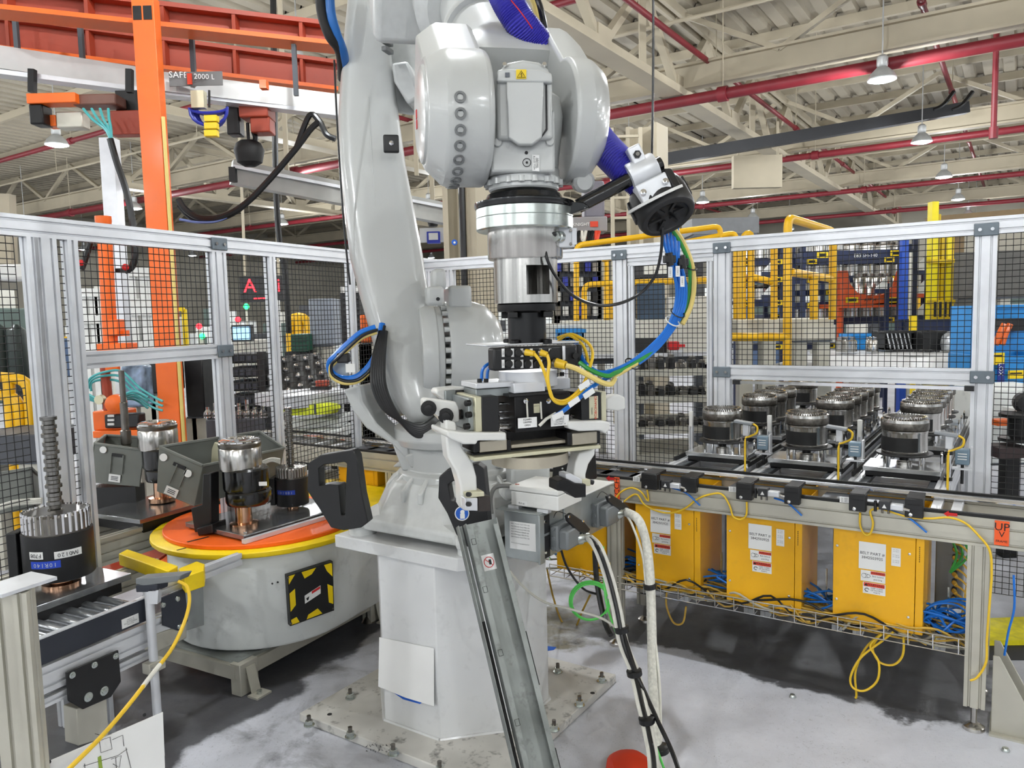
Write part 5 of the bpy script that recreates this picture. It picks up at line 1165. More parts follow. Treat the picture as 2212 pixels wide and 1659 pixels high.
# ================================================================== cables running to the floor
solo('braided_conduit', MB().tube(smooth([e2, at(1378, 1122, 2.86), at(1394, 1165, 2.84), at(1403, 1230, 2.80), at(1407, 1320, 2.75), at(1409, 1420, 2.66), at(1413, 1520, 2.54), at(1420, 1620, 2.42), at(1426, 1720, 2.32), V((.47, 2.2, .035)), V((.52, 1.9, .03))], 8), .0175, 14), WBRAID, 'thick white braided conduit dropping from the farther plug to the floor', 'conduit')
def fcab(name, mat, lab, pts, r): return solo(name, MB().tube(smooth(pts, 8), r, 8), mat, lab, 'cable')
bx = [e1, at(1290, 1182, 2.62), at(1312, 1240, 2.60), at(1330, 1310, 2.57), at(1346, 1390, 2.53), at(1370, 1452, 2.48), at(1386, 1520, 2.41), at(1400, 1580, 2.35), at(1412, 1660, 2.28)]
fcab('robot_cable', WCAB, 'white cable of the floor bundle, outermost right', [p + V((.012, 0, 0)) for p in bx] + [V((.41, 2.16, .02)), V((.43, 1.9, .012))], .0085)
fcab('robot_cable', WCAB, 'white cable of the floor bundle, left of the black one', [p + V((-.010, .005, 0)) for p in bx] + [V((.37, 2.16, .02)), V((.37, 1.9, .012))], .0085)
fcab('robot_cable', KCAB, 'black cable in the middle of the floor bundle', [p + V((.001, -.01, 0)) for p in bx] + [V((.385, 2.16, .018)), V((.40, 1.9, .012))], .007)
fcab('robot_cable', WCAB, 'thin white cable beside the braided conduit', [e2 + V((.0, -.01, -.01)), at(1366, 1135, 2.84), at(1388, 1200, 2.82), at(1396, 1270, 2.78), at(1415, 1380, 2.69), at(1425, 1480, 2.58), at(1428, 1580, 2.47), at(1432, 1680, 2.35), V((.49, 2.2, .02)), V((.55, 1.9, .012))], .0045)
fcab('robot_cable', KCAB, 'shiny black cable leaving the floor bundle to the right', [at(1340, 1345, 2.56), at(1372, 1448, 2.47), at(1395, 1500, 2.43), at(1422, 1560, 2.36), at(1450, 1620, 2.28), at(1475, 1690, 2.2), V((.53, 2.0, .03)), V((.6, 1.8, .012))], .0075)
fcab('robot_cable', GCABL, 'light green cable running down the floor bundle', [at(1303, 1180, 2.72), at(1308, 1290, 2.68), at(1330, 1365, 2.58), at(1362, 1455, 2.5), at(1384, 1530, 2.42), at(1412, 1600, 2.35), at(1436, 1665, 2.3), V((.5, 2.1, .02))], .004)
fcab('robot_cable', YCABP, 'thin yellow cable inside the floor bundle', [at(1316, 1215, 2.7), at(1322, 1300, 2.64), at(1345, 1390, 2.56), at(1368, 1455, 2.49)], .004)
fcab('robot_cable', M('grey_lead', (186, 184, 174), .5), 'thin grey lead drooping from the pedestal top to the floor bundle', [at(1092, 1222, 2.62), at(1128, 1265, 2.6), at(1175, 1300, 2.58), at(1240, 1318, 2.57), at(1300, 1336, 2.56), at(1335, 1360, 2.56)], .0045)
fcab('robot_cable', KCAB, 'thick black cable hanging behind the robot plugs', [at(1285, 1190, 3.0), at(1290, 1260, 3.0), at(1306, 1340, 2.95), at(1320, 1372, 2.9)], .011)
fcab('robot_cable', KCAB, 'thin black cable drooping behind the pedestal', [at(1210, 1180, 3.1), at(1225, 1225, 3.1), at(1258, 1270, 3.08), at(1295, 1285, 3.05)], .005)
t = thing('green_coil', 'coil of bright green cable hanging beside the pedestal', 'cable coil')
cg = at(1275, 1300, 2.95)
for k in range(3): MB().tube([cg + V(((.073 + k * .004) * math.cos(t_), .006 * k, (.072 + k * .004) * math.sin(t_))) for t_ in [2 * PI * i / 32 for i in range(32)]], .0038, 8, True).build('coil_turn', GCABL, t)
MB().box(cg + V((.072, 0, .02)), (.004, .014, .004)).build('tie', LABEL, t)
for k, (x, y, Y, ax_) in enumerate(((1344, 1359, 2.55, 0), (1371, 1453, 2.475, 0), (1398, 1555, 2.37, 0), (1427, 1618, 2.41, 0), (1405, 1266, 2.782, 0))):
    c = at(x, y, Y); r_ = (.026, .026, .026, .03, .025)[k]
    solo('hook_strap', MB().lathe(c - Z * .009, V((-.15, 0, 1)), [(r_ - .002, 0), (r_, .001), (r_, .017), (r_ - .002, .018)], 18), KCAB, 'black hook strap on the cables, %s' % ('topmost on the bundle beside the green coil', 'second from top on the cable bundle', 'third from top on the cable bundle', 'lowest, around conduit and cables', 'alone on the white braided conduit')[k], 'strap')
p = onz(1362, 1662, .03); solo('orange_cover', MB().ringloft([sup(V((p.x, p.y, z)), V((1, 0, 0)), V((0, 1, 0)), a, b, 2.6, 24) for z, a, b in ((0, .085, .12), (.03, .08, .115), (.05, .06, .09), (.055, .03, .05))]), M('orange_plastic', (236, 62, 28), .5), 'bright orange plastic cover lying at the bottom edge', 'cover')
solo('floor_tape', MB().prism([onz(x, y, .0005) for x, y in ((1183, 1396), (1202, 1398), (1196, 1404), (1183, 1406))], Z * .001), BLUET, 'small blue tape piece on the floor right of the pedestal', 'tape')
for k, (x, y) in enumerate(((1712, 1506), (2172, 1622))): solo('floor_bolt', MB().lathe(onz(x, y, 0), Z, [(.014, 0), (.014, .004), (.010, .012), (.006, .014)], 12), ZINCP, ('small zinc anchor bolt in the floor below the rightmost guard', 'small zinc anchor bolt in the floor at the right corner')[k], 'bolt')
# ================================================================== wire basket, tangles and leads under the front conveyor
wb = thing('wire_basket', 'silver wire basket tray slung under the yellow guards', 'cable tray')
zb0, zb1 = .285, .345; sa, sz_ = su(1185), su(2105)
for v_, z in ((-.02, zb0), (-.02, (zb0 + zb1) / 2), (-.02, zb1), (.05, zb0), (.12, zb0), (.19, zb0), (.19, zb1)): MB().wire(uv(sa, v_, z), uv(sz_, v_, z), .0028).build('long_wire', CHROME, wb)
k = sa
while k < sz_:
    MB().tube([uv(k, -.021, zb1), uv(k, -.021, zb0), uv(k, .19, zb0), uv(k, .19, zb1)], .0024, 4).build('cross_wire', CHROME, wb); k += .085
for s in (sa + .3, -1.0, -.55, -.1): MB().wire(uv(s, .1, zb1 - .05), uv(s, .1, .5), .004).build('hanger', ZINCP, wb)
rnd = random.Random(3)
def tangle(name, mat, lab, n, s0, s1, r, z0, z1, v0=-.01, v1=.18):
    m_ = MB()
    for i in range(n):
        L0 = rnd.uniform(s0, s1 - .3); L1 = min(s1, L0 + rnd.uniform(.4, 1.2)); v_ = rnd.uniform(v0, v1); pts = []
        for j in range(8): pts.append(uv(L0 + (L1 - L0) * j / 7, min(v1, max(v0, v_ + rnd.uniform(-.04, .04))), rnd.uniform(z0, z1)))
        m_.tube(smooth(pts, 4), r, 6)
    o = solo(name, m_, mat, lab, 'cables'); o['kind'] = 'stuff'
tangle('cable_tangle', M('dusty_yellow', (206, 166, 66), .5, 0, .15), 'tangle of dusty yellow leads in the wire basket', 42, sa, sz_, .0042, zb0 + .006, zb1 + .02)
tangle('cable_tangle', BCAB, 'tangle of blue air tubes above the wire basket', 26, sa - .3, sz_, .0045, zb1 - .01, zb1 + .07, .02, .2)
tangle('cable_tangle', M('pale_cable', (170, 166, 150), .5, 0, .15), 'tangle of pale grey and cream cables in the wire basket', 14, sa - .3, sz_, .005, zb0 + .006, zb1 + .02)
tangle('cable_tangle', KCAB, 'tangle of black cables in the wire basket', 10, sa - .3, sz_, .005, zb0 + .005, zb1 + .05)
def ycab(lab, pts, v=-.032, r=.0042, mat=YCAB): return solo('sensor_lead', MB().tube(smooth([onpl(x, y, uv(0, v + (o[0] if o else 0)), VV) for x, y, *o in pts], 7), r, 8), mat, lab, 'cable', None)
ycab('yellow lead arching over the left end of the beam', [(1322, 1092), (1338, 1066), (1362, 1054), (1384, 1062), (1400, 1082), (1398, 1058)])
ycab('yellow lead looping from the first stop block across the leftmost guard', [(1330, 1104), (1352, 1080), (1375, 1068), (1392, 1090), (1420, 1104), (1450, 1108), (1480, 1098), (1510, 1076), (1545, 1066), (1562, 1070), (1576, 1092), (1584, 1116), (1600, 1122), (1612, 1112), (1613, 1084)])
ycab('yellow lead hanging below the third stop block', [(1858, 1107), (1858, 1135), (1868, 1154), (1880, 1152), (1886, 1130), (1880, 1104), (1900, 1098)])
ycab('long yellow lead running along the beam and down the right leg', [(1902, 1098), (1960, 1116), (2010, 1120), (2050, 1118), (2085, 1130), (2115, 1158), (2138, 1190), (2142, 1240), (2138, 1300), (2132, 1380), (2130, 1430), (2112, 1462), (2096, 1470)], -.042)
for k, (x0, y0, x1, y1) in enumerate(((1452, 1054, 1512, 1092), (1672, 1076, 1732, 1114), (1922, 1102, 2002, 1150))):
    ycab('blue air tube from the %s small sensor into the guard slot' % ('left', 'middle', 'right')[k], [(x0, y0), ((x0 + x1) / 2, (y0 + y1) / 2 - 8), (x1, y1)], -.035, .004, BCAB)
ycab('bunch of yellow lead looping low under the nearest guard, outer loop', [(1930, 1365, .0), (1905, 1385), (1860, 1420), (1838, 1460), (1842, 1485), (1868, 1492), (1895, 1470), (1898, 1430), (1880, 1395), (1905, 1370)], -.01, .0045)
ycab('bunch of yellow lead looping low under the nearest guard, inner loop', [(1905, 1368), (1870, 1400), (1848, 1450), (1850, 1500), (1848, 1508)], .01, .0045)
ycab('bunch of yellow lead looping low under the nearest guard, right loop', [(1900, 1372), (1885, 1400), (1900, 1430), (1930, 1436), (1950, 1415), (1952, 1375)], .0, .0045)
ycab('dusty yellow lead hanging in a U below the leftmost guard', [(1440, 1280), (1440, 1310), (1455, 1345), (1475, 1345), (1482, 1310)], .0, .0045, M('dusty_yellow', (206, 166, 66)))
ycab('dusty yellow lead hanging in a deep U beside the pedestal', [(1182, 1230), (1195, 1290), (1215, 1345), (1240, 1358), (1258, 1320), (1275, 1285)], .1, .005, M('dusty_yellow', (206, 166, 66)))
for x, y in ((1560, 1070), (2032, 1118), (2138, 1208), (2132, 1433), (1884, 1104)):
    pass
# distribution block with rows of plugs at the right end
db = thing('distribution_block', 'grey distribution block with rows of yellow plugs behind the right leg', 'junction block')
MB().span((-.16, .26, .36), (-.06, .30, .68), FU, A0).build('block', CONN, db, bevel=.004)
for k in range(8):
    a = uv(-.09, .255, .65 - k * .034); MB().cyl(a, a - VV * .025, .010, n=10).build('socket', BLACK, db); MB().cyl(a - VV * .025, a - VV * .06 + U * .01, .009, .007, n=10).build('plug', M('dusty_yellow', (206, 166, 66)), db)
    MB().tube(smooth([a - VV * .06 + U * .01, a - VV * .09 + U * .04 - Z * .01, a - VV * .09 + U * .07 - Z * .06, a - VV * .08 + U * .05 - Z * (.14 + k * .004), uv(-.06 - k * .004, .13, .33)], 5), .004, 6).build('lead', M('dusty_yellow', (206, 166, 66)), db)
for k in range(3): MB().tube(smooth([uv(-.12 + k * .02, .22, .69), uv(-.08 + k * .02, .17, .62), uv(-.1, .16, .54)], 5), .005, 6).build('green_lead', GCAB, db)
bc_ = thing('tube_coil', 'coil of blue air tubes at the right end of the wire basket', 'tube coil')
for k in range(5): c = uv(-.10 + .012 * k, .04 + .02 * k, .40); MB().tube([c + U * ((.075 + .006 * (k % 3)) * math.cos(t_)) + Z * ((.055 + .005 * (k % 2)) * math.sin(t_)) + VV * (.012 * math.sin(2 * t_)) for t_ in [2 * PI * i / 28 for i in range(28)]], .004, 6, True).build('coil_turn', BCAB, bc_)
solo('blue_tube', MB().tube(smooth([uv(.11, -.02, .62), uv(.115, -.02, .5), uv(.10, -.0, .4), uv(.09, .02, .3)], 6), .004, 8), BCAB, 'blue tube hanging right of the conveyor leg', 'tube')
ym = onz(2120, 1365, .0); solo('yellow_step', MB().prism([onz(x, y, .03) for x, y in ((2080, 1362), (2118, 1336), (2260, 1330), (2260, 1382), (2106, 1384))], -Z * .025), M('tread_yellow', (246, 232, 30), .55, 0, .1, 30), 'bright yellow tread plate on the floor at the right edge', 'tread plate')
solo('rubber_mat', MB().prism([onz(x, y, .004) for x, y in ((2060, 1386), (2260, 1384), (2260, 1425), (2090, 1424))], -Z * .004), M('mat_dark', (50, 50, 52), .7), 'dark floor mat in front of the yellow tread plate', 'mat')
# ================================================================== left line: turntable, fixtures, roller conveyor
LW = V((.44, .898, 0)).normalized(); LN_ = V((-.898, .44, 0)).normalized(); FL = (LW, -LN_, Z)
LO = V((-1.33, 2.81, 0))
lw = lambda t, n, z=0.0: LO + LW * t + LN_ * n + Z * z
def lpx(cx_, Y, prof, n=36, yref=1000):
    "profile in photo pixels (radius, row) turned about the plumb line through column cx_ at row yref"
    c = at(cx_, yref, Y); k = Y / F
    return MB().lathe(V((c.x, c.y, 0)), Z, [(r * k, at(cx_, y, Y).z) for r, y in prof], n)
tt = thing('turntable', 'grey turntable machine with orange disc and yellow rim', 'turntable')
TC = V((-1.235, 3.70, 0)); d2 = LW
def stad(R, z, L=.55, n=40):
    out = []
    for i in range(n):
        t_ = 2 * PI * i / n; c, s = math.cos(t_), math.sin(t_)
        out.append(TC + d2 * (R * c + (L if c > 0 else 0)) + LN_ * (R * s) + Z * z)
    return out
MB().ringloft([stad(.42, .152), stad(.43, .165), stad(.44, .59)]).build('housing', GREYP, tt, sharp=50)
MB().ringloft([stad(.505, .59), stad(.51, .595), stad(.51, .612), stad(.505, .616)]).build('yellow_rim', YELB, tt, sharp=50)
DC = V((-1.235, 3.70, 0))
dm = MB().lathe(DC, Z, [(.05, .617), (.452, .617), (.455, .622), (.455, .633), (.452, .637), (.05, .637)], 64).build('orange_disc', DISC, tt)
for x, y, a, b in ((428, 1165, .05, .006), (392, 1186, .02, .004)): MB().box(onz(x, y, .638), (a, b, .0006), frame(LW * .8 + LN_ * -.2)).build('disc_slot', INK, dm)
# hazard panel on the front
hp_ = [(620, 1243), (718, 1212), (721, 1318), (627, 1352)]
c0 = onpl(670, 1280, TC + V((.33, -.33, 0)), V((.7, -.7, 0)).normalized()); hn = V((.62, -.78, 0)).normalized()
hpp = [onpl(x, y, c0, hn) for x, y in hp_]
hz = MB().prism([p + hn * .004 for p in hpp], -hn * .03).build('hazard_panel', BLACK, tt)
def hq(u_, v_): return (hpp[0] * (1 - u_) + hpp[1] * u_) * (1 - v_) + (hpp[3] * (1 - u_) + hpp[2] * u_) * v_ + hn * .0045
for a in (((.02, .02), (.16, .02), (.02, .18)), ((.30, .02), (.62, .02), (.52, .12), (.36, .16)), ((.8, .02), (.98, .02), (.98, .3), (.86, .16)), ((.02, .36), (.14, .3), (.14, .62), (.02, .72)), ((.86, .42), (.98, .5), (.98, .86), (.88, .8)), ((.02, .88), (.14, .86), (.2, .98), (.02, .98)), ((.4, .9), (.62, .84), (.72, .97), (.36, .98))):
    MB().prism([hq(*p) for p in a], hn * .001).build('yellow_stripe', YELB, hz)
w = MB().prism([hq(*p) for p in ((.34, .5), (.7, .4), (.7, .56), (.34, .66))], hn * .0012).build('danger_label', LABEL, hz)
MB().prism([hq(*p) + hn * .0014 for p in ((.5, .46), (.69, .41), (.69, .46), (.5, .51))], hn * .0004).build('red_band', REDA, w)
MB().prism([hq(*p) + hn * .0014 for p in ((.37, .56), (.44, .54), (.42, .6), (.39, .61))], hn * .0004).build('pictogram', INK, w)
for x, y in ((622, 1247), (716, 1215), (718, 1314), (628, 1346)): MB().lathe(onpl(x, y, c0, hn) + hn * .004, hn, [(.005, 0), (.004, .004)], 8).build('screw', STEELD, hz)
for k in (0, 1): MB().lathe(onpl(590 + k * 12, 1262 - k * 3, c0, hn) - hn * .012, hn, [(.004, 0), (.004, .004)], 8).build('bolt_hole', INK, tt)
# frame under it
FR = [onz(515, 1436, .13), onz(808, 1284, .13)]
fd = (FR[1] - FR[0]).normalized(); fn = Z.cross(fd)
MB().prism([FR[0], FR[1], FR[1] + fn * .7, FR[0] + fn * .7], Z * .012).build('base_sheet', ZINCW, tt)
MB().bar(FR[0] - Z * .03, FR[1] - Z * .03, .045, .06).build('base_beam', ALUB, tt)
MB().bar(FR[0] - Z * .03, FR[0] + fn * .7 - Z * .03, .045, .06).build('base_beam', ALUB, tt)
for a in (.03, .9):
    p = FR[0] + fd * a; p.z = 0
    MB().box(p + Z * .07, (.05, .03, .07), (fd, fn, Z)).build('leg', ALUB, tt, bevel=.003)
    MB().prism([p - fn * .03 + Z * .12 - fd * .02, p - fn * .03 + Z * .12 + fd * .03, p - fn * .06 + fd * .03, p - fn * .06 - fd * .02], -fn * .004).build('floor_clip', ALUB, tt)
    MB().box(p - fn * .085 + Z * .004, (.04, .03, .004), (fd, fn, Z)).build('floor_clip', ALUB, tt); MB().lathe(p - fn * .085 + Z * .008, Z, [(.012, 0), (.012, .014)], 6).build('anchor_nut', ZINCP, tt)
    for k in (-.012, .015): MB().lathe(p + Z * .09 + fd * k - fn * .031, -fn, [(.006, 0), (.005, .005)], 8).build('bolt', STEELD, tt)
MB().lathe(FR[0] + fd * .86 - Z * .13, Z, [(.035, 0), (.012, .03), (.012, .1)], 12).build('foot_pad', STEELD, tt)
# pallet and fixtures on the disc
P0 = V((-1.19, 3.29, 0)); pd1 = V((.57, .82, 0)).normalized(); pd2 = V((-.82, .57, 0)).normalized(); FP = (pd1, pd2, Z)
def fixture_pallet(label, P0, z=.645):
    t = thing('fixture_pallet', label, 'pallet', 'fixture pallets')
    MB().span((0, 0, z), (.62, .44, z + .022), FP, P0).build('plate', M('pallet_steel', (150, 152, 154), .22, .85, .1), t, bevel=.002)
    MB().span((.01, .01, z - .006), (.61, .43, z), FP, P0).build('underside', BLACK, t)
    MB().span((-.02, -.035, z - .006), (.64, -.012, z + .012), FP, P0).build('side_bar', ALU, t)
    MB().lathe(P0 + pd1 * .03 + pd2 * .03 + Z * (z + .022), Z, [(.008, 0), (.006, .006)], 8).build('corner_pin', CHROME, t)
    return t
fixture_pallet('silver fixture pallet lying on the orange disc', P0)
def drum_fix(label, cx_, Y, sc=1.0, dy=0):
    t = thing('drum_fixture', label, 'fixture', 'drum holding fixtures'); f_ = lambda L: [(r * sc, dy + 1000 + (y - 1000) * sc) for r, y in L]
    lpx(cx_, Y, f_([(26, 1140), (30, 1138), (30, 1128), (18, 1126), (17, 1082)])).build('copper_shaft', M('copper_steel', (214, 170, 140), .2, 1.0, .1, 4), t)
    lpx(cx_ + 14, Y, f_([(20, 1086), (46, 1086), (49, 1080), (49, 1060), (46, 1056), (30, 1054)])).build('holder_foot', BLACKG, t)
    lpx(cx_ + 10, Y, f_([(30, 1056), (47, 1056), (49, 1050), (49, 1012), (45, 1008), (30, 1008)])).build('holder', BLACKG, t)
    lpx(cx_, Y, f_([(30, 1012), (44, 1012), (45, 1008), (45, 968), (43, 964), (30, 964)])).build('steel_drum', STEEL, t)
    lpx(cx_, Y, f_([(30, 966), (43, 966), (45, 962), (45, 956), (42, 952), (30, 952)])).build('dark_ring', STEELD, t)
    lpx(cx_, Y, f_([(20, 953), (43, 953), (43, 950), (36, 946), (28, 945), (26, 948), (12, 948), (8, 943)])).build('top_cap', CHROME, t)
    w = MB().box(at(cx_ + 48 * sc, dy + 1000 + 45 * sc, Y - .075 * sc), (.018, .001, .009)).build('label', LABEL, t)
    return t
drum_fix('steel drum in a black holder at the front of the orange disc', 520, 3.46)
drum_fix('steel drum in a black holder behind the fence', 345, 3.95, .9, -42)
def shaft_fix(label, cx_, Y, rows, sc, lab_y, txts):
    t = thing('shaft_fixture', label, 'fixture', 'gear shaft fixtures'); y0, ytop, yg, yb = rows
    R = 35 * sc
    lpx(cx_, Y, [(R * .55, y0), (R * .55, y0 - 6), (R * .34, y0 - 8), (R * .34, yb)]).build('foot', M('copper_steel', (214, 170, 140), .2, 1.0, .1, 4), t)
    lpx(cx_, Y, [(R * .5, yb), (R * .97, yb), (R, yb - 3), (R, yg + 2), (R * .5, yg + 2)]).build('black_ring', BLACK, t)
    lpx(cx_, Y, [(R * .6, yg + 3), (R * .93, yg + 3), (R * .93, yg - R * .5), (R * .85, yg - R * .56), (R * .3, yg - R * .56)]).build('clutch_hub', STEELD, t)
    m_ = MB(); k = Y / F; ax0_ = at(cx_, 1000, Y); c = V((ax0_.x, ax0_.y, at(cx_, yg - R * .3, Y).z))
    for i in range(30):
        a = 2 * PI * i / 30; d = V((math.cos(a), math.sin(a), 0)); m_.cyl(c + d * (R * .9 * k) - Z * (R * .28 * k), c + d * (R * .9 * k) + Z * (R * .32 * k), R * .06 * k, n=6)
    tag(m_.build('hub_teeth', CHROME, t), kind='stuff')
    MB().box(at(cx_ - R * .95, (yg + yb) / 2, Y), (R * .16 * Y / F, .05, (yb - yg) * .5 * Y / F)).build('side_clamp', BLACK, t, bevel=.004)
    prof = []; y = yg - R * .5; i = 0
    while y > ytop:
        r = R * (.22, .17, .24, .19)[i % 4]; prof += [(r, y), (r, y - R * .10)]; y -= R * .13; i += 1
    lpx(cx_, Y, prof, 20).build('gear_shaft', M('shaft_steel', (140, 138, 134), .22, 1.0, .1), t)
    for dx, dy, w_, h_, body, mt, tm in txts:
        zc = at(cx_, dy, Y).z; r_ = R * k; o_ = lambda a, rr, z: V((ax0_.x + rr * math.cos(a), ax0_.y + rr * math.sin(a), z)); a0 = math.radians(-90 + dx); ha = w_ / 2 / r_; n_ = 8; vs = []; fs = []
        for q in range(n_ + 1):
            a = a0 - ha + 2 * ha * q / n_
            for rr, zz in ((r_ * .998, zc - h_ / 2), (r_ * 1.006, zc - h_ / 2), (r_ * 1.006, zc + h_ / 2), (r_ * .998, zc + h_ / 2)): vs.append(o_(a, rr, zz))
        for q in range(n_):
            for p_ in range(4): fs.append((q * 4 + p_, q * 4 + (p_ + 1) % 4, q * 4 + 4 + (p_ + 1) % 4, q * 4 + 4 + p_))
        lb_ = MB().add(vs, fs).build('label', mt, t)
        for q, chr_ in enumerate(body):
            a = a0 - ha * .8 + 1.6 * ha * (len(body) - 1 - q + .5) / len(body); d = V((math.cos(a), math.sin(a), 0)); xx = V((-d.y, d.x, 0)); text(chr_, lb_, o_(a, r_ * 1.006 + .001, zc), -xx, -Z, h_ * .8, tm)
    return t
BL = M('label_blue', (30, 70, 190), .5); SIL = M('label_silver', (190, 196, 206), .5)
shaft_fix('gear shaft standing in a black ring at the back of the orange disc', 628, 3.78, (1112, 880, 1028, 1088), 1.0, 1055, [(-10, 1057, .1, .022, '10R140', BL, SIL)])
shaft_fix('gear shaft standing in a black ring at the far left front', 112, 2.75, (1262, 905, 1142, 1240), 2.0, 1190, [(-6, 1180, .05, .026, 'F708', LABEL, INK), (8, 1200, .10, .026, '10R140', BL, SIL), (46, 1182, .09, .026, '1W0120', LABEL, INK)])
t = thing('gear_shaft', 'dark gear shaft standing behind the middle bin', 'shaft'); lpx(276, 4.1, [(9, 990), (9, 960), (11, 958), (11, 930), (8, 928), (8, 870), (6, 868), (6, 800)], 14).build('shaft', STEELD, t); lpx(276, 4.1, [(16, 996), (16, 988)], 14).build('collar', STEELD, t)
# black upright with arm carrying the bin
t = thing('bin_upright', 'black upright post on the orange disc carrying the grey bin', 'bracket')
MB().prism([at(x, y, 3.42) for x, y in ((438, 1024), (455, 1022), (456, 1148), (420, 1150), (412, 1098), (436, 1090))], V((.02, .05, 0))).build('post', BLACK, t, bevel=.004)
MB().prism([at(x, y, 3.40) for x, y in ((424, 1142), (458, 1132), (460, 1152), (428, 1158))], V((.03, .09, 0))).build('foot', BLACK, t, bevel=.004)
solo('blue_plastic_lid', lpx(579, 3.6, [(17, 1135), (18, 1132), (18, 1124), (16, 1121)], 24), M('cap_blue', (24, 82, 214), .4), 'small blue plastic cap on the silver pallet', 'cap')
t = thing('fixture_pallet', 'silver fixture pallet under the far left gear shaft', 'pallet', 'fixture pallets'); c = at(112, 1262, 2.75)
MB().box(V((c.x, c.y, c.z - .012)), (.2, .17, .012), FL).build('plate', M('pallet_steel', (150, 152, 154)), t, bevel=.002); MB().box(V((c.x, c.y, c.z - .045)), (.17, .15, .02), FL).build('carrier', BLACK, t)
t = thing('fixture_pallet', 'silver fixture pallet under the drum behind the fence', 'pallet', 'fixture pallets'); c = at(345, 1084, 3.95)
MB().box(V((c.x + .02, c.y, c.z - .012)), (.3, .2, .011), FL).build('plate', M('pallet_steel', (150, 152, 154)), t, bevel=.002); MB().box(V((c.x + .02, c.y, c.z - .05)), (.27, .18, .025), FL).build('carrier', BLACK, t)
for a in (-1, 1): profile(V((c.x, c.y, .58)) + LN_ * (a * .17) - LW * .5, V((c.x, c.y, .58)) + LN_ * (a * .17) + LW * 1.2, .05, .09, LN_).build('track', ALUB, t); profile(V((c.x, c.y, 0)) + LN_ * (a * .17) + LW * .2, V((c.x, c.y, .54)) + LN_ * (a * .17) + LW * .2, .045, .045, LW).build('track_leg', ALUB, t)
# grey tilt bins
def tbin(label, front, back, Y0, Y1, th=.006, wall=None):
    "open bin: front face outline (4 px corners TL TR BR BL) at Y0, back rim px (TL TR BR BL) at Y1"
    t = thing('grey_bin', label, 'bin', 'grey plastic bins'); f_ = [at(x, y, Y0) for x, y in front]; b_ = [at(x, y, Y1) for x, y in back]
    def slab(name, q): 
        n = (q[1] - q[0]).cross(q[3] - q[0]).normalized(); return MB().prism([V(p) for p in q], n * th).build(name, GREYB, t, bevel=.002)
    fa_ = slab('front_wall', f_); slab('back_wall', b_); slab('side_wall', [f_[0], b_[0], b_[3], f_[3]]); slab('side_wall', [f_[1], b_[1], b_[2], f_[2]]); slab('bottom', [f_[3], f_[2], b_[2], b_[3]])
    for a, b in ((f_[0], f_[1]), (f_[1], b_[1]), (b_[1], b_[0]), (b_[0], f_[0])): MB().bar(a, b, .014, .012).build('rim', GREYB, t, bevel=.002)
    return t, f_, fa_
t, f_, fw_ = tbin('open grey bin with white discs on the orange turntable', [(345, 965), (438, 1006), (420, 1094), (340, 1062)], [(560, 932), (614, 968), (600, 1040), (548, 1010)], 3.52, 3.98)
def onf(q, u_, v_, o=-.008):
    n = (q[1] - q[0]).cross(q[3] - q[0]).normalized(); n = n if n.y < 0 else -n
    return (q[0] * (1 - u_) + q[1] * u_) * (1 - v_) + (q[3] * (1 - u_) + q[2] * u_) * v_ - n * o, n
def bin_marks(t, f_, discs, lab):
    for u_, v_ in discs: p, n = onf(f_, u_, v_); MB().lathe(p, n, [(.018, 0), (.018, .003)], 20).build('white_disc', LABEL, t)
    p, n = onf(f_, *lab); x = (f_[1] - f_[0]).normalized(); MB().box(p, (.03, .0015, .02), (x, n, x.cross(n))).build('bin_label', LABEL, t)
    for dz in (-.008, 0, .008): MB().box(p + n * .002 + x.cross(n) * dz, (.018, .0006, .0015), (x, n, x.cross(n))).build('print_line', INK, t)
    for uu in (.38, .62): p, n = onf(f_, uu, .45); MB().box(p, (.003, .003, .05), (x, n, x.cross(n))).build('rib', GREYB, t)
    p, n = onf(f_, .5, .22); MB().box(p, (.03, .002, .008), (x, n, x.cross(n))).build('grip_slot', INK, t)
bin_marks(t, f_, ((.12, .18), (.72, .3)), (.38, .86))
for a, b, c in ((430, 968, 455), (455, 955, 480)): MB().prism([at(x, y, 3.75) for x, y in ((a, b + 20), (a + 8, b), (a + 18, b + 4), (a + 24, b + 44), (a, b + 46))], V((0, .03, 0))).build('cream_insert', CREAM, t, bevel=.003)
for k in range(4): MB().tube(smooth([at(560, 1000 + k * 3, 3.8), at(585, 990 + k * 2, 3.8), at(605, 992 + k * 3, 3.82)]), .005, 6).build('cable_piece', WCAB, t)
t, f_, fw_ = tbin('tilted grey bin with one white disc behind the fence', [(205, 958), (312, 972), (302, 1052), (192, 1042)], [(228, 940), (300, 944), (300, 1000), (220, 995)], 3.95, 4.25)
bin_marks(t, f_, ((.2, .12),), (.5, .82))
MB().box(at(255, 1072, 4.0), (.12, .05, .06)).build('stand', BLACK, t)
t, f_, fw_ = tbin('grey bin cut off by the left picture edge', [(-60, 1032), (66, 1012), (74, 1098), (-50, 1120)], [(-40, 1020), (85, 1030), (130, 1068), (20, 1080)], 2.95, 3.2)
for k in range(3): MB().tube(smooth([at(0, 1092 + k * 4, 2.9), at(35, 1082 + k * 4, 2.9), at(90, 1078 + k * 4, 2.9)]), .006, 6).build('cable_piece', WCAB, t)
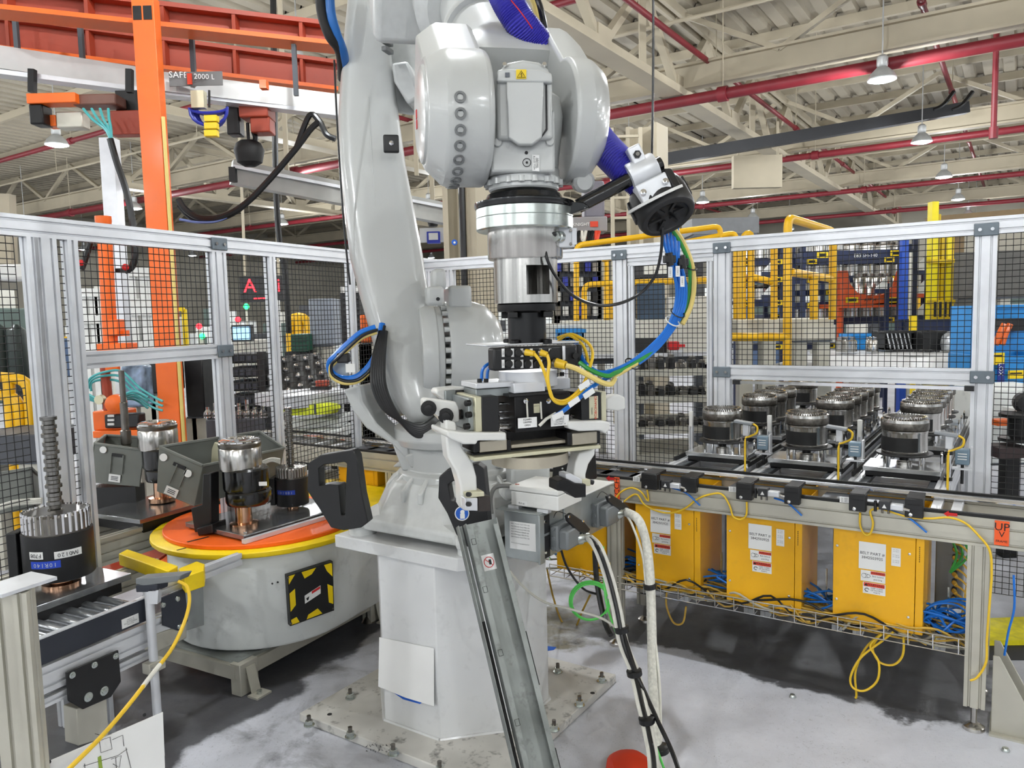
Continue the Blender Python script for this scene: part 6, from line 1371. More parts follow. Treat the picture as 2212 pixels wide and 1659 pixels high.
# ---------------- roller conveyor and its frame
rc = thing('roller_conveyor', 'small steel roller conveyor with dark side band at the lower left', 'conveyor')
def rq(x, y, n=0.0, z=None): return onpl(x, y, LO + LN_ * n, LN_)
zt = .60
e0, e1_ = (onz(60, 1400, zt) - LO).dot(LW), (onz(322, 1292, zt) - LO).dot(LW)
MB().span((e0 - .5, -.008, zt), (e1_ + .0, .012, zt + .004), (LW, LN_, Z), LO).build('top_lip', ALU, rc)
MB().span((e0 - .5, -.004, zt - .085), (e1_, .004, zt), (LW, LN_, Z), LO).build('side_band', M('band_slate', (52, 56, 66), .5, .2), rc)
profile(lw(e0 - .5, .02, zt - .14), lw(e1_ + .12, .02, zt - .14), .045, .09, LN_).build('side_profile', ALU, rc)
MB().span((e0 - .5, .36, zt - .03), (e1_ - .05, .366, zt + .06), (LW, LN_, Z), LO).build('far_wall', ALU, rc)
k = e0 - .45
while k < e1_ - .01:
    MB().cyl(lw(k, .012, zt - .012), lw(k, .34, zt - .012), .017, n=14).build('roller', M('roller_steel', (196, 200, 204), .28, .9, .05), rc); MB().cyl(lw(k, .34, zt - .012), lw(k, .36, zt - .012), .016, n=12).build('roller_cap', CONN, rc); k += .06
w = MB().box(rq(279, 1341) - LN_ * .006, (.034, .001, .017), (LW, LN_, Z)).build('conveyor_label', LABEL, rc)
for k, b in enumerate(('DIRECT 10', 'ALLISON 10', 'PALLET CONVEYOR', 'NEST FULL')): text(b, w, rq(279, 1341) - LN_ * .0075 + Z * (.009 - k * .006), LW, Z, .006, INK)
bp_ = MB().prism([rq(x, y) - LN_ * .02 for x, y in ((135, 1450), (248, 1402), (254, 1470), (232, 1504), (172, 1530), (140, 1512))], LN_ * .008).build('bearing_plate', BLACK, rc, bevel=.003)
for x, y, r in ((147, 1456, .011), (195, 1434, .011), (241, 1415, .011), (182, 1503, .016), (216, 1490, .016)):
    MB().lathe(rq(x, y) - LN_ * .02, -LN_, [(r, 0), (r, .003), (r * .6, .004), (r * .6, .010), (r * .3, .011)], 12).build('bolt', ZINCP, bp_)
MB().prism([rq(x, y) - LN_ * .012 for x, y in ((160, 1530), (226, 1505), (230, 1590), (164, 1610))], LN_ * .07).build('motor_box', ALUB, rc, bevel=.003)
profile(lw(e0 - .02, .02, .0), lw(e0 - .02, .02, zt - .19), .045, .045, LW).build('leg', ALU, rc); profile(lw(e1_ - .02, .25, .0), lw(e1_ - .02, .25, zt - .19), .045, .045, LW).build('leg', ALU, rc)
profile(lw(e0 - .5, .02, zt - .215), lw(e1_ + .0, .02, zt - .215), .045, .03, LN_).build('lower_profile', ALU, rc)
# dark bolted plate and grey bracket where it meets the turntable
MB().prism([rq(x, y) - LN_ * .012 for x, y in ((345, 1290), (395, 1270), (402, 1340), (382, 1362), (348, 1350))], LN_ * .008).build('bolted_plate', M('band_slate', (52, 56, 66)), rc, bevel=.002)
for x, y in ((347, 1306), (378, 1293), (383, 1352)): MB().lathe(rq(x, y) - LN_ * .013, -LN_, [(.011, 0), (.009, .005), (.004, .006)], 14).build('bolt', ZINCP, rc)
MB().prism([rq(x, y) - LN_ * .006 for x, y in ((330, 1370), (402, 1345), (402, 1378), (336, 1410))], LN_ * .05).build('grey_bracket', ALUB, rc, bevel=.006)
MB().prism([rq(x, y) - LN_ * .004 for x, y in ((402, 1265), (438, 1255), (440, 1350), (402, 1362))], LN_ * .05).build('end_bracket', ZINC, rc, bevel=.003)
# twin rails from the turntable towards the left front
tr_ = thing('transfer_track', 'aluminium transfer rails feeding the turntable from the left', 'rail')
for n_ in (.05, .45): profile(lw(-.9, n_ + .36, .54), lw(.30, n_ + .36, .54) if n_ < .1 else lw(.9, n_ + .36, .54), .045, .09, LN_).build('rail', ALUB, tr_)
profile(lw(e1_ + .02, .03, .60), lw(.40, .02, .60), .03, .05, LN_).build('near_rail', ALU, tr_)
for s in (-.6, .2): profile(lw(s, .81, 0), lw(s, .81, .5), .045, .045, LW).build('leg', ALUB, tr_)
yb_ = solo('stop_cover', MB().prism([onz(x, y, .64) for x, y in ((385, 1228), (425, 1212), (442, 1218), (440, 1232), (398, 1246))], -Z * .065), YELB, 'bright yellow stop cover at the near turntable edge', 'cover', bevel=.003)
solo('stop_cover', MB().prism([onz(x, y, .64) for x, y in ((256, 1196), (275, 1186), (384, 1222), (362, 1234))], -Z * .05), YELB, 'long yellow cover bar between the transfer rails', 'cover', bevel=.003)
# sensor on a post with yellow lead
sp_ = thing('sensor_post', 'aluminium post with grey flat sensor at the end of the roller conveyor', 'sensor post')
pb_ = at(330, 1400, 2.72)
MB().cyl(V((pb_.x, pb_.y, .0)), V((pb_.x, pb_.y, .66)), .016, n=14).build('post', ALU, sp_)
MB().box(V((pb_.x, pb_.y, 0)) + Z * .35, (.035, .02, .02), FL).build('clamp', ALUB, sp_, bevel=.003)
for s in (-1, 1): MB().lathe(V((pb_.x, pb_.y, .35)) + LW * (s * .024) - LN_ * .02, -LN_, [(.007, 0), (.006, .006)], 8).build('bolt', CHROME, sp_)
hd = [at(x, y, 2.70) for x, y in ((292, 1250), (392, 1242), (384, 1256), (310, 1266), (292, 1262))]
MB().prism(hd, V((.02, .05, .0))).build('sensor_head', CONN, sp_, bevel=.003); MB().prism([at(x, y, 2.70) for x, y in ((292, 1264), (340, 1262), (338, 1278), (294, 1280))], V((.02, .05, 0))).build('sensor_body', M('band_slate', (52, 56, 66)), sp_, bevel=.003)
MB().prism([at(x, y, 2.7) for x, y in ((320, 1275), (342, 1275), (340, 1305), (322, 1305))], V((0, .03, 0))).build('bracket', ALU, sp_)
solo('sensor_lead', MB().tube(smooth([at(386, 1256, 2.68), at(404, 1268, 2.66), at(409, 1300, 2.6), at(398, 1345, 2.5), at(372, 1400, 2.38), at(330, 1455, 2.22), at(280, 1520, 2.05), at(220, 1590, 1.9), at(150, 1660, 1.76), at(90, 1720, 1.66)], 8), .0062, 10), YCAB, 'thick yellow lead sweeping down across the lower left corner', 'cable')
solo('lead_marker', MB().tube([at(345, 1436, 2.262), at(322, 1465, 2.19), at(308, 1484, 2.142)], .0068, 10), WCAB, 'white marker sleeve on the yellow lead', 'sleeve')
# beige column in the left foreground
fp = thing('machine_post', 'beige aluminium machine post at the lower left picture edge', 'post')
a = at(28, 1300, 1.75); b = at(60, 1300, 1.75)
for x, w_ in ((10, .055), (52, .030)):
    c = at(x, 1290, 1.75); profile(V((c.x, c.y, 0)), V((c.x, c.y, at(x, 1275, 1.75).z)), w_, .05, V((1, .2, 0))).build('upright', ALUB, fp)
c = at(25, 1268, 1.75); MB().box(V((c.x, c.y + .02, at(25, 1272, 1.75).z + .004)), (.065, .05, .004), FL).build('cap_plate', ALU, fp)
# sketch sheet
sk = thing('sketch_sheet', 'white board sheet with a pen-drawn plan at the lower left', 'sheet')
sq_ = [(88, 1652), (352, 1538), (360, 1760), (100, 1800)]; sc0 = at(220, 1600, 1.92); sn = V((.75, -.62, .2)).normalized()
sp4 = [onpl(x, y, sc0, sn) for x, y in sq_]; MB().prism(sp4, -sn * .003).build('board', LABEL, sk)
def sline(pts, r=.0007): MB().tube([onpl(x, y, sc0 + sn * .0012, sn) for x, y in pts], r, 4).build('pen_line', INK, sk)
for L in ([(180, 1655), (255, 1632), (275, 1618)], [(215, 1600), (238, 1592), (242, 1618), (218, 1626), (215, 1600)], [(243, 1598), (265, 1588), (268, 1612)], [(205, 1585), (226, 1590)], [(272, 1615), (285, 1668)], [(183, 1650), (184, 1668)], [(240, 1640), (262, 1632), (258, 1658), (244, 1650)], [(250, 1636), (252, 1665)]): sline(L)
MB().prism([onpl(x, y, sc0 + sn * .001, sn) for x, y in ((211, 1636), (218, 1632), (222, 1662), (214, 1664))], sn * .0008).build('green_bar', M('marker_green', (150, 176, 60), .6), sk)
for x, y in ((106, 1646), (312, 1544)): MB().lathe(onpl(x, y, sc0 + sn * .001, sn), sn, [(.005, 0), (.005, .0006)], 10).build('punch_hole', INK, sk)
# ================================================================== things beyond the fences
def pbox(name, x0, x1, y0, y1, Y, dep, mat, par, bev=.0, m_=None):
    "upright box whose front fills the photo rectangle at distance Y"
    a, b = at(x0, (y0 + y1) / 2, Y), at(x1, (y0 + y1) / 2, Y); zt_, zb_ = at((x0 + x1) / 2, y0, Y).z, at((x0 + x1) / 2, y1, Y).z
    mm = (m_ or MB()).span((a.x, Y, zb_), (b.x, Y + dep, zt_))
    return mm.build(name, mat, par, bevel=bev) if m_ is None else mm
def floorz(x, Y): return at(x, 700, Y).z
def drop(name, x, y, Y, w, mat, par, y0=None):
    "post from row y down to the floor"
    c = at(x, y, Y); return MB().span((c.x - w / 2, Y, 0), (c.x + w / 2, Y + w, c.z)).build(name, mat, par)
def pipes(label, name, runs, Y, r, mat, cat='guard rail', dY=0.0):
    t = thing(name, label, cat)
    for run in runs:
        pts = []
        for q in run:
            x, y = q[0], q[1]; yy = Y + (q[2] if len(q) > 2 else 0); p = at(x, y, yy)
            if len(q) > 3: p.z = 0
            pts.append(p)
        if len(pts) > 2:
            out = [pts[0]]
            for i in range(1, len(pts) - 1):
                a, b, c = pts[i - 1], pts[i], pts[i + 1]; d0 = min(r * 2.5, (b - a).length * .45); d1 = min(r * 2.5, (c - b).length * .45); q0, q1 = b + (a - b).normalized() * d0, b + (c - b).normalized() * d1
                out += [q0] + [q0.lerp(b, k).lerp(b.lerp(q1, k), k) for k in (.25, .5, .75)] + [q1]
            pts = out + [pts[-1]]
        MB().tube(pts, r, 12).build('rail_tube', mat, t)
    return t
# ---------------- right background
pipes('yellow tube rail running along the far aisle left of the black cable ball', 'guard_rail', [[(1245, 860), (1245, 530), (1556, 488), (1556, 520, 0)], [(1300, 560), (1590, 502), (1590, 700)], [(1262, 690), (1262, 615), (1530, 603)], [(1310, 690), (1310, 560, .4)]], 7.2, .026, YELR)
pipes('yellow tube gate with two uprights behind the left mesh bay', 'guard_rail', [[(1530, 606, .1), (1330, 612, .1)], [(1320, 610, .2), (1320, 690, .2)]], 7.4, .03, YELR)
pipes('tall yellow tube frame behind the large mesh bay, left pair', 'guard_rail', [[(1604, 690), (1604, 512), (1622, 500), (1622, 690)], [(1672, 690), (1672, 525)], [(1614, 596), (1672, 610)]], 6.6, .03, YELR)
pipes('tall yellow tube frame behind the large mesh bay, near post with rails', 'guard_rail', [[(1700, 790), (1702, 470), (1800, 500, .8), (1798, 690, .8)], [(1708, 588), (1795, 602, .8)], [(1758, 598, .3), (1758, 690, .3)], [(1580, 728), (1700, 728)]], 6.2, .034, YELR)
def block(label, x0, x1, y0, y1, Y, dep, mat, cat='block', name='concrete_block', feet=True):
    t = thing(name, label, cat); pbox('body', x0, x1, y0, y1, Y, dep, mat, t, .01); pbox('base', x0 + 4, x1 - 4, y1, y1 + 4, Y + .02, dep - .04, ALUD, t)
    if feet:
        for x in (x0 + (x1 - x0) * .2, x0 + (x1 - x0) * .75): drop('leg', x, y1 + 3, Y + .05, .12, ALUB, t)
    return t
BEI = M('beige_machine', (206, 202, 188), .5, 0, .05, 3)
block('beige machine base behind the yellow frame, left one', 1594, 1684, 690, 726, 6.8, .6, BEI, 'machine', 'machine_block'); block('beige machine base behind the yellow frame, right one', 1712, 1802, 688, 735, 7.1, .6, BEI, 'machine', 'machine_block')
def drum_at(par, x, y, Y, r, h, mat=STEEL, name='part'):
    c = at(x, y, Y); return MB().lathe(c, Z, [(r * .8, 0), (r, h * .05), (r, h * .9), (r * .85, h), (r * .6, h), (r * .55, h * .8)], 14).build(name, mat, par)
def rack(label, x0, x1, ys, Y, dep, mat, items, post=.06, tagmat=None):
    t = thing('storage_rack', label, 'rack', 'dunnage racks'); h = at((x0 + x1) / 2, ys[0] - 30, Y).z
    for x in (x0, x1):
        for dy in (0, dep): c = at(x, 700, Y); MB().span((c.x - post / 2, Y + dy, 0), (c.x + post / 2, Y + dy + post, h)).build('post', mat, t)
    for y in ys:
        a, b = at(x0, y, Y), at(x1, y, Y); sh = MB().span((a.x, Y, a.z - .06), (b.x, Y + dep, a.z)).build('shelf', mat, t)
        MB().span((a.x, Y - .012, a.z - .1), (b.x, Y, a.z + .01)).build('shelf_edge', mat, t)
        for fx in (.12, .78):
            c = a.lerp(b, fx); MB().span((c.x, Y - .02, a.z - .085), (c.x + .16, Y - .012, a.z - .005)).build('fork_pocket', tagmat or YELB, t); MB().span((c.x + .03, Y - .022, a.z - .065), (c.x + .13, Y - .019, a.z - .025)).build('pocket_slot', INK, t)
    return t
def fill(x0, x1, y, Y, n, r, h, lab, mat=STEEL, grp='steel parts on the far racks', d=.2):
    for i in range(n):
        x = x0 + (x1 - x0) * (i + .5) / n; t = thing('steel_part', lab.replace('steel part', ORD[i] + ' steel part from the left', 1), 'machined part', grp); drum_at(t, x, y, Y + d, r, h, mat, 'body'); drum_at(t, x, y - h * F / Y * .98, Y + d, r * .8, h * .2, STEELD, 'collar')
rack('navy storage rack behind the left yellow frame', 1590, 1690, (562, 600, 650, 745), 12.4, .8, NAVY, 3)
rack('wide navy storage rack behind the large mesh bay', 1712, 1965, (560, 600, 655, 690), 12.4, .9, NAVY, 6)
rack('dark navy storage rack farther back between the yellow posts', 1655, 1820, (630, 680, 745), 14.0, .9, NAVY, 4)
for y, n, l in ((560, 3, 'steel part on the top shelf of the left navy rack'), (600, 3, 'steel part on the second shelf of the left navy rack'), (650, 3, 'steel part on the third shelf of the left navy rack')): fill(1595, 1685, y, 12.4, n, .145, .22, l)
for y, n, l in ((560, 7, 'steel part on the top shelf of the wide navy rack'), (600, 7, 'steel part on the second shelf of the wide navy rack'), (690, 7, 'steel part on the lowest shelf of the wide navy rack')): fill(1718, 1960, y, 12.4, n, .155, .235, l)
# orange rack
t = thing('orange_rack', 'orange steel rack with cut-out front behind the mesh', 'rack')
OR = M('rack_orange', (222, 92, 40), .5, 0, .06); Yo = 11.6
MB().prism([at(x, y, Yo) for x, y in ((1815, 585), (1832, 585), (1836, 612), (1852, 632), (1880, 640), (1908, 636), (1930, 618), (1940, 585), (1958, 585), (1958, 658), (1815, 658))], V((0, .05, 0))).build('front', OR, t, bevel=.004)
for x in (1818, 1955): drop('post', x, 585, Yo + .1, .07, OR, t)
pbox('deck', 1815, 1958, 655, 664, Yo, .8, OR, t)
for x in (1828, 1915): w = pbox('fork_pocket', x, x + 26, 642, 654, Yo - .02, .02, YELB, t); pbox('pocket_slot', x + 4, x + 22, 645, 651, Yo - .025, .02, INK, w)
text('AFP34', t, at(1880, 648, Yo - .01), V((1, 0, 0)), Z, .07, INK)
fill(1850, 1920, 640, Yo + .3, 4, .12, .3, 'grey steel part standing in the orange rack')
text('E83 SH-140', rack('navy rack crossbeam unit with number plate above the orange rack', 1735, 1975, (545,), 11.0, .4, NAVY, 1), at(1870, 552, 10.97), V((1, 0, 0)), Z, .07, LABEL)
for k, (x, y) in enumerate(((1660, 575), (1660, 625), (1985, 572), (1985, 622), (1985, 670), (1905, 612))):
    t = thing('corner_marker', 'white triangular corner plate on the racks, %s' % ('left rack upper', 'left rack lower', 'right of orange rack, upper', 'right of orange rack, middle', 'right of orange rack, lower', 'inside the orange rack')[k], 'plate'); MB().prism([at(a, b, 11.3) for a, b in ((x - 14, y + 12), (x + 12, y - 16), (x + 12, y + 12))], V((0, .02, 0))).build('plate', WHITE, t); MB().prism([at(a, b, 11.32) for a, b in ((x - 14, y + 12), (x + 12, y + 12), (x + 12, y + 22), (x - 14, y + 22))], V((0, .03, 0))).build('holder', (OR if k in (3,) else NAVY), t)
    drop('post', x + 13, y, 11.36, .05, NAVY, t)
# blue upright and forklift mast
t = thing('blue_upright', 'bright blue rack upright behind the mesh', 'post'); drop('post', 1957, 495, 10.8, .09, M('upright_blue', (38, 84, 190), .5), t); drop('brace', 1968, 545, 10.85, .05, WHITE, t); pbox('foot', 1948, 1972, 690, 740, 10.7, .2, NAVY, t)
t = thing('forklift_mast', 'yellow forklift mast standing behind the mesh', 'forklift mast')
YM = M('mast_yellow', (214, 180, 20), .45, 0, .08)
MB().span((at(2013, 500, 10.6).x, 10.6, 0), (at(2027, 500, 10.6).x, 10.72, at(2020, 435, 10.6).z)).build('mast_channel', M('mast_bright', (246, 226, 30), .45), t)
for x0, x1, y0 in ((2029, 2034, 462), (2037, 2043, 500), (2050, 2058, 490), (2058, 2064, 500)): MB().span((at(x0, 500, 10.6).x, 10.62, 0), (at(x1, 500, 10.6).x, 10.74, at(x0, y0, 10.6).z)).build('mast_rail', YM if x0 != 2050 else M('mast_bright', (246, 226, 30)), t)
for y in (560, 648): pbox('cross_bar', 2010, 2064, y, y + 8, 10.55, .1, YM, t)
pbox('carriage', 2012, 2060, 648, 690, 10.53, .04, YM, t)
for k in range(4): pbox('carriage_slot', 2018 + k * 11, 2023 + k * 11, 652, 684, 10.52, .01, INK, t)
# long workbench and the goods on it
t = thing('work_table', 'long pale grey work table beyond the fence', 'table')
tb = [onz(x, y, 1.05) for x, y in ((1640, 795), (2108, 800), (2112, 755), (1790, 755))]; MB().prism(tb, -Z * .05).build('table_top', M('table_grey', (196, 196, 194), .45, 0, .04), t)
for p in tb: MB().span((p.x - .03, p.y - .03, 0), (p.x + .03, p.y + .03, 1.0)).build('leg', ALUB, t)
for k, (x0, x1) in enumerate(((1806, 1850), (1870, 1895))): t = thing('steel_drum', 'chrome steel drum on the pale table, %s' % ('left one', 'right one')[k], 'machined part'); drum_at(t, (x0 + x1) / 2, 760, 8.9, (x1 - x0) / 2 * 8.9 / F, .14, STEEL, 'body'); drum_at(t, (x0 + x1) / 2, 735, 8.9, (x1 - x0) / 2.4 * 8.9 / F, .04, CHROME, 'rim')
def openbin(label, x0, x1, y0, y1, Y, dep, mat, name='parts_bin'):
    t = thing(name, label, 'bin'); a, b = at(x0, y1, Y), at(x1, y1, Y); zt_ = at(x0, y0, Y).z; th = .02
    MB().span((a.x, Y, a.z), (b.x, Y + dep, a.z + th)).build('bottom', mat, t)
    for q in (((a.x, Y, a.z), (b.x, Y + th, zt_)), ((a.x, Y + dep - th, a.z), (b.x, Y + dep, zt_)), ((a.x, Y, a.z), (a.x + th, Y + dep, zt_)), ((b.x - th, Y, a.z), (b.x, Y + dep, zt_))): MB().span(*q).build('wall', mat, t, bevel=.004)
    MB().span((a.x - .015, Y - .015, zt_ - .03), (b.x + .015, Y, zt_)).build('rim', mat, t); return t
openbin('blue plastic bin standing on the pale table', 1840, 1912, 722, 757, 9.6, .4, BLUEB)
t = openbin('black woven crate tilted on the pale table', 1912, 1972, 716, 756, 9.0, .35, BLACK)
for k in range(6): MB().bar(at(1916 + k * 9, 720, 8.98), at(1924 + k * 9, 754, 8.98), .015, .01).build('weave', ALU, t)
t = openbin('black deep bin on the pale table near the mast', 1992, 2045, 716, 759, 8.8, .4, BLACK)
t = thing('clear_bag', 'crumpled clear plastic bag of parts on the pale table', 'bag'); c = at(2072, 756, 8.7); MB().ringloft([sup(c + Z * z, V((1, 0, 0)), V((0, 1, 0)), a, .16, 2.6, 18) for z, a in ((0, .17), (.08, .19), (.16, .17), (.21, .10))]).build('bag', M('bag_plastic', (196, 200, 204), .2, .3, .25, 14, .6), t)
for k in range(3): c = at(1960 + k * 22, 760, 8.2); t = thing('sheet_parts', 'striped flat metal parts on the pale table, %s' % ('left', 'middle', 'right')[k], 'parts'); [MB().box(c + V((-.05 + j * .03, 0, .012)), (.01, .10, .01), frame(V((1, .6, 0)))).build('strip', CHROME if j % 2 else BLACK, t) for j in range(4)]
block('navy tool cart with black top under the forklift mast', 1975, 2102, 690, 716, 10.3, .25, NAVY, 'cart', 'tool_cart')
t = thing('yellow_post', 'short yellow post beside the navy cart', 'post'); pbox('post', 1970, 1982, 682, 728, 10.2, .08, YELB, t); drop('stem', 1976, 728, 10.22, .05, YELB, t)
block('blue covered box behind the forklift mast', 2058, 2102, 670, 690, 10.9, .3, BLUEB, 'box', 'blue_box')
# big dark press line behind right part
block('dark grey press machine behind the right mesh, far', 2055, 2110, 545, 690, 11.5, .8, M('press_grey', (98, 96, 92), .6, 0, .1), 'machine', 'press_machine')
block('dark grey press machine seen through the right edge mesh', 2142, 2290, 540, 640, 9.5, .8, M('press_grey', (98, 96, 92)), 'machine', 'press_machine')
t = thing('machine_gantry', 'brown cross beam above the right edge presses', 'beam'); MB().bar(at(2010, 487, 12), at(2300, 462, 12), .3, .25).build('beam', M('beam_brown', (132, 110, 78), .6), t); drop('post', 2070, 490, 12, .2, M('beam_brown', (132, 110, 78)), t)
# right edge: blue bins, robot-orange piece, cart
openbin('large blue tote at the right edge, upper', 2136, 2300, 660, 770, 6.6, .6, BLUEB)
t = openbin('large blue tote at the right edge, lower', 2140, 2300, 770, 838, 6.0, .6, BLUEB)
for k, (x0, x1, y0, y1) in enumerate(((2140, 2170, 762, 788), (2178, 2212, 800, 818))): w = pbox('yellow_label', x0, x1, y0, y1, 5.97, .004, YELB, t); pbox('print_line', x0 + 4, x1 - 4, y0 + 5, y0 + 8, 5.965, .002, INK, w)
w = pbox('blue_strip', 2155, 2170, 786, 838, 5.96, .006, M('strip_navy', (28, 48, 140), .5), t); text('LOX', w, at(2162, 798, 5.95), -Z, V((1, 0, 0)), .05, LABEL)
t = thing('orange_clamp', 'orange clamp arms lying on the blue tote', 'clamp'); [MB().tube(smooth([at(2150 + k * 14, 745, 6.4), at(2160 + k * 12, 720, 6.4), at(2170 + k * 12, 700, 6.4)]), .025, 8).build('arm', ORANGE, t) for k in range(2)]; pbox('grip', 2172, 2230, 688, 715, 6.4, .2, BLACK, t)
block('grey machine cabinet behind the right edge mesh', 2140, 2290, 840, 1000, 5.2, .5, GREYP, 'cabinet', 'machine_cabinet', False)
t = thing('round_motor', 'black round motor at the right picture edge', 'motor'); c = at(2212, 868, 4.9); MB().lathe(c, V((-.5, -1, 0)), [(.04, 0), (.07, .02), (.07, .1), (.05, .12)], 20).build('body', BLACK, t); pbox('mount', 2196, 2240, 884, 960, 4.95, .15, GREYP, t)
t = thing('orange_spool', 'dark spool with orange band behind the right mesh', 'spool'); c = at(2200, 952, 4.7); MB().lathe(c, Z, [(.11, 0), (.11, .02), (.06, .03), (.06, .14), (.11, .15), (.11, .17)], 24).build('spool', BLKAN, t); pbox('orange_bar', 2156, 2192, 908, 920, 4.9, .1, ORANGE, t); pbox('stand', 2160, 2230, 968, 990, 4.6, .2, M('stand_brown', (54, 40, 40), .6), t); drop('leg', 2190, 990, 4.7, .08, BLKAN, t)
# left mesh bay: machine cabinet with dark glass and shelves of parts
t = thing('test_machine', 'pale machine with dark glass window behind the narrow mesh bay', 'machine')
MA = M('machine_ivory', (214, 212, 202), .5, 0, .04)
pbox('base_cabinet', 1225, 1548, 690, 770, 6.9, 1.0, MA, t, .01); pbox('upper_cabinet', 1440, 1560, 640, 690, 6.95, .8, MA, t, .01); pbox('dark_window', 1376, 1436, 612, 690, 6.9, .05, M('dark_glass', (58, 74, 92), .08, 0, .3, 2), t); pbox('plinth', 1225, 1548, 770, 784, 6.95, .9, ALUD, t)
pbox('ledge', 1225, 1548, 764, 772, 6.8, .12, ALU, t); pbox('dark_panel', 1372, 1440, 730, 762, 6.88, .03, BLACK, t)
drop('leg', 1240, 784, 7.0, .1, ALUB, t); drop('leg', 1535, 784, 7.0, .1, ALUB, t)
t = thing('red_tool', 'red tool lying on the ledge of the pale machine', 'tool'); pbox('body', 1445, 1468, 738, 756, 6.72, .08, REDA, t, .01); pbox('handle', 1462, 1480, 744, 750, 6.72, .04, REDA, t); pbox('ledge_bracket', 1450, 1476, 756, 764, 6.74, .06, ALU, t)
t = thing('dark_upper_unit', 'dark upper machine unit behind the narrow mesh bay', 'machine'); pbox('body', 1370, 1520, 545, 600, 8.0, .6, M('unit_dark', (58, 60, 66), .5), t, .02); pbox('door', 1390, 1440, 552, 592, 7.98, .02, GREYP, t); drop('post', 1378, 600, 8.1, .1, ALUD, t); drop('post', 1512, 600, 8.1, .1, ALUD, t)
t = thing('stock_shelf', 'steel stock shelf stacked with dark parts behind the narrow mesh bay', 'shelf')
for x in (1372, 1530): drop('post', x, 770, 5.75, .05, ALUB, t); drop('post', x, 770, 6.4, .05, ALUB, t)
for y in (800, 858, 925, 985):
    a, b = at(1365, y, 5.7), at(1540, y, 5.7); MB().span((a.x, 5.7, a.z - .05), (b.x, 6.45, a.z)).build('shelf_board', ALUB, t)
rr_ = random.Random(5)
for y in (800, 858, 925):
    for k in range(7):
        x = 1376 + k * 23; w = rr_.choice((14, 18)); h = rr_.choice((16, 24, 28)); tt_ = thing('dark_part', '%s dark machined part from the left on the %s shelf behind the narrow mesh bay' % (ORD[k], {800: 'upper', 858: 'middle', 925: 'lower'}[y]), 'part', 'dark parts on the stock shelf')
        pbox('body', x, x + w, y - h, y, 5.75, .14, (BLKAN, STEELD, BLACK)[k % 3], tt_, .01); pbox('top', x + 3, x + w - 3, y - h - 6, y - h, 5.78, .1, STEELD, tt_)
# objects seen left of the narrow bay, right of the robot
t = thing('pegboard_rack', 'rack hung with blue and black parts behind the tool changer', 'rack')
pbox('back_panel', 1196, 1300, 560, 700, 8.6, .05, M('panel_dark', (70, 74, 82), .6), t); drop('post', 1200, 560, 8.6, .08, ALUB, t); drop('post', 1296, 560, 8.6, .08, ALUB, t)
for j in range(4):
    for i in range(6): pbox('hung_part', 1200 + i * 16, 1212 + i * 16, 566 + j * 32, 586 + j * 32, 8.5, .1, (M('part_blue', (44, 58, 170), .5), BLACK, WHITE, STEELD)[(i * 3 + j) % 4], t)
block('white parts cabinet behind the gripper', 1170, 1260, 700, 780, 6.3, .5, MA, 'cabinet', 'parts_cabinet', False)
openbin('bright blue tray behind the gripper cables', 1205, 1262, 712, 736, 6.0, .3, BLUEB)
t = thing('hoist_unit', 'grey hoist unit with red square nameplate above the fence', 'hoist'); pbox('body', 1232, 1312, 468, 500, 7.6, .3, M('hoist_grey', (150, 146, 148), .5), t, .01); pbox('red_square', 1275, 1292, 478, 490, 7.59, .01, REDL, t); text('KNIGHT', t, at(1255, 485, 7.58), V((1, 0, 0)), Z, .045, LABEL); pbox('motor', 1262, 1306, 390, 470, 7.7, .3, M('hoist_dark', (120, 116, 126), .5), t, .02)
MB().bar(at(1275, 390, 7.8), at(1275, 200, 7.8), .1).build('hanger', CREAMS, t)
for k in range(4): MB().tube(smooth([at(1240 + k * 16, 500, 7.6), at(1246 + k * 14, 520, 7.55), at(1252 + k * 14, 500, 7.6)]), .02, 6).build('hose', (KCAB, WCAB, KCAB, REDL)[k], t)
block('far grey air-handling duct under the roof', 1495, 1640, 470, 505, 20, 1.2, M('duct_grey', (120, 122, 124), .6), 'duct', 'air_duct', False)
t = thing('roof_baffle', 'large cream panel hanging from the roof in the middle distance', 'panel'); pbox('panel', 1585, 1690, 335, 405, 21, .2, CREAMS, t); [MB().bar(at(x, 335, 21.1), at(x, 250, 21.1), .06).build('hanger', CREAMS, t) for x in (1595, 1680)]
# ---------------- left background: orange gantry
gt_ = thing('orange_gantry', 'orange steel gantry of two I-beams and a column on the left', 'gantry')
def ibeam(a0, a1, Y0, Y1, hpx, w=.14):
    p, q = at(a0[0], a0[1], Y0), at(a1[0], a1[1], Y1); h = hpx * Y0 / F
    MB().bar(p, q, w, .03).build('top_flange', ORANGED, gt_); MB().bar(p - Z * h / 2, q - Z * h / 2, .03, h).build('web', ORANGED, gt_); MB().bar(p - Z * h, q - Z * h, w, .03).build('bottom_flange', ORANGE, gt_)
    n = 5
    for k in range(n): c = p.lerp(q, (k + .5) / n); MB().span((c.x - .012, c.y - w / 2, c.z - h), (c.x + .012, c.y + w / 2, c.z)).build('stiffener', ORANGED, gt_)
ibeam((-60, -28), (725, 62), 4.95, 5.75, 44, .2); ibeam((-60, 36), (725, 140), 5.7, 6.6, 62, .18)
c0 = at(328, 300, 5.05); c1 = at(365, 700, 5.05)
MB().span((c1.x - .085, 5.0, 0), (c1.x + .055, 5.09, at(340, -10, 5.0).z)).build('column', ORANGE, gt_, bevel=.004)
for dx in (-.05, .015): MB().span((c1.x + dx - .026, 4.996, at(330, 42, 5.0).z), (c1.x + dx + .026, 5.0, at(330, 12, 5.0).z)).build('column_port', INK, gt_)
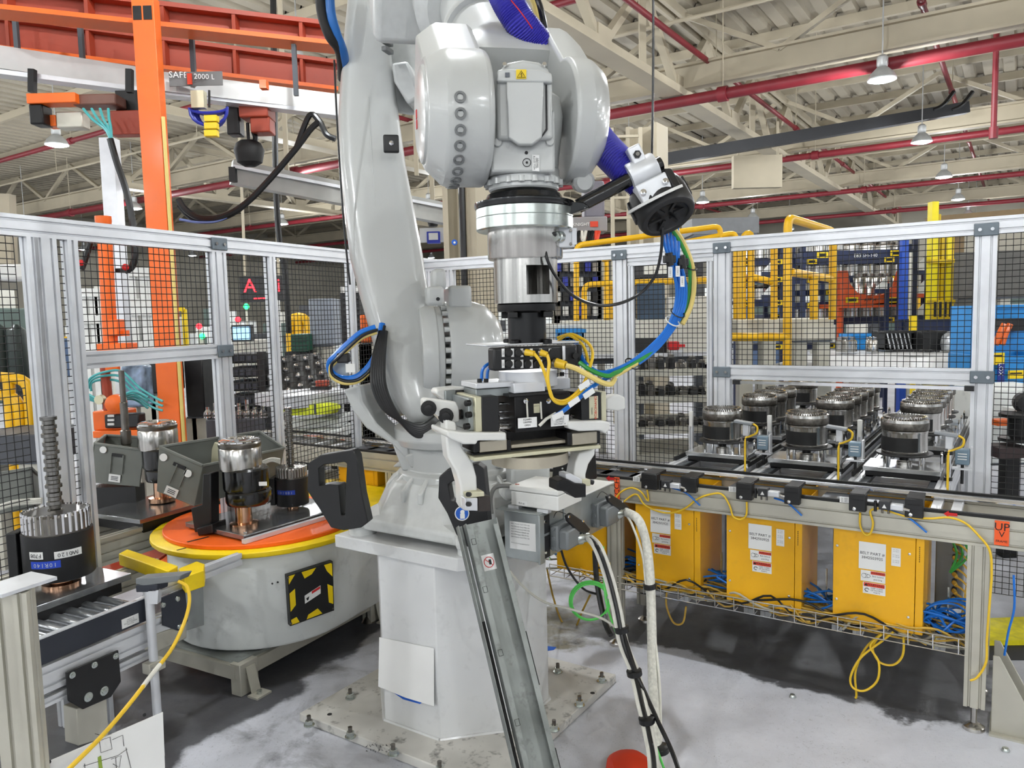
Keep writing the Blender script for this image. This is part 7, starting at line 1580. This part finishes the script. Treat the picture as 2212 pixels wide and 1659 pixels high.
MB().tube([V((c1.x + .07, 5.0, .05)), V((c1.x + .07, 5.0, 2.9))], .012, 8).build('air_line', YCABP, gt_)
MB().span((c1.x - .15, 4.95, 0), (c1.x + .15, 5.25, .02)).build('foot_plate', ORANGE, gt_)
ar = thing('overhead_crane_track', 'aluminium crane rail under the orange beams', 'rail')
MB().bar(at(-60, 118, 5.3), at(300, 172, 5.7), .10, .15).build('rail_body', M('rail_white', (220, 220, 218), .4, .3), ar); MB().bar(at(355, 180, 5.6), at(732, 226, 6.0), .10, .13).build('rail_body', M('rail_white', (220, 220, 218)), ar); MB().bar(at(-60, 152, 5.28), at(732, 250, 6.0), .12, .03).build('rail_lip', ALU, ar)
for x in (40, 180, 420, 640): c = at(x, 130 + x * .12, 5.6); MB().bar(c, c + Z * .35, .03).build('hanger', ALUD, ar)
w = pbox('sign_plate', 365, 480, 155, 185, 5.5, .01, M('sign_grey', (120, 120, 120), .5), ar); text('SAFE', w, at(385, 162, 5.49), V((1, .2, 0)), Z, .06, LABEL); pbox('red_tab', 404, 414, 158, 182, 5.48, .01, REDL, w); text('2000 LB', w, at(446, 166, 5.49), V((1, .2, 0)), Z, .05, LABEL)
t = thing('crane_bridge', 'long grey aluminium bridge rail in the middle distance left of the arm', 'rail'); MB().bar(at(500, 372, 7.5), at(1000, 470, 8.6), .14, .22).build('rail_body', M('bridge_grey', (176, 176, 172), .45, .3), t); MB().bar(at(500, 362, 7.48), at(1000, 458, 8.58), .18, .03).build('rail_lip', ALU, t); pbox('end_cap', 494, 508, 360, 392, 7.4, .1, BLACK, t); [MB().bar(at(x, 380, 7.8), V((at(x, 200, 7.8).x, 7.8, 7.8)), .04).build('hanger', CREAMS, t) for x in (620, 900)]
t = thing('crane_trolley', 'orange crane trolley under the rail right of the column', 'trolley'); pbox('body', 515, 578, 222, 252, 5.8, .2, ORANGED, t, .01); pbox('hook_block', 540, 582, 252, 285, 5.82, .15, ORANGED, t, .01); pbox('bracket', 560, 575, 172, 190, 5.5, .06, ORANGE, t); pbox('wheel_box', 488, 516, 225, 290, 5.85, .12, BLACK, t, .01); MB().tube(smooth([at(548, 285, 5.9), at(552, 300, 5.9), at(545, 318, 5.9)]), .02, 6).build('chain', BLKAN, t)
t = thing('chain_bag', 'black chain bag hanging under the trolley', 'bag'); c = at(540, 360, 5.9); MB().ringloft([sup(c + Z * z, V((1, 0, 0)), V((0, 1, 0)), a, a * .8, 2.6, 18) for z, a in ((0, .04), (.03, .09), (.12, .11), (.17, .09), (.19, .06))]).build('bag', RUBBER, t); MB().cyl(c + Z * .19, c + Z * .32, .012).build('chain', BLKAN, t)
t = thing('lift_assist_crane', 'orange and grey lift arm hanging at the upper left', 'lift arm'); pbox('arm', 56, 162, 200, 222, 5.2, .12, ORANGE, t, .006); pbox('end_block', 155, 250, 202, 226, 5.25, .15, M('block_rust', (120, 84, 72), .5), t, .01); pbox('pin_block', 62, 92, 224, 268, 5.22, .12, BLKAN, t, .01); pbox('valve', 120, 178, 240, 276, 5.3, .1, ALUB, t, .01); pbox('orange_block', 95, 120, 248, 272, 5.3, .1, ORANGE, t, .005); pbox('orange_block', 235, 305, 238, 290, 5.3, .1, ORANGED, t, .005); pbox('dark_link', 250, 300, 195, 250, 5.4, .08, BLKAN, t)
for x in (70, 280): MB().bar(at(x, 200, 5.3), at(x, 150, 5.3), .04).build('hanger', BLKAN, t)
for k in range(4): MB().tube(smooth([at(180 + k * 18, 235, 5.15), at(200 + k * 12, 258, 5.1), at(228 + k * 4, 280, 5.1), at(240, 305, 5.1)]), .009, 6).build('teal_tube', M('teal_tube', (78, 176, 178), .3), t)
def lcab(lab, pts, Y, r, mat=KCAB, name='hanging_cable'): return solo(name, MB().tube(smooth([at(x, y, Y + (o[0] if o else 0)) for x, y, *o in pts], 6), r, 8), mat, lab, 'cable')
lcab('black cable hanging from the crane arm behind the left fence', [(238, 300), (252, 350), (272, 410), (285, 470), (292, 540), (286, 575), (270, 585)], 5.1, .022)
lcab('thick black cable sagging between column and crane rail', [(385, 430), (400, 452), (430, 470), (480, 468), (530, 440), (580, 390), (640, 320), (670, 280), (690, 262)], 5.4, .022)
lcab('second black cable sagging below the first', [(385, 445), (420, 476), (470, 476), (520, 452), (560, 410)], 5.45, .014)
lcab('pale blue tube sagging lowest between the column and the rail', [(388, 474), (430, 480), (480, 474), (530, 440)], 5.4, .009, M('tube_pale_blue', (120, 140, 200), .3))
lcab('black cable end running into the robot arm', [(640, 320), (668, 250), (690, 262), (705, 290), (725, 300)], 5.4, .02)
t = thing('blue_cable_coil', 'blue cable coil with yellow tag hanging under the crane rail', 'cable coil')
for k in range(4): c = at(450, 232, 5.4); MB().tube([c + V((.13 * math.cos(t_) * (1 - k * .08), .02 * k, -.12 * abs(math.sin(t_)) ** .8 * (1 if math.sin(t_) > 0 else .3))) for t_ in [2 * PI * i / 20 for i in range(20)]], .010, 6, True).build('coil_turn', M('coil_blue', (44, 56, 170), .4), t)
for k in range(3): pbox('yellow_tag', 440, 468, 248 + k * 16, 262 + k * 16, 5.3, .05, YELB, t, .004)
MB().bar(at(452, 232, 5.4), at(452, 195, 5.4), .012).build('hook', BLKAN, t); pbox('cream_case', 412, 440, 195, 232, 5.38, .06, CREAM, t)
# orange manipulator beyond the fence
om = thing('lift_manipulator', 'orange lift-assist manipulator standing behind the left fence', 'manipulator'); Ym = 5.0
MB().tube([at(226, 505, Ym), at(232, 620, Ym), at(240, 760, Ym), at(244, 800, Ym)], .045, 14).build('mast', ORANGE, om); MB().lathe(at(226, 512, Ym), Z, [(.05, 0), (.07, .02), (.07, .06), (.05, .08)], 16).build('mast_cap', CHROME, om); MB().lathe(at(224, 488, Ym), Z, [(.045, 0), (.05, .03), (.05, .06)], 14).build('mast_head', ORANGE, om)
pbox('collar', 228, 254, 690, 725, Ym - .05, .1, ORANGE, om, .005); pbox('side_arm', 250, 270, 714, 726, Ym, .06, ORANGE, om); pbox('cross_plate', 208, 275, 742, 762, Ym - .06, .14, ORANGE, om, .005); MB().tube([at(226, 790, Ym), at(232, 850, Ym), at(236, 910, Ym)], .03, 10).build('lower_mast', ORANGED, om)
pbox('tool_body', 200, 268, 888, 930, Ym - .06, .18, ORANGE, om, .01); pbox('tool_dark', 225, 300, 895, 925, Ym - .09, .1, BLACK, om, .01); pbox('tool_foot', 200, 330, 930, 945, Ym - .1, .16, ORANGE, om, .005); MB().lathe(at(256, 870, Ym - .08), V((.2, -1, 0)), [(.05, 0), (.06, .02), (.06, .08), (.03, .1)], 16).build('round_joint', ORANGE, om)
for k in range(3): pbox('white_key', 232, 246, 896 + k * 9, 901 + k * 9, Ym - .1, .02, WHITE, om)
for k in range(3): MB().lathe(at(222 + k * 22, 862 + (k % 2) * 8, Ym - .1), V((0, -1, 0)), [(.02, 0), (.03, .01), (.03, .05)], 12).build('valve', (CREAM, STEELD, ALU)[k], om)
MB().bar(V((at(238, 940, Ym).x, Ym, 0)), at(238, 945, Ym), .08).build('stand', ORANGED, om); MB().box(V((at(238, 940, Ym).x, Ym, .015)), (.25, .25, .015)).build('stand_foot', ORANGED, om)
for k in range(7):
    y0 = 790 + k * 6; lcab('teal air tube draped round the orange manipulator, %s' % ('topmost', 'second', 'third', 'fourth', 'fifth', 'sixth', 'lowest')[k], [(182 + k * 3, 830 + k * 3), (198, 812 + k * 3), (225, 800 + k * 4), (262, y0 + 6), (300, 830 + k * 6), (330, 850 + k * 6), (352, 862 + k * 5)] if k % 2 else [(184, 848 + k * 2), (215, 862 + k), (255, 858 + k), (290, 845 + k * 3), (320, 858 + k * 4)], 4.9 + .02 * k, .008, M('teal_tube', (78, 176, 178), .3), 'air_tube')
t = thing('clear_sheeting', 'crumpled blue white plastic sheeting behind the manipulator', 'sheeting'); pbox('sheet', 262, 312, 790, 880, 5.6, .15, M('sheeting', (150, 176, 206), .25, 0, .35, 12, .8), t, .02); drop('post', 287, 880, 5.65, .06, ALUB, t)
t = thing('red_grip', 'black pendant handle with red button behind the fence', 'pendant'); MB().tube(smooth([at(196, 520, 5), at(184, 560, 5), at(176, 582, 5)]), .02, 8).build('handle', BLACK, t); MB().sph(at(175, 568, 4.97), .02).build('button', REDA, t); MB().tube(smooth([at(196, 520, 5), at(210, 500, 5), at(216, 470, 5)]), .012, 8).build('cord', KCAB, t)
t = thing('red_grip', 'red button at the end of the black hanging cable', 'pendant'); MB().sph(at(271, 577, 5.05), .022).build('button', REDA, t); MB().box(at(262, 584, 5.06), (.03, .015, .012)).build('handle', BLACK, t)
t = thing('silver_mast', 'silver square mast behind the orange manipulator', 'mast'); MB().bar(V((at(245, 480, 6.2).x, 6.2, 0)), at(236, 300, 6.2), .11, .11).build('mast', ALU, t)
# machine frames far left
def wframe(label, x0, x1, ys, xs, Y, w, mat, cat='machine frame'):
    t = thing('tubular_gantry', label, cat)
    for x in xs: drop('post', x, ys[0], Y, w, mat, t)
    for y in ys: a, b = at(x0, y, Y), at(x1, y, Y); MB().bar(a, b, w, w).build('rail', mat, t)
    return t
wframe('white tubular machine frame behind the orange column', 278, 345, (588, 655, 672, 745), (282, 308, 326, 340), 9.0, .10, WHITE); wframe('white machine frame further left behind the manipulator', 165, 262, (632, 690, 752), (175, 200, 212), 9.5, .10, WHITE)
block('grey control box with blue disc behind the white frame', 296, 338, 690, 745, 9.2, .4, GREYP, 'box', 'control_box'); wframe('yellow doorway frame behind the orange column', 300, 398, (668, 750), (342, 396), 9.6, .05, YELB)
t = thing('gas_tank', 'dark green tank at the far left behind the fence', 'tank'); [lpx(x, 7.0, [(4, 700), (18, 712), (20, 720), (20, 830), (18, 835)], 18).build('tank', M('tank_green', (36, 48, 44), .4), t) for x in (22, 58)]; pbox('cradle', 0, 80, 830, 845, 6.9, .4, BLACK, t); drop('leg', 40, 845, 7.0, .3, BLACK, t)
t = thing('cream_cylinder', 'cream ribbed cylinder stack behind the left fence posts', 'cylinder'); [lpx(120, 7.5, [(13, 760 - k * 16), (15, 757 - k * 16), (15, 748 - k * 16), (13, 745 - k * 16)], 18).build('ring', CREAM, t) for k in range(7)]; lpx(120, 7.5, [(16, 782), (16, 764)], 18).build('base', YELB, t); drop('stand', 120, 782, 7.5, .1, ALUB, t)
pipes('yellow tube guard rail at the far left behind the fence', 'guard_rail', [[(-40, 812), (62, 820), (64, 940, 0, 0)], [(-40, 850), (40, 856), (42, 940, 0, 0)], [(18, 806), (20, 930, 0, 0)]], 5.6, .04, YELR)
block('grey parts machine low behind the left fence', -60, 100, 940, 1000, 4.9, .5, M('machine_dark', (70, 72, 78), .5), 'machine', 'parts_machine')
t = thing('white_motor', 'white motor unit high at the far left', 'motor'); pbox('body', -20, 60, 570, 605, 7.0, .3, WHITE, t, .03); pbox('cap', 60, 86, 575, 600, 7.05, .2, WHITE, t, .03); MB().bar(at(20, 570, 7.1), at(15, 420, 7.1), .1).build('hanger', CREAMS, t)
# LED board, stack lights, monitor
t = thing('led_board', 'black message board with red lit characters in the far hall', 'message board'); Yl = 17.0
pbox('case', 518, 614, 596, 652, Yl, .2, BLACK, t); GLOW = M('led_red', (255, 30, 40), .5, emit=6.0); GLOW.cycles.emission_sampling = 'NONE'; GG = M('led_green', (40, 220, 110), .5, emit=4.0); GG.cycles.emission_sampling = 'NONE'
text('A  8i', t, at(566, 618, Yl - .01), V((1, 0, 0)), Z, .42, GLOW); text('----', t, at(566, 642, Yl - .01), V((1, 0, 0)), Z, .3, GLOW)
[MB().bar(at(x, 596, Yl + .1), V((at(x, 480, Yl + .1).x, Yl + .1, 7.8)), .05).build('hanger', CREAMS, t) for x in (530, 602)]
for k, (x, y, Y, c) in enumerate(((430, 705, 9, 'r'), (437, 726, 9, 'g'), (486, 653, 14, 'r'), (532, 662, 14, 'g'), (514, 690, 14, 'r'))):
    t = thing('stack_light', '%s signal light of the far machines, %s' % ('red' if c == 'r' else 'green', ('beside the fence post, upper', 'beside the fence post, lower', 'under the message board, left', 'under the message board, right', 'above the blue monitor')[k]), 'signal light'); MB().sph(at(x, y, Y), .035 * Y / 9).build('lens', GLOW if c == 'r' else GG, t); drop('pole', x, y + 8, Y, .03, ALUB, t)
t = thing('monitor', 'light blue monitor screen behind the left fence', 'monitor'); SCR = M('screen_blue', (150, 200, 240), .4, emit=1.2); SCR.cycles.emission_sampling = 'NONE'; pbox('case', 500, 543, 702, 738, 9.0, .08, BLACK, t); pbox('screen', 503, 540, 706, 734, 8.99, .01, SCR, t); drop('stand', 521, 738, 9.0, .06, ALUB, t)
block('pale machine housing below the monitor', 505, 560, 735, 765, 9.4, .5, MA, 'machine', 'machine_housing'); block('tall grey curved cabinet behind the fence', 668, 720, 645, 745, 8.2, .5, M('cab_bluegrey', (150, 158, 170), .45), 'cabinet', 'tall_cabinet')
t = thing('green_crate', 'dark green ribbed crate behind the fence', 'crate'); pbox('body', 628, 664, 722, 760, 8.0, .4, M('crate_green', (20, 84, 62), .5), t, .01); [pbox('rib', 628, 664, 728 + k * 8, 731 + k * 8, 7.98, .02, M('crate_green_d', (14, 60, 46), .5), t) for k in range(4)]; drop('stand', 646, 760, 8.1, .3, BLACK, t)
t = thing('louvre_screen', 'tall black louvred panel with white header behind the cable loop', 'panel'); pbox('panel', 738, 778, 632, 800, 6.6, .2, BLACK, t); pbox('header', 736, 780, 618, 632, 6.58, .22, WHITE, t); [pbox('slat', 740, 776, 640 + k * 12, 645 + k * 12, 6.56, .03, M('slat_dark', (46, 46, 50), .5), t) for k in range(13)]; drop('base', 758, 800, 6.62, .2, BLACK, t)
# black dunnage trays
t = thing('black_tray', 'sloping black tray dotted with silver knobs behind the fence', 'tray'); P4 = [at(580, 772, 6.6), at(690, 762, 6.6), at(722, 850, 5.9), at(585, 862, 5.9)]; MB().prism(P4, V((0, .02, -.04))).build('tray', BLACK, t)
for i in range(5):
    for j in range(4):
        a = P4[0].lerp(P4[1], (i + .5) / 5).lerp(P4[3].lerp(P4[2], (i + .5) / 5), (j + .4 + .3 * (i % 2)) / 4.2); MB().sph(a + V((0, -.01, .015)), .024, 10).build('knob', CHROME, t)
MB().span((P4[3].x, 5.95, 0), (P4[3].x + .06, 6.0, P4[3].z - .05)).build('leg', BLACK, t); MB().span((P4[2].x - .06, 5.95, 0), (P4[2].x, 6.0, P4[2].z - .05)).build('leg', BLACK, t)
t = thing('dunnage_rack', 'black dunnage rack with pocketed trays behind the second post', 'rack')
for k in range(6): pbox('tray', 486, 560, 765 + k * 30, 785 + k * 30, 6.2 - k * .05, .4, M('dunnage', (30, 31, 36), .5), t, .01); [pbox('pocket', 490 + j * 14, 500 + j * 14, 769 + k * 30, 781 + k * 30, 6.19 - k * .05, .01, M('pocket_grey', (58, 60, 70), .5), t) for j in range(5)]
for x in (484, 562): drop('post', x, 760, 6.1, .06, BLACK, t)
block('black cabinet behind the orange column', 400, 440, 775, 900, 6.4, .5, BLACK, 'cabinet', 'black_cabinet'); block('black cabinet beside the clear sheeting', 310, 352, 780, 850, 6.0, .4, BLACK, 'cabinet', 'black_cabinet'); block('dark machine with silver fittings low behind the fence', 445, 575, 905, 965, 5.6, .4, M('machine_dark', (70, 72, 78)), 'machine', 'fitting_machine')
for k in range(8): t = thing('silver_fitting', ORD[k] + ' silver fitting from the left on the dark machine behind the fence', 'fitting', 'silver fittings'); c = at(450 + k * 17, 905, 5.65); MB().lathe(c, Z, [(.02, 0), (.03, .01), (.03, .05), (.015, .07), (.015, .09 + .03 * (k % 3))], 12).build('body', CHROME, t); MB().lathe(c + Z * .02, Z, [(.036, 0), (.036, .015)], 8).build('nut', STEELD, t)
t = thing('alu_bench', 'aluminium bench with grey drawers behind the fence', 'bench'); MB().bar(at(582, 866, 5.5), at(742, 852, 5.9), .5, .09).build('top_beam', ALU, t); pbox('drawer', 612, 735, 905, 925, 5.6, .4, GREYP, t, .01); pbox('drawer', 600, 735, 930, 955, 5.5, .4, GREYP, t, .01); drop('leg', 600, 870, 5.6, .06, ALU, t); drop('leg', 730, 860, 5.9, .06, ALU, t)
t = thing('safety_vest', 'folded fluorescent yellow green vest on the bench shelf', 'vest'); c = at(675, 892, 5.55); MB().ringloft([sup(c + V((0, 0, z)), V((1, .1, 0)), V((0, 1, 0)), a, .12, 3, 18) for z, a in ((0, .18), (.03, .2), (.055, .19), (.075, .13))]).build('cloth', M('hi_vis', (236, 246, 60), .7, 0, .08, 12, .3), t); MB().box(c + V((.05, -.115, .04)), (.008, .004, .035)).build('stripe', ALUD, t)
t = thing('orange_tool', 'orange tool on the bench end behind the fence', 'tool'); pbox('body', 680, 708, 822, 835, 5.8, .06, ORANGED, t, .01); pbox('grip', 668, 684, 826, 833, 5.8, .05, BLACK, t, .01); pbox('rest', 670, 712, 835, 852, 5.82, .08, BLACK, t)
pipes('far yellow rail and posts behind the tray', 'guard_rail', [[(626, 745, 0, 0), (626, 685), (665, 685), (665, 745, 0, 0)], [(645, 745, 0, 0), (645, 685)]], 12.0, .07, YELR)
t = thing('white_pole', 'slim white pole under the message board', 'pole'); drop('pole', 592, 648, 15.0, .14, WHITE, t); pbox('bracket', 586, 598, 648, 656, 14.98, .2, WHITE, t)
lcab('thick black hose arching down behind the bench', [(590, 0), (596, 400), (606, 540), (612, 560), (618, 620), (622, 680), (624, 720)], 9.0, .035)
block('orange machine piece behind the robot base', 778, 800, 680, 740, 5.2, .2, ORANGE, 'machine piece', 'orange_piece'); block('orange guard panel low behind the robot base', 798, 842, 930, 945, 5.4, .2, ORANGE, 'panel', 'orange_guard')
# objects left of tool changer, over the arm shoulder
t = thing('hoist_cluster', 'black and blue hoist motor with white panel behind the arm shoulder', 'hoist'); pbox('white_panel', 906, 972, 492, 522, 9.0, .1, WHITE, t); pbox('blue_box', 922, 950, 500, 525, 8.95, .1, M('part_blue', (44, 58, 170)), t); pbox('white_face', 926, 946, 503, 518, 8.94, .02, WHITE, t); MB().lathe(at(935, 470, 8.9), Z, [(.05, -.1), (.08, 0), (.05, .1)], 14).build('motor', BLACK, t); MB().bar(at(935, 460, 8.95), V((at(935, 330, 8.95).x, 8.95, 7.8)), .05).build('hanger', CREAMS, t)
block('cream ribbed storage bin wall behind the mesh left of the tool changer', 1012, 1060, 585, 700, 7.8, .4, CREAMS, 'panel', 'ribbed_screen')
t = thing('blue_marker', 'round blue marker on the cream column', 'marker'); MB().lathe(at(982, 524, 6.7), V((0, -1, 0)), [(.025, 0), (.025, .02)], 18).build('disc', BLUET, t); MB().lathe(at(982, 524, 6.68), V((0, -1, 0)), [(.01, 0), (.01, .005)], 12).build('hub', WHITE, t)
block('blue and yellow machine head behind the fence corner', 962, 990, 600, 640, 8.4, .3, M('part_blue', (44, 58, 170)), 'machine', 'spindle_machine'); block('grey far machine block in the left aisle', 900, 1000, 640, 760, 10, .6, GREYP, 'machine', 'far_machine')
# far hall machines to close the horizon
rf = random.Random(11); FARC = [GREYP, MA, M('far_dark', (70, 72, 76), .6), M('far_green', (88, 104, 98), .6), YELR, M('far_blue', (84, 106, 140), .6)]
WHERE = ['far left', 'left', 'left of the robot', 'behind the robot', 'right of the robot', 'right', 'far right']
NCOL = {}
for k in range(40):
    Y = 15.5 + (k % 4) * 4 + rf.uniform(0, 1.5); x = -40 + k * 58 + rf.uniform(-20, 20); w = rf.uniform(40, 90); h = rf.choice((1.2, 1.5, 1.8, 2.0)); yt = at(x, 600, Y); a, b = at(x - w / 2, 650, Y), at(x + w / 2, 650, Y)
    ci = rf.choice((0, 1, 2, 3, 0, 1, 2, 3, 4, 5)); mt = FARC[ci]; wh = WHERE[min(6, max(0, int(x / 316)))]; ky = (ci, wh); NCOL[ky] = NCOL.get(ky, 0) + 1
    t = thing('far_machine', '%s far %s machine block in the depth of the hall, %s' % (ORD[NCOL[ky] - 1], ('grey', 'ivory', 'dark', 'green grey', 'yellow', 'blue')[ci], wh), 'machine', 'far machines')
    MB().span((a.x, Y, 0), (b.x, Y + 1.2, h)).build('body', mt, t, bevel=.03); MB().span((a.x + (b.x - a.x) * .15, Y - .02, h * .45), (a.x + (b.x - a.x) * .6, Y, h * .85)).build('door', FARC[rf.randrange(4)], t); MB().span((a.x + (b.x - a.x) * .68, Y - .03, h * .5), (a.x + (b.x - a.x) * .9, Y, h * .7)).build('control_panel', M('far_dark', (70, 72, 76)), t); MB().span((a.x + (b.x - a.x) * .3, Y + .2, h), (a.x + (b.x - a.x) * .7, Y + .8, h + .4)).build('top_unit', FARC[rf.randrange(4)], t)
flush_text()
settle()
